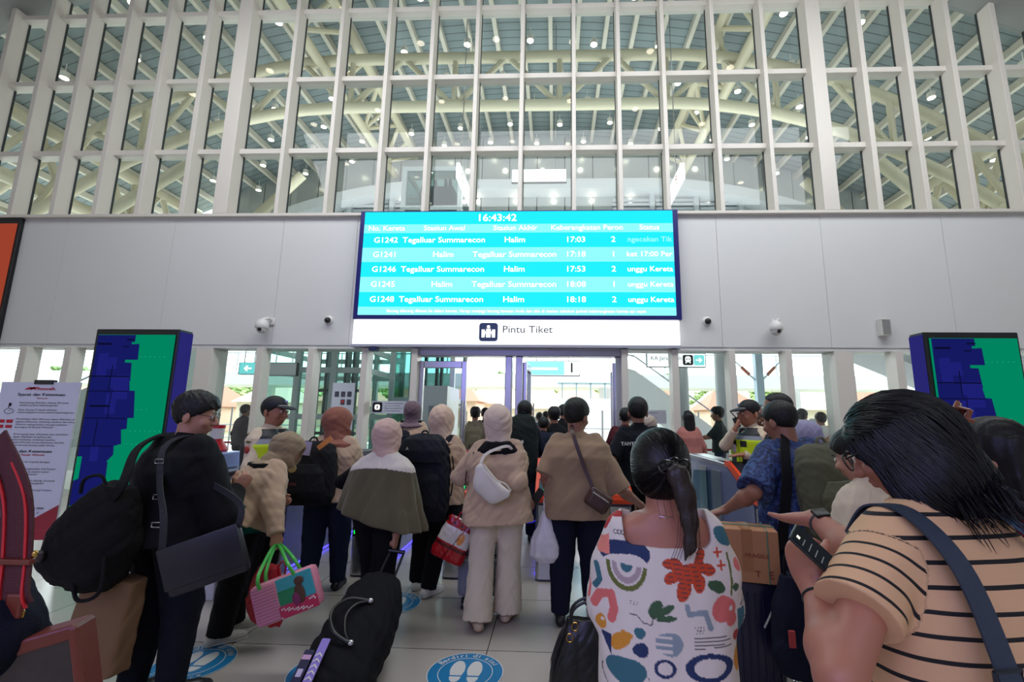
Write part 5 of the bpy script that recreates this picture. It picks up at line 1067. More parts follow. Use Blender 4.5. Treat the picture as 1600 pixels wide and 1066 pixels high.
F = Field(p.tp((-.22, -.25, 1.2)), p.tp((.22, .1, 1.52)), .0065); F.loft(p.tp((0, -.07, 1.31)), p.T @ V3((0, -.3, 1)), p.T @ V3((1, 0, 0)), [(0, .13, .05), (.05, .15, .07), (.1, .14, .07), (.13, .1, .06)], .02); F.folds(.005, V3((30, 30, 20)), 4); F.build('hood_lining', BLACKF, p.e)
# pink cartoon-style bag (generic figures left plain) and the red bag behind it
C0 = at(450, 930, 3.1); t = thing('tote_bag', tuple(C0), 'pink and turquoise printed bag with bright green handles', 'bag'); R3 = roty(R_(-20)) @ rotz(R_(8)); R4 = Matrix(R3).to_4x4()
MB().box(-.20, .20, -.055, .055, -.125, .125, M=R4, bev=.03).build('bag_body', mat('bag_pink', (222, 142, 168), rough=.4), t, smooth=True)
MB().box(-.03, .19, -.062, -.054, -.04, .118, M=R4, bev=.004).build('print_panel', mat('bag_turq', (58, 168, 190), rough=.35), t)
MB().box(-.03, .10, -.0645, -.06, -.04, .045, M=R4, bev=.003).build('print_panel', mat('bag_green', (20, 140, 92), rough=.35), t); MB().box(-.04, .195, -.064, -.055, -.118, -.045, M=R4, bev=.003).build('print_panel', mat('bag_rose', (196, 40, 88), rough=.35), t)
pm_ = MB()
for i in range(26): r_ = i*.61803 % 1; pm_.ball(R3 @ V3((-.03+.215*r_, -.0655, -.11+.06*((i*.37) % 1))), .006, 3)
pm_.build('dots', mat('dot_white', (240, 230, 234)), t)
MB().ball(R3 @ V3((.10, -.066, -.005)), (.032, .006, .06), 8, Matrix(R3)).ball(R3 @ V3((.11, -.067, .07)), (.03, .006, .026), 8, Matrix(R3)).build('print_shape', mat('print_brown', (88, 56, 46)), t, smooth=True)
MB().ball(R3 @ V3((.075, -.07, -.03)), (.024, .006, .04), 8, Matrix(R3)).build('print_shape', mat('print_plum', (130, 44, 98)), t, smooth=True)
st_ = MB()
for i in range(12): st_.tube([R3 @ V3((-.185, -.0565, -.11+.019*i)), R3 @ V3((-.045, -.0565, -.11+.019*i))], .0022, 4)
st_.build('stripe', mat('bag_stripe', (176, 120, 160)), t)
gh = mat('handle_green', (70, 180, 76), rough=.4); HP = at(433, 852, 3.33)-C0
for y_, Yy in ((-.05, 0), (.05, 0)): cord('handle', [R3 @ V3((-.13, y_, .10)), R3 @ V3((-.12, y_, .18)), HP+V3((-.02, y_*.3, -.01)), HP+V3((.03, y_*.3, -.01)), R3 @ V3((.06, y_, .2)), R3 @ V3((.09, y_, .10))], .011, gh, t)
t = thing('shopping_bag', tuple(at(418, 915, 3.38)), 'plain red cloth bag hanging just behind the pink printed bag', 'bag'); F = Field((-.2, -.12, -.3), (.2, .12, .2), .007); F.loft((0, 0, -.24), (0.25, 0, 1), (1, 0, 0), [(0, .10, .04), (.1, .13, .06), (.25, .11, .05), (.36, .06, .04)], .02); F.folds(.009, V3((22, 22, 14)), 3); F.build('bag_body', mat('bag_red', (176, 18, 38), rough=.5), t); cord('handle', [(.04, 0, .08), (.09, 0, .16), (.12, 0, .12), (.1, 0, .02)], .006, MATS['bag_red'], t)
# ------------------------------------------------------------ man in black with laptop bag
p = Person('man in black jacket and glasses with laptop bag, seen from behind at the left', base(262, 2.78, 850), rz=R_(-24), H=1.70, w=1.3, lean=3, head=(-48, -6, 0), h=.006)
p.set_arm(1, at(366, 768, 2.93), kind='hold', world=True, elbow=at(347, 808, 2.76), hd=(.35, .5, .8), pn=(-.9, .2, .1)); p.set_arm(-1, (-.26, .2, 1.0), hint=(-.8, -.6, -.1), kind='grip')
p.set_leg(-1, (-.08, -.05, 0)).set_leg(1, (.12, .05, 0), toe=(.3, 1, 0)); p.body(head_s=1.12); BJ = fabric('black_jacket', (21, 21, 24), bump=.25)
p.top(BJ, hem=.87, r=1.1, loose=.035, folds=.009, seed=45, name='jacket', flare=.03, sl_r=1.2, seg=(12, 12, 12)); p.bottom(fabric('jeans_dark', (20, 24, 38), bump=.3), r=1.06, folds=.005); p.shoes(BLACKSH); p.hair_short(hs=1.13, vol=.018, rough=.008, seed=9, nape=-.012)
gm = mat('frame_dark', (30, 32, 48), rough=.3); G_ = lambda x, y, z: p.hc+p.hR @ V3((x, y, z))*1.12*p.s
for q in (-1, 1): MB().tube([G_(q*(.034+.024*math.cos(a)), .108-.01*abs(math.cos(a)), .004+.02*math.sin(a)) for a in [2*math.pi*i/20 for i in range(21)]], .0018, 5).tube([G_(q*.058, .1, .01), G_(q*.08, .04, .012), G_(q*.082, -.02, .002)], .002, 5).build('glasses_frame', gm, p.e, smooth=True)
LB = at(322, 873, 2.5); t = thing('laptop_bag', tuple(LB), 'flat black laptop bag hanging at the hip of the man in black', 'bag'); R3 = rotz(R_(12)) @ roty(R_(-19)); R4 = Matrix(R3).to_4x4(); lbm = mat('laptop_leather', (24, 22, 34), rough=.42, bump=.1)
MB().box(-.19, .19, -.035, .035, -.13, .12, M=R4, bev=.02).build('bag_body', lbm, t, smooth=True); MB().box(-.193, .193, -.045, -.03, -.09, .125, M=R4, bev=.008).build('flap', lbm, t, smooth=True)
S0 = p.wor(p.tp((.06, -.13, 1.40)))-LB; S1 = p.wor(p.tp((.1, -.02, 1.465)))-LB; S2 = p.wor(p.tp((.12, .13, 1.36)))-LB; e1 = R3 @ V3((-.17, -.03, .11)); e2 = R3 @ V3((.18, .0, .10))
strap('shoulder_strap', [e1, e1+V3((.0, -.02, .17)), e1*.35+S0*.65+V3((0, -.035, 0)), S0+V3((0, -.01, 0)), S1, S2], .038, .006, (0, -1, 0), mat('strap_dark', (34, 34, 40), rough=.7), t, normals=[(0, -1, 0)]*3+[(0, -.8, .6), (0, 0, 1), (0, .8, .5)])
strap('shoulder_strap', [e2, e2+V3((-.02, .02, .12)), p.wor(p.tp((.24, .02, 1.2)))-LB+V3((.02, 0, 0))], .035, .006, (0, -1, 0), MATS['strap_dark'], t)
for f_ in (.25, .5, .85):
    q = e1+(S0-e1)*f_+V3((0, -.045, 0)); MB().tube([q+V3((-.024, 0, -.012)), q+V3((.024, 0, -.012)), q+V3((.024, 0, .012)), q+V3((-.024, 0, .012)), q+V3((-.024, 0, -.012))], .003, 5).build('buckle', chrome, t)
BP = at(140, 828, 2.45); t = thing('backpack', tuple(BP), 'bulging black backpack hanging off the left shoulder of the man in black', 'backpack'); F = Field((-.32, -.25, -.35), (.35, .25, .35), .0065); bpm = fabric('pack_black3', (20, 20, 22), bump=.35)
F.loft((-.02, 0, -.25), (.3, 0, 1), (1, 0, -.3), [(0, .16, .09), (.06, .2, .13), (.25, .2, .14), (.4, .14, .1), (.5, .07, .06)], .03, n=2.8); F.folds(.01, V3((14, 14, 14)), 6); F.build('main_body', bpm, t)
S3 = p.wor(p.tp((-.13, -.1, 1.45)))-BP; strap('shoulder_strap', [(.12, -.05, .12), (.2, -.06, .25), tuple(S3*.6+V3((.05, -.05, .12))), tuple(S3), tuple(S3+V3((.03, .12, .0)))], .05, .012, (0, -1, .4), bpm, t)
cord('grab_handle', [(.02, -.1, .2), (.03, -.1, .27), (.1, -.09, .29), (.13, -.08, .24)], .008, BLACKF, t); cord('pull_strap', [(.2, -.1, -.1), (.22, -.12, -.26), (.12, -.12, -.3), (.08, -.12, -.22)], .009, BLACKF, t)
MB().ball((-.08, -.15, -.09), (.02, .015, .03), 6).tube([(-.08, -.15, -.06), (-.08, -.14, 0)], .004, 6).build('zip_charm', mat('charm', (60, 50, 52), rough=.3, metal=.5), t)
PB = at(156, 968, 2.55); t = thing('paper_bag', tuple(PB), 'brown kraft paper bag hanging below the black backpack', 'bag'); kp = mat('kraft', (116, 86, 60), rough=.8, noise=.12, nscale=9, bump=.5, bscale=14)
F = Field((-.25, -.14, -.3), (.25, .14, .3), .0065); F.loft((0, 0, -.24), (.13, 0, 1), (1, 0, -.13), [(0, .15, .07), (.02, .155, .07), (.42, .14, .065), (.46, .138, .06)], .005, n=6); F.folds(.005, V3((14, 14, 12)), 3); F.build('bag_body', kp, t)
for y_ in (-.06, .06): cord('handle', [(-.03, y_, .2), (-.02, y_*.6, .28), (.04, y_*.5, .33), (.11, y_*.6, .28), (.13, y_, .2)], .006, BLACKF, t)
# ------------------------------------------------------------ guards
def guard(label, px, Y, topy, rz, q, cap_dir):
    p = Person(label, base(px, Y), rz=R_(rz), H=float(AY(px, topy, Y).z)-.03, w=1.15, lean=0, head=(0, -3, 0), h=.0065, skin=mat('skin_guard', (168, 112, 86), rough=.5)); return p
CREAM = fabric('cream_uniform', (214, 196, 170)); HIVIS = mat('hivis', (198, 228, 20), rough=.6, emis=(198, 228, 20), es=.0)
def vest(p, panel_y=True):
    s = p.s; F = Field(p.tp((-.3, -.25, .8)), p.tp((.3, .28, 1.5)), .0065); F.loft(p.tp((0, 0, 0)), p.T @ V3((0, 0, 1)), p.T @ V3((1, 0, 0)), [(.92*s, .175*p.w*s+.04, .125*p.w*s+.035), (1.1*s, .16*p.w*s+.04, .115*p.w*s+.035), (1.28*s, .178*p.w*s+.035, .125*p.w*s+.03), (1.37*s, .165*p.w*s+.02, .1*p.w*s+.03), (1.43*s, .11*p.w*s+.02, .08*s+.02)], .01, n=2.6)
    for q in (-1, 1): A = p.arm[q]; F.cone(A['S']+V3((q*.03, 0, 0)), A['S']+V3((q*.12, 0, -.02)), .085, .1, .01, op='s')
    F.cone(p.tp((0, .14, 1.45)), p.tp((0, .12, 1.36)), .07, .02, .01, op='s'); yc, bc, gc = lin((206, 232, 24)), lin((24, 26, 32)), lin((150, 156, 168))
    def col(q):
        r = (p.T.T @ (q-p.pel).T).T+p.pel; front = r[:, 1] > -.02; z = r[:, 2]/s; x = np.abs(r[:, 0]); c = np.where(((r[:, 1] > .0) & (z < 1.34))[:, None], yc, bc); c = np.where(((z > 1.30) & (z < 1.345) & front)[:, None], gc*.9, c); c = np.where((front & (x > .03) & (x < .125) & (z > 1.22) & (z < 1.29))[:, None], bc, c); c = np.where((front & (x > .05) & (x < .15) & (z > 1.0) & (z < 1.12))[:, None], bc, c); c = np.where((front & (x < .006))[:, None], bc, c); return c
    return F.build('vest', attr_mat('vest_cloth', rough=.55, bump=.05), p.e, colors=col)
def cap(p, hs, badge=True):
    H_ = lambda x, y, z: p.hc+p.hR @ V3((x, y, z))*hs*p.s; F = Field(p.hc-.24, p.hc+.24, .005); cm = mat('cap_dark', (18, 20, 34), rough=.7)
    F.ell(H_(0, -.012, .04), V3((.09, .108, .088))*hs, p.hR, .01); n_ = p.hR @ V3((0, .12, -1)); F.plane(H_(0, 0, .036), n_, .004); co_ = F.build('cap', cm, p.e)
    F = Field(p.hc-.26, p.hc+.26, .004); F.ell(H_(0, .10, .040), V3((.074, .085, .013))*hs, p.hR @ rotx(R_(-9)), .005); bo_ = F.build('cap_brim', cm, co_)
    cord('brim_piping', [H_(-.06, .085, .052), H_(-.03, .098, .054), H_(.0, .102, .055), H_(.03, .098, .054), H_(.06, .085, .052)], .0032, WHITESH, co_)
    MB().ball(H_(0, .098, .085), .014, 6).build('cap_badge', mat('badge_blue', (150, 160, 200)), co_, smooth=True)
p = guard('guard in dark cap and yellow vest, seen in profile at the left gates', 414, 4.3, 619, -102, 1, 1)
p.set_arm(1, (.2, .25, .98), hint=(.6, -1, 0)); p.set_arm(-1, (-.2, .25, 1.0), hint=(-.6, -1, 0)); p.body(head_s=1.15); p.top(CREAM, hem=.85, r=1.05, loose=.02, seed=3, folds=.006); vest(p); p.bottom(fabric('guard_trousers', (40, 38, 40))); p.shoes(BLACKSH); p.hair_short(vol=.006, hs=1.15); cap(p, 1.15)
A = p.arm[1]; MB().ball(A['S']+(A['E']-A['S'])*.45+V3((.055, 0, 0)), (.012, .028, .034), 7).build('arm_patch', mat('patch_red', (160, 50, 40)), p.e, smooth=True); MB().ball(A['S']+(A['E']-A['S'])*.2+V3((.055, 0, 0)), (.012, .03, .01), 6).build('arm_flash', mat('patch_olive', (80, 76, 40)), p.e, smooth=True)
p = guard('guard in dark cap and yellow vest speaking into a radio beside the right gate', 1180, 5.6, 627, 108, 1, 1); p.w = 1.3
p.set_arm(1, at(1148, 672, 5.5), hint=p.Rz.T @ V3((-.6, .6, -1)), kind='fist', world=True, hd=p.Rz.T @ V3((.25, -.1, .9)), pn=p.Rz.T @ V3((.8, .1, -.2))); p.set_arm(-1, at(1163, 711, 5.45), hint=p.Rz.T @ V3((.8, -.2, -1)), kind='flat', world=True, hd=p.Rz.T @ V3((-1, .0, -.05)), pn=(0, 0, -1)); p.body(head_s=1.28)
p.top(CREAM, hem=.85, r=1.05, loose=.02, seed=13, folds=.006); vest(p); p.bottom(MATS['fabric_guard_trousers']); p.shoes(BLACKSH); p.hair_short(vol=.006, hs=1.28); cap(p, 1.28)
for q in (-1, 1):
    A = p.arm[q]; F = Field(A['S']-.25, A['S']+.25, .007); E_ = A['S']+(A['E']-A['S'])*.62; F.cone(A['S']-V3((q*.0, 0, 0)), E_, .086, .078, .02, cap=True); F.plane(A['S']+(A['E']-A['S'])*.05, -(A['E']-A['S']), .01); F.build('orange_sleeve', mat('sleeve_orange', (226, 92, 44), rough=.6), p.e)
A = p.arm[-1]; MB().ball(A['S']+(A['E']-A['S'])*.3+p.Rz.T @ V3((0, -.075, 0)), (.026, .026, .03), 7).build('arm_patch', mat('patch_gold', (170, 130, 60)), p.e, smooth=True)
MB().box(-.03, .03, -.004, .004, -.045, .045, bev=.003, M=frame_to(p.tp((.07, .185, 1.2)), (1, 0, 0), (0, 0, 1)) @ Matrix.Rotation(R_(90), 4, 'X')).build('id_card', WHITESH, p.e)
Wp = p.arm[1]; t = thing('radio', tuple(p.wor(Wp['W']+Wp['hd']*.09)), 'small black handheld radio at the mouth of the right guard', 'radio'); MB().box(-.025, .025, -.018, .018, -.06, .06, bev=.006, M=Matrix.Rotation(R_(-25), 4, 'Y')).build('radio_body', BLACKSH, t); MB().tube([(.0, 0, .05), (-.07, 0, .13)], .006, 6).build('antenna', BLACKSH, t)
# tall man behind, second capped guard behind the batik shirt
p = far('tall man with receding dark hair standing behind the batik shirt man', 1227, 4.35, 620, rz=70, w=1.2, h=.008); p.set_arm(1, (.3, .0, .9)).set_arm(-1, (-.3, 0, .9)); p.body(head_s=1.15); p.top(BLACKF, sleeve=.5, loose=.02); p.bottom(BLACKF); p.shoes(BLACKSH); p.hair_short(vol=.004, hs=1.15, nape=.02)
p = far('capped person half hidden between the right guard and the batik shirt man', 1205, 6.4, 642, rz=80, w=1.3, h=.008); p.set_arm(1, (.3, .0, .9)).set_arm(-1, (-.3, 0, .9)); p.body(head_s=1.1); p.top(BLACKF, loose=.02); p.bottom(BLACKF); p.shoes(BLACKSH); p.hair_short(vol=.006, hs=1.1); cap(p, 1.1)
# ------------------------------------------------------------ man in blue batik shirt with olive backpack
p = Person('man in blue batik shirt with olive backpack leaning on a suitcase handle', base(1257, 3.25, 850), rz=R_(14), H=1.71, w=1.34, lean=7, side=-3, head=(14, -4, 0), h=.0065, skin=SKIN_D)
p.set_arm(-1, at(1133, 797, 3.3), hint=(-.6, -.3, -.8), kind='grip', world=True, hd=(-.85, .4, -.3), pn=(0, 0, -1), la=.31, lf=.28); p.set_arm(1, (.36, .1, .95), hint=(.6, -1, 0), kind='relax')
p.set_leg(-1, (-.13, .1, 0), toe=(-.2, 1, 0)).set_leg(1, (.13, -.05, 0), toe=(.5, 1, 0)); p.body(head_s=1.15, neck_r=.066, arm_r=1.1)
def batik():
    m = mat('batik', (40, 62, 120), rough=.75, bump=.1); n = m.node_tree.nodes; l = m.node_tree.links; tc = n.new('ShaderNodeTexCoord'); v = n.new('ShaderNodeTexNoise'); v.inputs['Scale'].default_value = 15; v.inputs['Detail'].default_value = 5; v.inputs['Distortion'].default_value = 2.2
    r = n.new('ShaderNodeValToRGB'); r.color_ramp.elements[0].position = .4; r.color_ramp.elements[0].color = rgb(16, 26, 62); r.color_ramp.elements[1].position = .62; r.color_ramp.elements[1].color = rgb(58, 82, 130); e = r.color_ramp.elements.new(.5); e.color = rgb(30, 50, 104)
    l.new(tc.outputs['Object'], v.inputs['Vector']); l.new(v.outputs['Fac'], r.inputs['Fac']); l.new(r.outputs[0], n['Principled BSDF'].inputs['Base Color']); return m
p.top(batik(), hem=.83, sleeve=.47, r=1.08, loose=.03, folds=.008, seed=55, sl_r=1.12, seg=(11, 11, 11)); p.bottom(fabric('navy_trousers', (18, 28, 62)), r=1.1); p.shoes(BLACKSH, mat('sole_grey', (150, 146, 140))); p.hair_short(hs=1.16, vol=.008, rough=.002)
A = p.arm[-1]; MB().tube([A['W']-A['hd']*.04+V3(o) for o in ((0, 0, 0), (0, 0, 0.001))], .034, 16).build('watch', BLACKSH, p.e, smooth=True)
OP = fabric('pack_olive', (80, 80, 60), bump=.2)
t, c, up, rt, bk = backpack(p, 'olive green backpack with small mountain logo on the batik shirt man', OP, z=1.12, w=.44, hgt=.60, d=.22, y0=-.135, x0=.05, strapm=fabric('strap_olive', (92, 92, 66)), wave=.004)
plate('logo', [[(-.03, -.02), (.03, -.02), (.004, .025), (-.004, .008)]], frame_to(c+up*.07+bk*.145+rt*.05, rt, up), .003, mat('logo_pale', (200, 200, 196)), t); plate('logo', [rrect(0, 0, .08, .01, .002)], frame_to(c+up*.04+bk*.148+rt*.05, rt, up), .003, MATS['logo_pale'], t)
for xx, an in ((-.06, -35), (.14, 35)): plate('reflector', [rrect(0, 0, .06, .01, .002)], Matrix.Translation(Vector(c+bk*.165-up*.16+rt*xx)) @ frame_to((0, 0, 0), rt, up) @ Matrix.Rotation(R_(an), 4, 'Z'), .003, MATS['logo_pale'], t)
strap('shoulder_bag_strap', [p.tp((-.05, -.06, 1.475)), p.tp((-.15, -.15, 1.36)), p.tp((-.22, -.2, 1.2)), p.tp((-.27, -.18, 1.0)), p.tp((-.27, -.1, .8))], .07, .01, (0, -1, .2), BLACKF, t)
# ------------------------------------------------------------ people half hidden at the right
p = Person('woman in lavender hijab and white striped top behind the olive backpack', base(1300, 3.75), rz=R_(30), H=1.58, w=1.2, lean=16, head=(10, -10, 0), h=.0075); p.set_arm(1, (.3, .2, .9)).set_arm(-1, (-.2, .35, .95)); p.body(head_s=1.15)
p.top(attr_mat('stripe_white', rough=.8), hem=.85, loose=.025, folds=.006, colors=lambda q: np.where((np.mod(q[:, 2]*45, 1) < .3)[:, None], lin((110, 110, 124)), lin((206, 200, 196)))); p.bottom(NAVYF); p.shoes(BLACKSH); p.hijab(fabric('hijab_lavender', (150, 146, 176)), hs=1.16, width=.22, back_drape=.24, folds=.007, seed=33)
p = Person('woman in cream blouse and glasses mostly hidden behind the striped shirt woman', base(1372, 2.3), rz=R_(20), H=1.53, w=1.1, lean=6, head=(10, -10, 0), h=.007); p.set_arm(1, (.28, .1, .9)).set_arm(-1, (-.22, .2, .95)); p.body(head_s=1.12)
p.top(fabric('cream_blouse', (208, 190, 168)), hem=.85, loose=.03, folds=.009, seed=65, sl_r=1.15); p.bottom(NAVYF); p.shoes(BLACKSH); p.hair_short(hs=1.13, vol=.02)
# ------------------------------------------------------------ people beyond the gates
def simple(p, topm, botm, sleeve=1.0, shoe=None, loose=.022, hairv=.016, hij=None, **k):
    p.body(face=k.get('face', False), head_s=k.get('hs', 1.1)); p.top(topm, hem=k.get('hem', .86), sleeve=sleeve, loose=loose, folds=k.get('folds', .006), seed=k.get('seed', 3)); p.bottom(botm); p.shoes(shoe or BLACKSH)
    if hij is not None: p.hijab(hij, hs=k.get('hs', 1.1), back_drape=k.get('drape', .12), width=.13)
    elif hairv: p.hair_short(vol=hairv, hs=k.get('hs', 1.1)+.01)
    return p
p = far('man in black T-shirt with white chest lettering on the back beyond the tan shirt', 1000, 5.1, 628, w=1.28, h=.007); p.set_arm(-1, at(972, 708, 5.2), hint=(-.3, -.3, -1), kind='hold', world=True); p.set_arm(1, (.25, .2, 1.0)); simple(p, fabric('navy_tee', (20, 22, 34)), BLACKF, sleeve=.5, hs=1.16)
text('shirt_text', 'TAMTEMA FUTURE', .052, frame_to(p.tp((0, -.175, 1.27)), (1, 0, 0), (0, 0, 1)), mat('tee_letters', (214, 214, 210)), p.e, bold=.02); text('shirt_text', 'sport', .03, frame_to(p.tp((.0, -.175, 1.31)), (1, 0, 0), (0, 0, 1)), MATS['tee_letters'], p.e)
simple(far('person with brown hair just left of the black T-shirt man', 979, 7.6, 642, rz=-20, w=1.4), fabric('maroon', (92, 34, 44)), BLACKF, hairv=.02)
simple(far('person in beige hijab just right of the black T-shirt man', 1017, 6.6, 654, rz=-30), fabric('grey_top', (150, 140, 132)), BLACKF, hij=fabric('hijab_grey', (176, 160, 148)))
p = simple(far('traveller in navy trousers with a tall dark backpack in the middle lane', 818, 6.3, 631, w=1.1, h=.01), NAVYF, NAVYF)
t, c, up, rt, bk = backpack(p, 'tall dark green rolltop backpack in the middle lane', fabric('pack_green', (38, 46, 44)), z=1.15, w=.40, hgt=.86, d=.22, wave=.006, pocket=False); plate('logo', [rrect(0, 0, .03, .04, .005)], frame_to(c+bk*.12+up*.08, rt, up), .004, WHITESH, t)
p = simple(far('traveller in dark navy jacket with shoulder bags right of the tall backpack', 848, 7.6, 654, w=1.5, h=.01, lean=12), NAVYF, NAVYF, loose=.05)
t, c, up, rt, bk = backpack(p, 'dark navy backpack with orange reflective strip right of the tall backpack', NAVYF, z=1.15, w=.42, hgt=.5, d=.25, pocket=True); plate('reflector', [rrect(0, 0, .09, .02, .004)], frame_to(c+bk*.13+up*.14-rt*.12, rt, up), .01, mat('orange_strip', (230, 110, 60)), t); plate('reflector', [rrect(0, 0, .03, .08, .004)], frame_to(c+bk*.13+up*.14+rt*.16, rt, up), .01, WHITESH, t)
p = simple(far('woman in mauve hijab and beige jacket farther back at the left gates', 638, 7.4, 633, w=1.35, h=.009), BEIGE, BLACKF, hij=fabric('hijab_mauve', (110, 88, 98)), hs=1.3)
backpack(p, 'black backpack of the woman in mauve hijab', fabric('pack_black', (25, 26, 34)), z=1.1, w=.34, hgt=.45, d=.16, x0=-.1)
for (px, Y, ty, rz, lab, tm, hv) in ((739, 9.7, 640, 10, 'person in tan top with rucksack left of the trio beyond the door', fabric('drab', (120, 108, 92)), .03), (755, 10.6, 640, -5, 'person in black top in the middle of the trio beyond the door', BLACKF, .015), (770, 11.5, 638, 5, 'person in white top right of the trio beyond the door', fabric('offwhite', (196, 192, 188)), .015),
    (866, 8.0, 641, 15, 'person with spiky hair and dark jacket beyond the middle lane', BLACKF, .03), (880, 9.0, 635, -60, 'man in dark jacket facing right beyond the middle lane', BLACKF, .012), (897, 10.4, 652, 0, 'person in black with belt just left of the tan shirt man beyond the door', BLACKF, .015),
    (842, 13.2, 647, 20, 'small far figure in dark clothes on the platform beyond the doorway', fabric('grey_blue', (70, 80, 96)), .02), (852, 13.8, 645, -20, 'small far figure in red-brown clothes on the platform beyond the doorway', fabric('rust', (130, 70, 62)), .02)):
    q = simple(far(lab, px, Y, ty, rz=rz), tm, BLACKF, hairv=hv)
    if px == 739: backpack(q, 'dull tan rucksack of the leftmost person beyond the door', fabric('ruck', (110, 100, 80)), z=1.15, w=.3, hgt=.42, d=.16)
    if px == 755: backpack(q, 'black rucksack of the middle person beyond the door', BLACKF, z=1.12, w=.28, hgt=.36, d=.14)
def long_hair(p, L, m=None, w=.09, hs=1.1, seed=2):
    F = Field(p.hc-V3((.22, .25, L+.1)), p.hc+.2, min(p.h, .008)); hs = hs*p.s; H_ = lambda x, y, z: p.hc+p.hR @ V3((x, y, z))*hs; F.ell(H_(0, -.014, .03), V3((.094, .112, .108))*hs, p.hR, .01); n_ = p.hR @ unit(V3((0, -.61, .79))); F.plane(p.hc+n_*(-.03)*hs, -n_, .03)
    F.loft(H_(0, -.06, .04), (0, -.08, -1), (1, 0, 0), [(0, .07, .05), (.12, w+.01, .06), (L*.7, w, .05), (L, w*.55, .03)], .04, ripple=(7, .04, 1, .1)); F.folds(.004, V3((60, 60, 8)), seed); F.build('hair', m or HAIR, p.e)
p = far('woman in dusty pink top with long black hair by the right windows', 1080, 8.5, 645, rz=6, w=1.15, h=.009); simple(p, fabric('dusty_pink', (176, 112, 104)), JEANS, hairv=0); long_hair(p, .42)
p = far('woman in dark T-shirt raising a hand outside the right windows', 1129, 9.9, 640, rz=65, w=1.1, h=.01); p.set_arm(-1, (-.2, .45, 1.2), hint=(0, -.5, -1), kind='flat'); simple(p, fabric('dark_green', (44, 52, 54)), JEANS, sleeve=.5, hairv=.03, face=True)  # solid figure behind the pane stands in for a reflection in it
simple(far('dark silhouette of a person outside the left window', 369, 10.3, 634, rz=-20, w=1.15, skin=SKIN_D), fabric('plum_dark', (66, 56, 66)), fabric('plum_dark', (66, 56, 66)), hairv=.01)
p = simple(far('man in grey shirt with dark rucksack outside the right windows', 1262, 9.9, 642, rz=-50, face_=None) if False else far('man in grey shirt with dark rucksack outside the right windows', 1262, 9.9, 642, rz=-50), fabric('grey_shirt', (112, 124, 138)), JEANS, sleeve=.5)
backpack(p, 'dark rucksack of the grey shirt man outside the windows', BLACKF, z=1.15, w=.3, hgt=.44, d=.18)
p = simple(far('woman in white patterned top with red bag straps outside the right windows', 1293, 9.8, 648, rz=5, w=1.1), fabric('white_pattern', (200, 198, 196)), JEANS, hairv=.02); backpack(p, 'small tan rucksack with red straps outside the right windows', fabric('tan_ruck', (150, 112, 84)), z=1.08, w=.24, hgt=.3, d=.14, strapm=mat('strap_red', (196, 40, 40)))
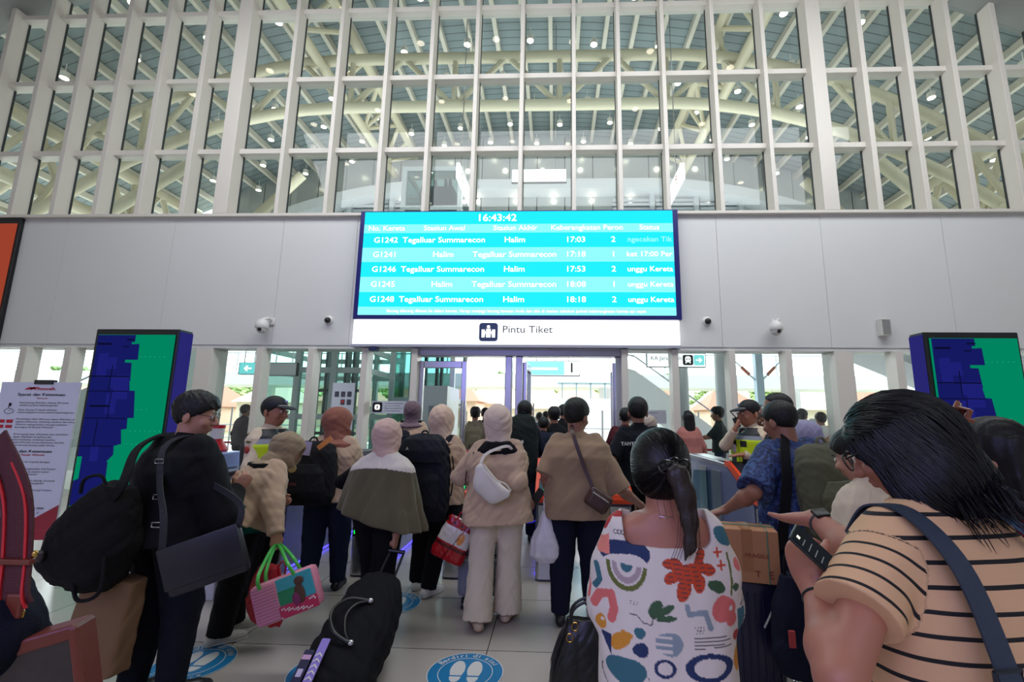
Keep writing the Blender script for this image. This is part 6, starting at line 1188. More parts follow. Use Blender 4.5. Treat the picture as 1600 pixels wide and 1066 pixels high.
# ============================================================ TICKET GATES
GS = mat('gate_silver', (150, 152, 164), rough=.3, metal=.7); GD = mat('gate_dark', (30, 32, 48), rough=.3); GO = mat('gate_orange', (232, 74, 34), rough=.35); GW = mat('gate_side', (118, 122, 156), rough=.35, metal=.3)
GGLOW = emit('gate_green', (60, 240, 130), 1.3); GARR = emit('arrow_green', (20, 230, 70), 1.4)
def gate(x0, label, w=.25, Yn=4.75, Yf=7.1):
    t = thing('ticket_gate', (x0, Yn, 0), label, 'ticket gate', 'ticket gates across the hall'); L = Yf-Yn
    MB().prism([(.1, 0), (L, 0), (L, 1.04), (.78, 1.04), (.1, .74)], (0, 0, 0), (0, 1, 0), (0, 0, 1), (1, 0, 0), w).build('cabinet', GW, t)
    MB().box(.0, w, .78, L, 1.04, 1.09, bev=.01).build('top_rail', GS, t); MB().box(.03, w-.03, 1.3, L-.1, 1.09, 1.096).build('top_glass', GD, t)
    MB().box(.035, w-.035, .06, .1, .02, .72).tube([(.035, .1, .02), (.035, .1, .72)], .035, 10).tube([(w-.035, .1, .02), (w-.035, .1, .72)], .035, 10).build('front_column', chrome, t, smooth=True)
    # orange nose: slanted frame
    o = MB(); pr_ = [(-.02, .76), (.0, .84), (.72, 1.12), (.84, 1.12), (.84, 1.06), (.74, 1.05), (.12, .76)]
    o.prism(pr_, (-.006, 0, 0), (0, 1, 0), (0, 0, 1), (1, 0, 0), .035).prism(pr_, (w-.029, 0, 0), (0, 1, 0), (0, 0, 1), (1, 0, 0), .035)
    o.box(.02, w-.02, -.02, .1, .76, .80).prism([(-.02, .76), (.0, .84), (.05, .86), (.1, .80), (.1, .76)], (.02, 0, 0), (0, 1, 0), (0, 0, 1), (1, 0, 0), w-.04).prism([(.30, .95), (.42, 1.0), (.42, .97), (.30, .92)], (.02, 0, 0), (0, 1, 0), (0, 0, 1), (1, 0, 0), w-.04).build('orange_nose', GO, t)
    def slab(name, y0, y1, x0_, x1_, m, dz=.0):
        z = lambda y: .84+(y-0.0)*.389+dz
        return MB().add([(x0_, y0, z(y0)), (x1_, y0, z(y0)), (x1_, y1, z(y1)), (x0_, y1, z(y1)), (x0_, y0, z(y0)-.05), (x1_, y0, z(y0)-.05), (x1_, y1, z(y1)-.05), (x0_, y1, z(y1)-.05)], [(0, 1, 2, 3), (0, 4, 5, 1), (1, 5, 6, 2), (2, 6, 7, 3), (3, 7, 4, 0)]).build(name, m, t)
    slab('reader_screen', .05, .28, .035, w-.035, GD); slab('status_light', .07, .2, .075, w-.045, GGLOW, .004); slab('reader_panel', .40, .72, .035, w-.035, GD, .0); slab('reader_mark', .46, .50, .12, w-.06, emit('reader_white', (235, 245, 235), 1.2), .004)
    MB().box(.03, .10, .02, .06, .40, .50).build('arrow_screen', GD, t)
    plate('arrow_light', [[(-.02, -.03), (.02, -.02), (.0, -.012), (.025, .02), (.015, .03), (-.01, -.002), (-.022, .012)]], FRONT(.065, .016, .45), .002, GARR, t)
    # flap doors and side recesses
    for yy in (.98, 1.5): MB().box(-.012, .0, yy, yy+.3, .1, .98).build('side_panel', GS, t)
    for sx in (-1, 1): MB().prism([(0, .25), (.26, .25), (.2, .95), (0, .95)], ((0 if sx < 0 else w), 1.36, 0), (sx, .25, 0), (0, 0, 1), (0, 1, 0), .015).build('flap', glass_mat('flap_glass', (200, 220, 226), 1.5), t)
    for sx in (-.006, w-.004): MB().box(sx, sx+.01, .2, L-.2, .015, .035).build('light_strip', emit('strip_violet', (70, 60, 255), 3.5), t)
    MB().tube([(w/2, L-.06, 0), (w/2, L-.06, 1.0)], .09, 12).build('end_post', chrome, t, smooth=True); return t
for x0, lab in ((-3.02, 'leftmost ticket gate with orange nose partly behind the stooping woman'), (-2.06, 'ticket gate with orange nose behind brown hijab and olive cape'), (-1.12, 'ticket gate with orange nose left of the centre beige jacket woman'), (-.19, 'ticket gate with orange nose just left of the tan shirt man'), (.53, 'ticket gate with orange nose between tan shirt man and floral blouse'), (2.0, 'wide rightmost ticket gate with orange nose beside the right guard')): gate(x0, lab)
t = thing('rail', (1.75, 7.6, 0), 'low steel rail behind the right ticket gate', 'rail'); MB().tube([(0, 0, 0), (0, 0, .98), (.9, 0, .98), (.9, 0, 0)], .04, 8).build('tube', chrome, t, smooth=True)
props(box('tablet', 2.03, 2.22, 5.7, 5.95, 1.097, 1.107, BLACKSH, bev=.003), 'black tablet lying on top of the right ticket gate', 'tablet')
# counter at the left guard with box and red lamp
t = thing('counter', (-3.45, 4.15, 0), 'white counter beside the left guard behind the man in black', 'counter'); box('cabinet', 0, .5, 0, .9, 0, 1.05, mat('counter_white', (200, 202, 214), rough=.4), t, bev=.01); box('worktop', -.02, .52, -.02, .92, 1.05, 1.09, GS, t, bev=.008)
props(box('storage_box', -3.4, -3.08, 4.18, 4.5, 1.093, 1.24, mat('box_pale_blue', (150, 166, 222), rough=.35), bev=.01), 'pale blue plastic box on the counter below the megaphone', 'box')
mg = thing('megaphone', (-3.24, 4.35, 1.243), 'red and white megaphone standing on the pale blue box', 'megaphone'); rm = mat('mega_red', (190, 20, 34), rough=.35)
MB().lathe([(0, 0), (.095, 0), (.1, .02), (.05, .11), (.05, .12), (0, .12)], n=20).build('horn', rm, mg, smooth=True); MB().lathe([(0, .12), (.055, .12), (.055, .22), (0, .22)], n=16).build('body', WHITESH, mg, smooth=True); MB().lathe([(0, .22), (.06, .22), (.06, .25), (0, .25)], n=16).build('cap', rm, mg, smooth=True)
# ============================================================ FLOOR STICKERS
def sticker(px, py, rz, label, r=.24):
    v = AZ(px, py, 0); t = thing('floor_sticker', (v.x, v.y, 0), label, 'sticker', rz=R_(rz)); M = Matrix(); bl = mat('sticker_blue', (24, 118, 170), rough=.35); wt = mat('sticker_white', (206, 206, 204), rough=.4)
    plate('disc', [circ(0, 0, r, n=48)], M, .003, bl, t)
    for rr, th in ((r, .006), (r*.72, .005)): MB().tube([(rr*math.cos(a)*.99, rr*math.sin(a)*.99, .0035) for a in [2*math.pi*i/60 for i in range(61)]], 0, flat=(th, .001, (0, 0, 1)), cap=False).build('ring', wt, t)
    for s_ in (-1, 1):
        plate('footprint', [[(s_*(.055+.047*x), .015+.12*y) for x, y in [(math.cos(a)*(1+.1*math.sin(a)), math.sin(a)) for a in [math.pi*i/10*1.0 for i in range(11)]]]+[(s_*(.055-.036), -.035), (s_*(.055+.036), -.035)], [(s_*(.055+.036*x), -.05+.06*y) for x, y in [(math.cos(a), math.sin(a)) for a in [math.pi+math.pi*i/10 for i in range(11)]]]], Matrix.Translation((0, 0, .0032)), .001, wt, t)
    tx = 'Berdiri di sini'; ms = []
    for i, ch in enumerate(tx):
        if ch == ' ': continue
        a = R_(150-120*i/(len(tx)-1)); ms.append((ch, .055, Matrix.Translation((r*.845*math.cos(a), r*.845*math.sin(a), .0045)) @ Matrix.Rotation(a-math.pi/2, 4, 'Z'), 'CENTER', .02, 1.1))
    texts('ring_text', ms, wt, t)
    tx = 'Stand here'; ms = []
    for i, ch in enumerate(tx):
        if ch == ' ': continue
        a = R_(225+90*i/(len(tx)-1)); ms.append((ch, .04, Matrix.Translation((r*.86*math.cos(a), r*.86*math.sin(a), .0045)) @ Matrix.Rotation(a+math.pi/2, 4, 'Z'), 'CENTER', .01, 1.1))
    for q_ in ms: text('ring_letter', q_[0], q_[1], q_[2], wt, t, q_[3], q_[4], q_[5])
sticker(727, 1052, 0, 'blue footprint floor sticker at the bottom centre of the photo'); sticker(303, 1036, 0, 'blue footprint floor sticker beside the leg of the man in black'); sticker(613, 943, 0, 'blue footprint floor sticker partly behind the black trolley bag, far one'); sticker(952, 1058, 0, 'blue footprint floor sticker partly hidden by the floral blouse'); sticker(512, 1050, 0, 'blue footprint floor sticker mostly hidden under the black trolley bag')
# tactile studs, right foreground (counted, small, each its own)
st0 = None; stm = mat('stud_steel', (200, 200, 214), rough=.15, metal=1.0)
for j in range(9):
    for i in range(11):
        x = 1.22+.095*i+(j % 2)*.0475; y = 2.86+.085*j
        if st0 is None: st0 = props(MB().lathe([(0, .008), (.012, .0075), (.018, .004), (.02, 0)], n=12).build('tactile_stud', stm, smooth=True), 'small round steel tactile stud set in the floor by the navy suitcase', 'stud', 'tactile studs in the floor'); st0.location = (x, y, 0)
        else: o = st0.copy(); COL.objects.link(o); o.location = (x, y, 0)
# ============================================================ LUGGAGE
def caster(t, loc, m=BLACKSH, r=.03): MB().lathe([(0, -.012), (r, -.012), (r, .012), (0, .012)], (loc[0], loc[1]-.015, r), 14, M=Matrix.Rotation(R_(90), 3, 'Y')).lathe([(0, -.012), (r, -.012), (r, .012), (0, .012)], (loc[0]+.03, loc[1]-.015, r), 14, M=Matrix.Rotation(R_(90), 3, 'Y')).box(loc[0]-.01, loc[0]+.04, loc[1]-.02, loc[1]+.02, r, r*2.6).build('wheel', m, t, smooth=True)
# grey suitcase in front of the beige jacket woman
t = thing('suitcase', (-.80, 4.25, 0), 'grey fabric suitcase on casters hidden behind the cream trousers', 'suitcase', rz=R_(4)); gc = fabric('suit_grey', (132, 138, 152), bump=.2)
MB().box(-.03, .40, -.14, .14, .09, .66, bev=.04).build('shell', gc, t, smooth=True); MB().box(.0, .37, -.165, -.13, .12, .40, bev=.025).build('front_pocket', gc, t, smooth=True); MB().tube([(-.01, -.145, .43), (.38, -.145, .43)], .006, 6).build('piping', BLACKF, t); MB().tube([(.08, .1, .64), (.08, .1, 1.02), (.28, .1, 1.02), (.28, .1, .64)], .011, 8).build('pull_handle', chrome, t, smooth=True)
for cx in (.02, .33):
    for cy in (-.10, .10): caster(t, (cx, cy))
# red souvenir bag on top of it
RB = at(711, 842, 4.02); t = thing('souvenir_bag', tuple(RB), 'shiny red and white souvenir bag resting against the grey suitcase', 'bag'); R3 = roty(R_(24)); R4 = Matrix(R3).to_4x4(); rmm = mat('foil_red', (180, 22, 28), rough=.18)
F = Field((-.22, -.12, -.26), (.22, .12, .26), .006); F.loft(R3 @ V3((0, 0, -.17)), R3 @ V3((0, 0, 1)), R3 @ V3((1, 0, 0)), [(0, .13, .06), (.03, .14, .065), (.2, .13, .055), (.33, .115, .03)], .01, n=4); F.folds(.005, V3((24, 24, 20)), 4)
iv = R3.T
def rbcol(q):
    l = (iv @ q.T).T; c = np.where((np.abs(l[:, 2]-.03) < .065)[:, None], lin((222, 214, 204)), lin((176, 20, 28))); c = np.where(((l[:, 2] > .11) & (np.sin(l[:, 0]*90) > .6) & (l[:, 2] < .135))[:, None], lin((60, 20, 20)), c); c = np.where(((l[:, 2] < -.05) & (l[:, 2] > -.075))[:, None], lin((90, 20, 20)), c); c = np.where(((np.hypot(l[:, 0]-.05, (l[:, 2]-.03)*.6) < .03))[:, None], lin((230, 150, 70)), c); c = np.where((np.abs(l[:, 0]-.02-l[:, 2]*.3) < .004)[:, None], lin((70, 20, 20)), c); return c
F.build('bag_body', attr_mat('souvenir_print', rough=.22), t, colors=rbcol); cord('handle', [R3 @ V3((-.05, 0, .15)), R3 @ V3((-.04, 0, .22)), R3 @ V3((.04, 0, .22)), R3 @ V3((.05, 0, .15))], .006, rmm, t)
# black trolley bag pulled by the olive cape woman
TB0 = at(512, 1064, 2.72); TB0[2] = .05; TB1 = at(600, 905, 3.45); t = thing('trolley_bag', (TB0[0], TB0[1], 0), 'big black soft trolley bag tilted over, pulled by the olive cape woman', 'bag'); ax = TB1-TB0; ln = np.linalg.norm(ax); ax = ax/ln; rt_ = unit(np.cross(ax, (0.15, -1, 1.0))); nn = unit(np.cross(rt_, ax)); o = V3((0, 0, TB0[2])); bb = fabric('trolley_black', (20, 21, 25), bump=.25)
if nn[2] < 0: nn = -nn; rt_ = -rt_
P = np.array([o, o+ax*ln]); F = Field(P.min(0)-.34, P.max(0)+.34, .0065); F.loft(o, ax, rt_, [(0, .17, .10), (.04, .2, .13), (ln*.45, .215, .16), (ln*.82, .18, .14), (ln*.96, .12, .09), (ln, .07, .05)], .03, n=2.8); F.folds(.014, V3((11, 11, 9)), 9); F.build('bag_body', bb, t)
SG = -1 if (np.cross(ax, rt_) @ nn) < 0 else 1
hN = nn*.17
for q, u0 in ((-1, .27), (1, .27)): pass
hb = [o+ax*ln*.28+rt_*.03+nn*.155, o+ax*ln*.32-rt_*.08+nn*.19, o+ax*ln*.46-rt_*.15+nn*.19, o+ax*ln*.58-rt_*.09+nn*.195, o+ax*ln*.62+rt_*.04+nn*.16]; cord('grab_handle', hb, .010, mat('strap_rubber', (30, 30, 32), rough=.4), t)
hb = [o+ax*ln*.28+rt_*.03+nn*.155, o+ax*ln*.34-rt_*.02+nn*.17, o+ax*ln*.46-rt_*.06+nn*.18, o+ax*ln*.56-rt_*.03+nn*.18, o+ax*ln*.62+rt_*.04+nn*.16]; cord('grab_handle', hb, .008, MATS['strap_rubber'], t)
for u in (.28, .62): MB().ball(o+ax*ln*u+rt_*.035+nn*.16, (.02, .02, .02), 6).build('metal_ring', chrome, t, smooth=True)
HD = at(620, 862, 3.56)-V3((TB0[0], TB0[1], 0))
for s_ in (-1, 1): MB().tube([o+ax*ln*.9+rt_*.06*s_-nn*.04, HD+rt_*.05*s_-V3((0, 0, .01))], .009, 8).build('pull_tube', BLACKSH, t, smooth=True)
MB().tube([HD-rt_*.06, HD+rt_*.06], .014, 8).build('grip', BLACKSH, t, smooth=True)
for s_ in (-1, 1): MB().lathe([(0, -.015), (.04, -.015), (.04, .015), (0, .015)], o+rt_*.13*s_+V3((0, .05, -.01)), 14, M=Matrix.Rotation(R_(90), 3, 'Y')).build('wheel', BLACKSH, t, smooth=True)
Ti = V3((TB0[0], TB0[1], 0)); tg = thing('luggage_tag', tuple(Ti+o+ax*ln*.2-rt_*.10+nn*.17), 'lilac luggage tag with white zigzag pattern tied to the black trolley bag', 'tag'); Mt = frame_to((0, 0, 0), (rt_*.9+nn*.1), ax+nn*.15)
plate('tag', [rrect(0, -.06, .05, .24, .008)], Mt, .004, mat('tag_violet', (140, 120, 205), rough=.4), tg); plate('pattern', [[(-.02, -.16+.03*i), (.0, -.145+.03*i), (.02, -.16+.03*i), (.02, -.152+.03*i), (.0, -.135+.03*i), (-.02, -.152+.03*i)] for i in range(5)], Matrix(Mt) @ Matrix.Translation((0, 0, .005)), .001, WHITESH, tg)
tg = thing('luggage_tag', tuple(Ti+o+ax*ln*.16-rt_*.17+nn*.14), 'dark navy luggage tag with pink and white print on the trolley bag', 'tag'); plate('tag', [rrect(0, -.06, .055, .2, .008)], Mt, .004, mat('tag_navy', (30, 28, 70), rough=.4), tg); plate('pattern', [rrect(0, .0, .05, .025, .004), rrect(0, -.145, .05, .02, .004)], Matrix(Mt) @ Matrix.Translation((0, 0, .005)), .001, mat('tag_pink', (196, 150, 190)), tg); plate('pattern', [rrect(0, -.08, .03, .04, .004)], Matrix(Mt) @ Matrix.Translation((0, 0, .005)), .001, MATS['tag_lilac'], tg)
# black leather handbag beside the tan shirt man
HB = at(908, 975, 2.95); HB[2] = .222; t = thing('handbag', tuple(HB), 'large black leather handbag with brass rings left of the floral blouse', 'bag'); lb = mat('black_leather', (17, 17, 20), rough=.33, bump=.12, bscale=60)
F = Field((-.26, -.16, -.3), (.26, .16, .3), .0055); F.loft((0, 0, -.22), (.06, 0, 1), (1, 0, -.06), [(0, .17, .08), (.03, .195, .1), (.18, .185, .1), (.32, .14, .07), (.42, .10, .03)], .02, n=3); F.folds(.006, V3((15, 15, 10)), 5); F.build('bag_body', lb, t)
for y_ in (-.03, .03): cord('handle', [(-.06, y_, .16), (-.05, y_, .25), (.03, y_, .30), (.11, y_, .26), (.12, y_, .16)], .009, lb, t)
brass = mat('brass', (180, 140, 66), rough=.25, metal=1.0)
for zc, xx in ((.13, -.07), (.19, -.04)): MB().tube([(xx+.018*math.cos(a), -.09, zc+.022*math.sin(a)) for a in [2*math.pi*i/16 for i in range(17)]], .0035, 6).build('ring', brass, t, smooth=True)
cord('side_tie', [(-.1, -.06, .16), (-.15, -.07, .03), (-.17, -.06, -.1), (-.175, -.05, -.16)], .006, lb, t)
# cardboard box on a navy suitcase
SC = at(1165, 960, 3.05); t = thing('suitcase', (SC[0], SC[1], 0), 'navy hard suitcase with ribbed shell carrying the cardboard box', 'suitcase', rz=R_(-14)); nv = mat('suit_navy', (24, 22, 52), rough=.3, bump=.1, bscale=30)
MB().box(-.19, .19, -.13, .13, .07, .66, bev=.045).build('shell', nv, t, smooth=True)
for i in range(9): MB().tube([(-.16+.04*i, -.133, .12), (-.16+.04*i, -.133, .6)], .0045, 6).build('rib', nv, t, smooth=True)
MB().tube([(.08, -.138, .42), (.15, -.138, .56)], .006, 6).build('trim_strip', MATS['logo_pale'], t)
for cx in (-.15, .13):
    for cy in (-.09, .11): caster(t, (cx, cy), r=.034)
MB().tube([(-.09, .05, .64), (-.09, .05, .93), (.07, .05, .93), (.07, .05, .64)], .010, 8).build('pull_handle', chrome, t, smooth=True)
cbm = mat('cardboard', (170, 118, 84), rough=.75, noise=.05, nscale=6); t = thing('cardboard_box', (SC[0], SC[1], .664), 'brown cardboard box tied with green string on the navy suitcase', 'box', rz=R_(-14))
MB().box(-.17, .18, -.17, .04, 0, .29, bev=.004).build('carton', cbm, t); MB().box(-.172, .182, -.172, .042, .286, .292).build('lid_tape', mat('tape_tan', (188, 140, 104), rough=.3), t) if False else MB().box(-.02, .04, -.173, .043, .06, .294).build('tape', mat('tape_tan', (156, 104, 70), rough=.3), t)
sg_ = mat('string_green', (40, 120, 100), rough=.5); MB().tube([(-.17, -.05, .295), (.18, -.06, .295)], .003, 5).tube([(.12, -.173, .0), (.12, -.173, .293), (.12, .04, .295)], .003, 5).tube([(-.175, -.173, .15), (-.175, -.173, .15)], .003, 5).build('string', sg_, t)
pr2 = mat('print_red', (130, 50, 40), rough=.7); texts('box_print', [('FRAGILE', .03, FRONT(.06, -.1745, .15), 'CENTER', .01, 1.2), ('E', .06, FRONT(.13, -.1745, .05), 'CENTER', .01, 1.0), ('T', .05, FRONT(.06, -.1745, .05), 'CENTER', .01, 1.0)], pr2, t)
# blue-black bag in front of the batik shirt man's legs
o_ = at(1245, 960, 2.75); t = thing('hand_luggage', tuple(o_), 'dark blue bag with red tab hanging in front of the batik shirt man', 'bag'); F = Field((-.2, -.15, -.35), (.2, .15, .3), .0065); F.loft((0, 0, -.3), (0, 0, 1), (1, 0, 0), [(0, .10, .07), (.1, .14, .1), (.35, .12, .09), (.5, .07, .05)], .02); F.folds(.008, V3((16, 16, 12)), 3); F.build('bag_body', fabric('bag_blueblack', (22, 26, 50)), t); MB().box(-.1, -.07, -.115, -.1, -.12, -.04).build('tab', mat('tab_red', (170, 60, 66)), t)
cord('handle', [(-.05, 0, .18), (-.04, 0, .3), (.04, 0, .3), (.05, 0, .18)], .009, BLACKF, t)
# ============================================================ FOREGROUND PEOPLE
SKF = mat('skin_fore', (170, 112, 92), rough=.45, noise=.05, nscale=10)
# ------------------------------------------------------------ woman in the printed blouse
p = Person('woman in white blouse with bold colourful abstract print, dark hair clipped back', base(1040, 1.55, 900), rz=R_(-3), H=1.545, w=.97, lean=2, head=(-4, -10, 0), h=.005, skin=SKF)
p.set_arm(-1, (-.12, .27, .98), hint=(-.2, -.3, -1)); p.set_arm(1, (.12, .28, .98), hint=(.2, -.3, -1)); p.body(face=False, head_s=1.08, neck_r=.054, legs=True)
s = p.s; F = Field(p.tp((-.46, -.26, .62)), p.tp((.46, .28, 1.46)), .0031); up = V3((0, 0, 1)); PXM = 711/1.50; cxp = 1040
F.loft((0, 0, 0), p.T @ up, p.T @ V3((1, 0, 0)), [(.72*s, .215, .15), (.95*s, .205, .145), (1.15*s, .205, .142), (1.28*s, .19, .132), (1.36*s, .165, .115), (1.395*s, .135, .1), (1.42*s, .11, .09)], .01, n=2.5)
for q in (-1, 1):
    A = p.arm[q]; F.chain([A['S'], A['S']*.5+A['E']*.5+V3((q*.012, 0, 0)), A['E']+V3((q*.012, 0, .02)), A['E']*.4+A['W']*.6+V3((q*.005, 0, 0))], [.052, .062, .06, .045], .05)
nz = float(1.6-(842-658)/PXM); F.rbox((0, -.12, nz+.16), (.132, .16, .16), .03, k=.006, op='s'); F.rbox((0, .13, nz+.2), (.10, .13, .16), .03, k=.006, op='s')
F.folds(.006, V3((11, 11, 6)), 21)
# printed pattern, planar cloth coordinates measured on the back (units: 1/2.626 of a photo pixel)
def blouse(q):
    X = (cxp+(q[:, 0])*PXM-900)*2.626; Y = ((658+(1.6-q[:, 2])*PXM)-660)*2.626; bk = q[:, 1] < .02; X = np.where(bk, X, 1010-X)
    c = np.tile(lin((218, 208, 202)), (len(q), 1)); C_ = dict(navy=(28, 46, 92), teal=(52, 104, 118), red=(168, 42, 44), orange=(196, 66, 32), pink=(214, 108, 104), salmon=(224, 132, 116), must=(206, 138, 44), green=(56, 88, 60), olive=(96, 104, 44), lilac=(168, 150, 156), grey=(134, 148, 160), ink=(60, 58, 66))
    def put(m, k): c[m] = lin(C_[k])
    def el(cx, cy, rx, ry, a=0): ca, sa = math.cos(R_(a)), math.sin(R_(a)); x, y = X-cx, Y-cy; wob = 1+.05*np.sin(3*np.arctan2(y, x)+cx); return ((x*ca+y*sa)/(rx*wob))**2+((-x*sa+y*ca)/(ry*wob))**2 < 1
    def bx(x0, x1, y0, y1): return (X > x0) & (X < x1) & (Y > y0) & (Y < y1)
    def seg(x0, y0, x1, y1, w): dx, dy = x1-x0, y1-y0; t_ = np.clip(((X-x0)*dx+(Y-y0)*dy)/(dx*dx+dy*dy), 0, 1); return np.hypot(X-x0-t_*dx, Y-y0-t_*dy) < w
    def pl(pts, w): m = np.zeros(len(X), bool); [m.__ior__(seg(*pts[i], *pts[i+1], w)) for i in range(len(pts)-1)]; return m
    put(el(205, 505, 95, 48) & ~el(205, 560, 90, 56), 'navy'); put(pl([(120, 520), (105, 500)], 6), 'navy')
    r1 = np.hypot((X-208)/74, (Y-540)/92); low = Y > 540+.1*(X-208); put(low & (r1 < 1) & (r1 > .80), 'olive'); put(low & (r1 < .72) & (r1 > .48), 'lilac'); put(low & (r1 < .30), 'teal')
    fl = el(375, 528, 36, 20) | el(372, 572, 34, 20, -20) | el(410, 612, 26, 38, 20) | el(468, 590, 24, 32) | el(500, 545, 40, 20, 18) | el(432, 558, 52, 34) | seg(462, 540, 484, 492, 17); put(fl, 'orange'); put(fl & (np.mod(Y-.12*X, 15) < 2.6), 'ink')
    for px_, py_ in ((551, 491), (562, 536)): put(seg(px_-15, py_, px_+15, py_, 4) | seg(px_, py_-15, px_, py_+15, 4), 'orange')
    put(pl([(590, 498), (598, 540), (602, 600), (596, 640)], 4.5), 'olive'); put(el(538, 606, 38, 20, 25) | el(618, 618, 14, 14), 'green')
    put((el(560, 682, 52, 42) | el(590, 720, 26, 24)) & ~el(590, 685, 9, 9), 'pink'); put(el(634, 545, 14, 26, -25), 'pink')
    put(bx(104, 148, 436, 516) & (Y > 470-.6*(X-104)), 'salmon'); put(seg(128, 420, 150, 380, 14) | seg(150, 376, 208, 372, 9), 'red'); put(pl([(88, 700), (110, 660), (150, 650), (160, 700), (150, 735)], 15), 'pink'); put(el(65, 650, 13, 46), 'pink'); put(pl([(98, 560), (110, 610), (92, 640)], 10), 'teal')
    put(el(306, 680, 22, 34, 30) | el(340, 682, 38, 13, -32) | el(345, 708, 36, 10, -8), 'green'); put(pl([(215, 704), (240, 706), (262, 728), (290, 732), (298, 706)], 2), 'ink')
    put(seg(418, 664, 424, 690, 9) | seg(428, 690, 486, 684, 9) | seg(486, 690, 500, 736, 10), 'grey'); put(el(248, 762, 20, 18), 'teal'); put(el(250, 816, 28, 23), 'navy')
    u = el(350, 790, 50, 38) & ~((X < 362) & (np.abs(np.mod(Y-752, 22)-18) < 5)) & (X > 304); put(u, 'grey')
    for yy in (768, 780, 791, 801): put(seg(438, yy, 578, yy-3, 1.6), 'ink')
    for cx_, cy_, rx_, ry_, w_ in ((332, 867, 39, 29, .68), (492, 863, 90, 46, .66)): rr = np.sqrt(((X-cx_)/rx_)**2+((Y-cy_)/ry_)**2); put((rr < 1) & (rr > w_), 'navy')
    put(el(178, 800, 42, 24, -38) | seg(190, 770, 216, 776, 8), 'must'); put((el(198, 892, 70, 44) | el(215, 930, 32, 22)), 'teal'); rr = np.sqrt(((X-196)/80)**2+((Y-915)/66)**2); put((np.abs(rr-1) < .02) & (Y > 900), 'ink')
    put(el(334, 957, 53, 46), 'must'); put(el(334, 957, 53, 46) & (np.mod(X, 14) < 3) & (np.mod(Y, 12) < 3) & (Y < 955), 'salmon'); put(el(542, 967, 35, 42), 'pink'); put(el(408, 966, 12, 30, 15) | el(440, 972, 28, 11, -40) | el(430, 1012, 38, 12, -15), 'green'); put(pl([(360, 1020), (378, 1040), (380, 1100)], 2), 'ink')
    put(el(608, 858, 21, 44), 'must'); put(bx(622, 662, 700, 800) & (X-622 < 45-.25*(Y-700)), 'teal'); put(el(585, 440, 52, 28, 35), 'teal'); put(el(607, 780, 17, 16), 'red'); put(el(250, 1048, 66, 28) & ~el(262, 1052, 14, 10), 'pink'); put(el(490, 1052, 60, 12, 20) | el(486, 1070, 50, 10, 5), 'pink'); put(el(140, 1020, 34, 13, -45) | el(125, 1000, 22, 9, -75), 'green'); put(el(590, 1005, 8, 30, 15), 'green')
    put(el(112, 758, 20, 26) & ~el(118, 748, 6, 7), 'must'); put((X > 112) & (X < 148) & (Y > 790) & (Y < 860) & (Y < 790+2.0*(X-112)), 'navy')
    for ox, oy in ((230, 668), (255, 990), (460, 745)): put((np.abs(X-ox) < 17) & (np.abs(Y-oy) < 14) & (np.mod(X+.3*Y, 11) < 4) & (np.mod(Y, 10) < 4), 'ink')
    for i in range(4): put(np.abs(np.hypot(X-(172+14*i), Y-432)-7) < 1.6, 'ink')
    put(pl([(648, 700), (676, 672), (640, 690), (680, 640)], 1.8), 'ink'); put(np.abs(np.hypot(X-660, Y-745)-9) < 1.6, 'ink')
    return c
F.build('blouse', attr_mat('blouse_print', rough=.75, bump=.05), p.e, colors=blouse); p.bottom(NAVYF)
HD_ = mat('hair_dark', (17, 12, 14), rough=.4, bump=.15, bscale=160, spec=.45); hs = 1.08*p.s; H_ = lambda x, y, z: p.hc+p.hR @ V3((x, y, z))*hs
F = Field(p.hc-V3((.17, .2, .22)), p.hc+.18, .0045); F.ell(H_(0, -.016, .02), V3((.097, .112, .108))*hs, p.hR, .01); F.ell(H_(0, -.045, -.035), V3((.088, .078, .075))*hs, p.hR, .03); F.ell(H_(0, .105, -.03), V3((.075, .07, .095))*hs, p.hR, .01, op='s'); F.folds(.0016, V3((120, 30, 60)), 3); F.build('hair', HD_, p.e)
cl = H_(.022, -.125, -.012); tl = [cl, H_(.04, -.14, -.04), H_(.058, -.135, -.10), H_(.068, -.12, -.17), H_(.066, -.11, -.235), H_(.05, -.10, -.28)]
F = Field(cl-V3((.12, .12, .32)), cl+.12, .0045); F.chain(tl, [.02, .026, .024, .02, .012, .004], .02, flat=((0, 1, 0), .6)); F.folds(.003, V3((110, 60, 10)), 6); F.build('ponytail', mat('hair_brown', (30, 17, 18), rough=.4, bump=.2, bscale=150), p.e)
def strands(p, name, roots, fn, r, m, n=8):
    mb = MB()
    for i, R0 in enumerate(roots): mb.tube(fn(i, R0), r, 3, cap=False)
    return mb.build(name, m, p.e, smooth=True)
rr_ = random.Random(5); ho = [c_ for c_ in p.e.children if c_.name.startswith('hair')][-1]
surf_strands(p, ho, 1500, lambda q: unit(cl-q)*1.0+V3((0, -.0, .0)), 10, .012, .0022, .0009, HD_, seed=5)
mb = MB()
for i in range(9):
    o1 = V3((rr_.uniform(-.02, .02), rr_.uniform(-.01, .01), 0)); d_ = rr_.uniform(-.012, .006); mb.tube([tl[j]+o1*(1+.3*j)+V3((d_*j/5, 0, rr_.uniform(-.004, .004))) for j in range(6)], .0008, 3, cap=False)
for i in range(3): x0 = -.02+.02*i; mb.tube([H_(x0, -.12, -.07), H_(x0-.005, -.115, -.12), H_(x0+.004, -.10, -.17)], .0007, 3, cap=False)
mb.build('loose_hair', HD_, p.e, smooth=True)
cm_ = mat('clip_black', (14, 14, 16), rough=.12); mb = MB()
for (dx, dz, r_) in ((-.016, .0, .024), (.036, .008, .019), (.008, .016, .015)): mb.tube([cl+V3((dx+r_*math.cos(a), -.012-.004*math.sin(2*a), dz+r_*.8*math.sin(a))) for a in [2*math.pi*i/18 for i in range(19)]], .0034, 6)
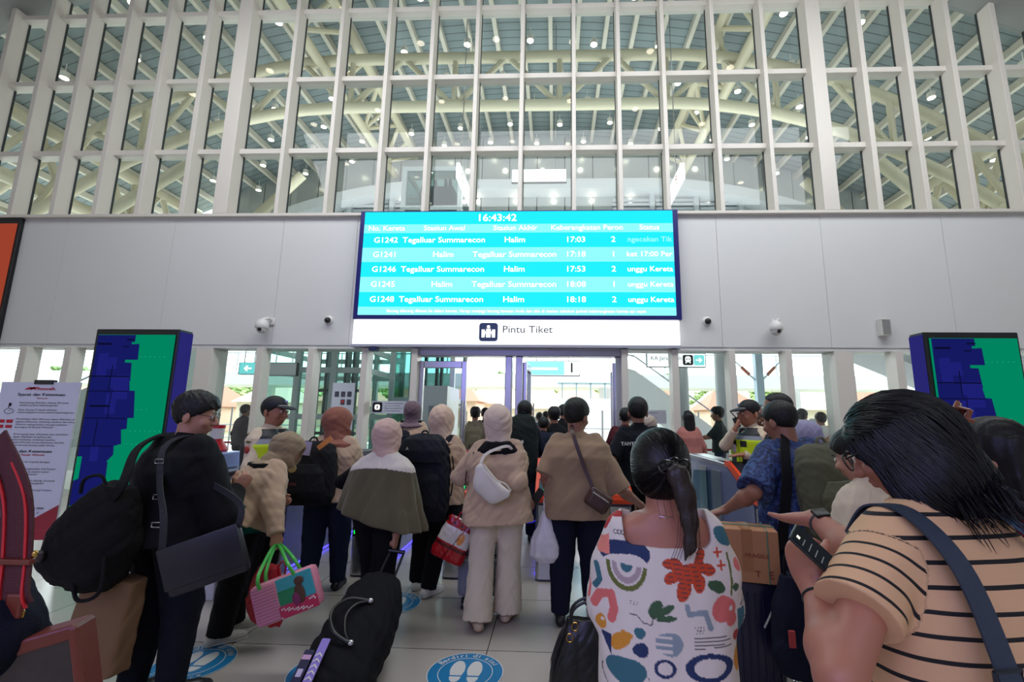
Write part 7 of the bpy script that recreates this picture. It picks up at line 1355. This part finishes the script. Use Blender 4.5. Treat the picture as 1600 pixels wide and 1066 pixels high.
mb.tube([cl+V3((-.03, -.01, -.012)), cl+V3((.0, -.02, .004)), cl+V3((.035, -.012, .012))], .005, 6).ball(cl+V3((.0, -.014, -.004)), (.02, .008, .011), 6); mb.build('hair_clip', cm_, p.e, smooth=True)
cord('necklace', [p.tp((-.06, -.02, 1.44)), p.tp((-.035, -.062, 1.43)), p.tp((0, -.074, 1.425)), p.tp((.035, -.062, 1.43)), p.tp((.06, -.02, 1.44))], .0011, mat('necklace_silver', (210, 205, 200), rough=.2, metal=1), p.e)
# ------------------------------------------------------------ woman in the striped T-shirt with a phone
b = (.925, 1.15); p = Person('woman in sand coloured T-shirt with thin black stripes looking at her phone', (b[0], b[1]), rz=R_(10), H=1.65, w=1.1, lean=7, head=(34, -20, 0), h=.0042, skin=SKF, neckf=.02)
p.set_arm(-1, at(1274, 925, 1.19), hint=p.Rz.T @ V3((-.55, -.5, -1)), kind='hold', world=True, hd=p.Rz.T @ V3((-.1, .6, .8)), pn=p.Rz.T @ V3((.9, .4, 0)), elbow=at(1312, 1062, 1.01))
p.set_arm(1, at(1277, 812, 1.48), kind='flat', world=True, hd=p.Rz.T @ V3((-.5, .85, -.15)), pn=p.Rz.T @ V3((0, .35, 1)), elbow=at(1352, 880, 1.3))
p.body(face=True, head_s=1.03, arm_r=1.12, lo=(-9, -9, .55)); s = p.s; A1, A2 = p.arm[-1], p.arm[1]; iT = p.T.T
def stripes(q):
    r = (iT @ (q-p.pel).T).T+p.pel; ph = (r[:, 2])/.046; c = np.zeros((len(q), 3))
    for A in (A1, A2):
        ax = A['E']-A['S']; L = np.linalg.norm(ax); u = ((q-A['S']) @ ax)/L; rad = np.linalg.norm((q-A['S'])-np.outer(u, ax/L), axis=1); m = (u > .03) & (rad < .105) & (np.abs(r[:, 0]) > .135*p.w); ph = np.where(m, u/.038+.3, ph)
    c[:, 0] = ph+10; return c
sm_ = mat('stripe_tee', (216, 176, 134), rough=.8, bump=.06, bscale=300); n = sm_.node_tree.nodes; l = sm_.node_tree.links; va = n.new('ShaderNodeVertexColor'); va.layer_name = 'col'; sx_ = n.new('ShaderNodeSeparateColor'); fr = n.new('ShaderNodeMath'); fr.operation = 'FRACT'; lt_ = n.new('ShaderNodeMath'); lt_.operation = 'LESS_THAN'; lt_.inputs[1].default_value = .19; mx = n.new('ShaderNodeMix'); mx.data_type = 'RGBA'
mx.inputs[6].default_value = rgb(214, 170, 130); mx.inputs[7].default_value = rgb(16, 14, 20); l.new(va.outputs['Color'], sx_.inputs[0]); l.new(sx_.outputs[0], fr.inputs[0]); l.new(fr.outputs[0], lt_.inputs[0]); l.new(lt_.outputs[0], mx.inputs[0]); l.new(mx.outputs[2], n['Principled BSDF'].inputs['Base Color'])
p.top(sm_, hem=.80, sleeve=.29, r=1.06, loose=.02, folds=.005, seed=71, name='t_shirt', sl_r=1.12, seg=(9, 9, 9), colors=stripes, h=.0042, back=-.01)
p.bottom(fabric('black4', (20, 20, 24)))
# hair: shoulder length, gathered with a claw clip
hs = 1.04*p.s; H_ = lambda x, y, z: p.hc+p.hR @ V3((x, y, z))*hs; HB_ = mat('hair_blueblack', (13, 12, 17), rough=.42, bump=.12, bscale=180, spec=.3)
F = Field(p.hc-V3((.24, .26, .3)), p.hc+V3((.24, .22, .2)), .0045); F.ell(H_(0, -.02, .028), V3((.104, .124, .112))*hs, p.hR, .01); F.ell(H_(.02, -.075, .0), V3((.085, .07, .08))*hs, p.hR, .04); F.ell(H_(.0, -.05, -.08), V3((.105, .085, .10))*hs, p.hR, .05); F.ell(H_(.04, -.08, -.13), V3((.08, .055, .07))*hs, p.hR, .04); F.ell(H_(-.06, -.02, -.10), V3((.045, .07, .09))*hs, p.hR, .04)
F.ell(H_(0, .115, -.02), V3((.068, .085, .10))*hs, p.hR, .012, op='s'); F.folds(.004, V3((50, 50, 14)), 13); F.build('hair', HB_, p.e)
ho = [c_ for c_ in p.e.children if c_.name.startswith('hair')][-1]; cc_ = H_(.03, -.10, -.16)
def hdir(q):
    l_ = p.hR.T @ (q-p.hc); d_ = V3((.0, -.55, -.35)) if l_[2] > .05*hs else V3((.12, -.28, -1.0)); return p.hR @ d_
surf_strands(p, ho, 3600, hdir, 9, .014, .006, .0011, HB_, seed=8)
rr_ = random.Random(18); mb = MB()
for i in range(420):
    a_ = rr_.uniform(-1.9, 1.6); r_ = rr_.uniform(.85, 1.0); q = V3((.02+.098*r_*math.sin(a_), -.055-.082*r_*math.cos(a_), -.12+rr_.uniform(-.04, .03))); wv = rr_.uniform(0, 6.28); L_ = rr_.uniform(.05, .11); pts = []
    for k_ in range(8): t_ = k_/7; pts.append(H_(*(q+V3((.010*math.sin(wv+4*t_)+.03*t_*math.sin(a_), .008*math.cos(wv+3*t_)-.012*t_, -L_*t_)))))
    mb.tube(pts, [.0012]*7+[.0004], 3, cap=False)
mb.build('hair_ends', HB_, p.e, smooth=True)
ck = mat('clip_brown', (120, 62, 44), rough=.25); mb = MB(); cc = H_(.06, -.155, .03); X_, Y_, Z_ = p.hR @ V3((1, 0, 0)), p.hR @ V3((0, -1, 0)), p.hR @ V3((0, 0, 1))
for s_ in (-1, 1): mb.tube([cc+X_*(-.03)+Z_*.012*s_, cc+X_*(-.01)+Y_*.012+Z_*.026*s_, cc+X_*.02+Y_*.01+Z_*.024*s_, cc+X_*.04+Z_*.006*s_], .006, 7)
for i in range(4): mb.tube([cc+X_*(-.02+.018*i)+Z_*.02, cc+X_*(-.02+.018*i)+Y_*.022, cc+X_*(-.02+.018*i)-Z_*.02], .0045, 6)
mb.ball(cc+X_*.048+Y_*.005, (.012, .012, .016), 6); mb.build('hair_clip', ck, p.e, smooth=True)
for q in (-1, 1): MB().tube([H_(q*(.036+.026*math.cos(a)), .112, .004+.022*math.sin(a)) for a in [2*math.pi*i/20 for i in range(21)]], .0022, 6).tube([H_(q*.062, .105, .012), H_(q*.088, .05, .012), H_(q*.092, -.02, .0)], .0028, 6).build('glasses_frame', BLACKSH, p.e, smooth=True)
def armring(A, back, r, tr, m, name):
    c = A['W']-unit(A['W']-A['E'])*back; a_ = unit(A['W']-A['E']); u = unit(np.cross(a_, (0, .3, 1))); v = np.cross(a_, u); return MB().tube([c+(u*math.cos(t)+v*math.sin(t))*r for t in [2*math.pi*i/24 for i in range(25)]], tr, 8).build(name, m, p.e, smooth=True)
armring(A1, .02, .0295, .0038, BLACKSH, 'hair_tie'); armring(A2, .015, .0275, .008, mat('watch_band', (60, 56, 60), rough=.5), 'watch_band')
a_ = unit(A2['W']-A2['E']); wc_ = A2['W']-a_*.015; nu = unit(p.Rz.T @ V3((-.1, -.6, .8))); nu = unit(nu-a_*(nu@a_)); MB().box(-.018, .018, -.021, .021, -.005, .006, bev=.004, M=frame_to(wc_+nu*.031, a_, np.cross(nu, a_))).build('watch', BLACKSH, p.e, smooth=True)
PW = at(1284, 872, 1.15); t = thing('phone', tuple(PW), 'black smartphone with lit dark screen held by the striped T-shirt woman', 'phone'); Mp = frame_to((0, 0, 0), (.57, .70, .22), (-.62, .3, .65)); MB().box(-.038, .038, -.078, .078, -.005, .004, bev=.004, M=Mp).build('case', BLACKSH, t, smooth=True); MB().box(-.0345, .0345, -.074, .074, .0042, .005, M=Mp).build('screen', emit('phone_screen', (26, 30, 34), 1.0), t)
MB().box(-.018, -.008, .058, .066, .0052, .0056, M=Mp).build('screen_light', emit('phone_light', (255, 250, 220), 2.0), t); tl_ = MB()
for i in range(7): tl_.box(-.03, .0+.004*(i % 3), -.05+.016*i, -.048+.016*i, .0052, .0055, M=Mp)
tl_.build('screen_text', emit('phone_text', (110, 112, 118), 1.0), t)
bs = p.wor(p.tp((-.12, -.12, 1.40))); t = thing('crossbody_strap', tuple(bs), 'wide dark blue-grey bag strap over the left shoulder of the striped T-shirt', 'strap'); Lp = lambda v: p.wor(p.tp(v))-bs; sb = mat('strap_bluegrey', (42, 54, 72), rough=.6, bump=.3, bscale=400)
strap('webbing', [Lp((-.13, .10, 1.37)), Lp((-.125, .03, 1.44)), Lp((-.12, -.07, 1.43)), Lp((-.115, -.158, 1.33)), Lp((-.105, -.19, 1.15)), Lp((-.09, -.195, .95))], .048, .005, (0, -1, 0), sb, t, normals=[p.Rz @ unit(V3(v)) for v in ((0, 1, .3), (0, .2, 1), (0, -.4, 1), (0, -1, .3), (0, -1, .1), (0, -1, 0))], sm=8)
q0 = Lp((-.107, -.192, 1.14)); uX = p.Rz @ V3((1, 0, 0)); MB().tube([q0-uX*.03+V3((0, 0, .012)), q0+uX*.03+V3((0, 0, .012)), q0+uX*.03-V3((0, 0, .012)), q0-uX*.03-V3((0, 0, .012)), q0-uX*.03+V3((0, 0, .012))], .004, 6).build('buckle', mat('buckle_dark', (50, 54, 64), rough=.3, metal=.6), t)
t = thing('crossbody_strap', tuple(bs), 'narrow denim-blue strap over the right shoulder of the striped T-shirt', 'strap'); strap('webbing', [Lp((.06, .08, 1.42)), Lp((.07, -.0, 1.46)), Lp((.10, -.10, 1.42)), Lp((.17, -.15, 1.32)), Lp((.24, -.16, 1.2))], .03, .005, (0, -1, 0), mat('strap_denim', (70, 98, 134), rough=.6), t, normals=[p.Rz @ unit(V3(v)) for v in ((0, 1, .5), (0, .2, 1), (0, -.6, 1), (0.2, -1, .5), (.5, -1, .2))])
# ------------------------------------------------------------ woman at the far right in maroon
p = Person('woman in maroon top with dark hair at the right edge behind the striped T-shirt', base(1588, 1.75, 860), rz=R_(35), H=1.585, w=1.1, head=(8, -12, 0), h=.006, skin=SKIN); p.set_arm(1, (.26, .1, .9)).set_arm(-1, (-.22, .15, .92)); p.body(head_s=1.1); p.top(fabric('maroon2', (112, 16, 40)), loose=.022, folds=.006, seed=4, sleeve=.5); p.bottom(BLACKF); p.shoes(BLACKSH); long_hair(p, .26, MATS['hair_blueblack'], w=.085)
# ------------------------------------------------------------ person at the left edge
b = at(-128, 850, 1.2); p = Person('person in navy sweater at the left edge with a red striped bag strap', (b[0], b[1]), rz=R_(-12), H=1.52, w=1.3, lean=3, h=.006, skin=SKIN); p.set_arm(1, (.27, .12, .95), hint=(1, -.6, 0), kind='grip'); p.set_arm(-1, (-.26, .1, .9)); p.body(head_s=1.05)
p.top(fabric('navy_sweater', (17, 19, 40), bump=.4), hem=.80, loose=.03, r=1.1, folds=.007, seed=14, sl_r=1.4); p.bottom(BLACKF); long_hair(p, .3, MATS['hair_blueblack'], w=.1)
rr_ = random.Random(3); mb = MB()
for i in range(14): y0 = 735+rr_.uniform(0, 20); Y0 = 1.22; mb.tube([at(-12, y0, Y0)-p.pos*0, at(8+rr_.uniform(0, 6), y0+12, Y0), at(18+rr_.uniform(-4, 4), y0+38, Y0), at(6, y0+60, Y0)], .0007, 3, cap=False)
o = mb.build('hair_curl', HB_); o.parent = p.e; o.matrix_parent_inverse = (Matrix.Translation(p.e.location) @ Matrix.Rotation(p.rz, 4, 'Z')).inverted()
BB = at(52, 1058, 1.12); t = thing('shoulder_bag', tuple(BB), 'dark patterned shoulder bag with brown leather edges and brass clasp at bottom left', 'bag'); R3 = rotz(R_(16)) @ roty(R_(-14)); R4 = Matrix(R3).to_4x4(); lbr = mat('leather_redbrown', (104, 42, 30), rough=.35, bump=.1)
MB().box(-.16, .105, -.03, .03, -.16, .08, M=R4, bev=.008).build('bag_body', mat('bag_darkprint', (48, 40, 38), rough=.35, noise=.5, nscale=55), t); MB().box(-.16, .107, -.034, .034, .062, .094, M=R4, bev=.006).build('leather_trim', lbr, t); MB().box(.092, .11, -.035, .035, -.16, .09, M=R4, bev=.006).build('leather_trim', lbr, t)
gold = mat('brass_gold', (190, 156, 84), rough=.2, metal=1.0); K0 = R3 @ V3((-.02, -.02, .095))
for dz, r_ in ((.012, .014), (.058, .018)): MB().tube([K0+V3((r_*math.cos(a), 0, dz+r_*.8*math.sin(a))) for a in [2*math.pi*i/20 for i in range(21)]], .0035, 7).build('ring', gold, t, smooth=True)
MB().tube([K0+V3((0, 0, .022)), K0+V3((0, 0, .046))], .007, 8).ball(K0+V3((0, 0, .034)), (.010, .010, .010), 6).build('clasp', gold, t, smooth=True)
top_ = at(24, 772, 1.10)-BB; ks = K0+V3((0, 0, .072)); strap('strap', [ks, ks+V3((-.01, -.005, .03)), ks*.55+top_*.45, top_, at(-10, 690, 1.13)-BB], .078, .005, (0, -1, 0), mat('strap_wine', (70, 16, 24), rough=.7, bump=.4, bscale=300), t)
for o_ in (-.027, .027): strap('strap_stripe', [ks+V3((o_, -.004, .0)), ks+V3((-.01+o_, -.009, .03)), ks*.55+top_*.45+V3((o_, -.004, 0)), top_+V3((o_, -.004, 0)), at(-10, 690, 1.13)-BB+V3((o_, -.004, 0))], .006, .004, (0, -1, 0), mat('stripe_red', (190, 24, 34), rough=.6), t)
q0 = ks*.72+top_*.28; MB().box(-.045, .045, -.008, .006, -.006, .006, bev=.002, M=Matrix.Translation(Vector(q0+V3((-.004, -.006, .03))))).build('keeper', lbr, t); MB().box(-.02, .02, -.009, .004, -.035, .02, bev=.006, M=Matrix.Translation(Vector(ks+V3((-.0, -.002, .012))))).build('leather_tab', lbr, t); MB().ball(q0+V3((.036, 0, .045)), (.006, .006, .009), 6).build('rivet', gold, t, smooth=True)
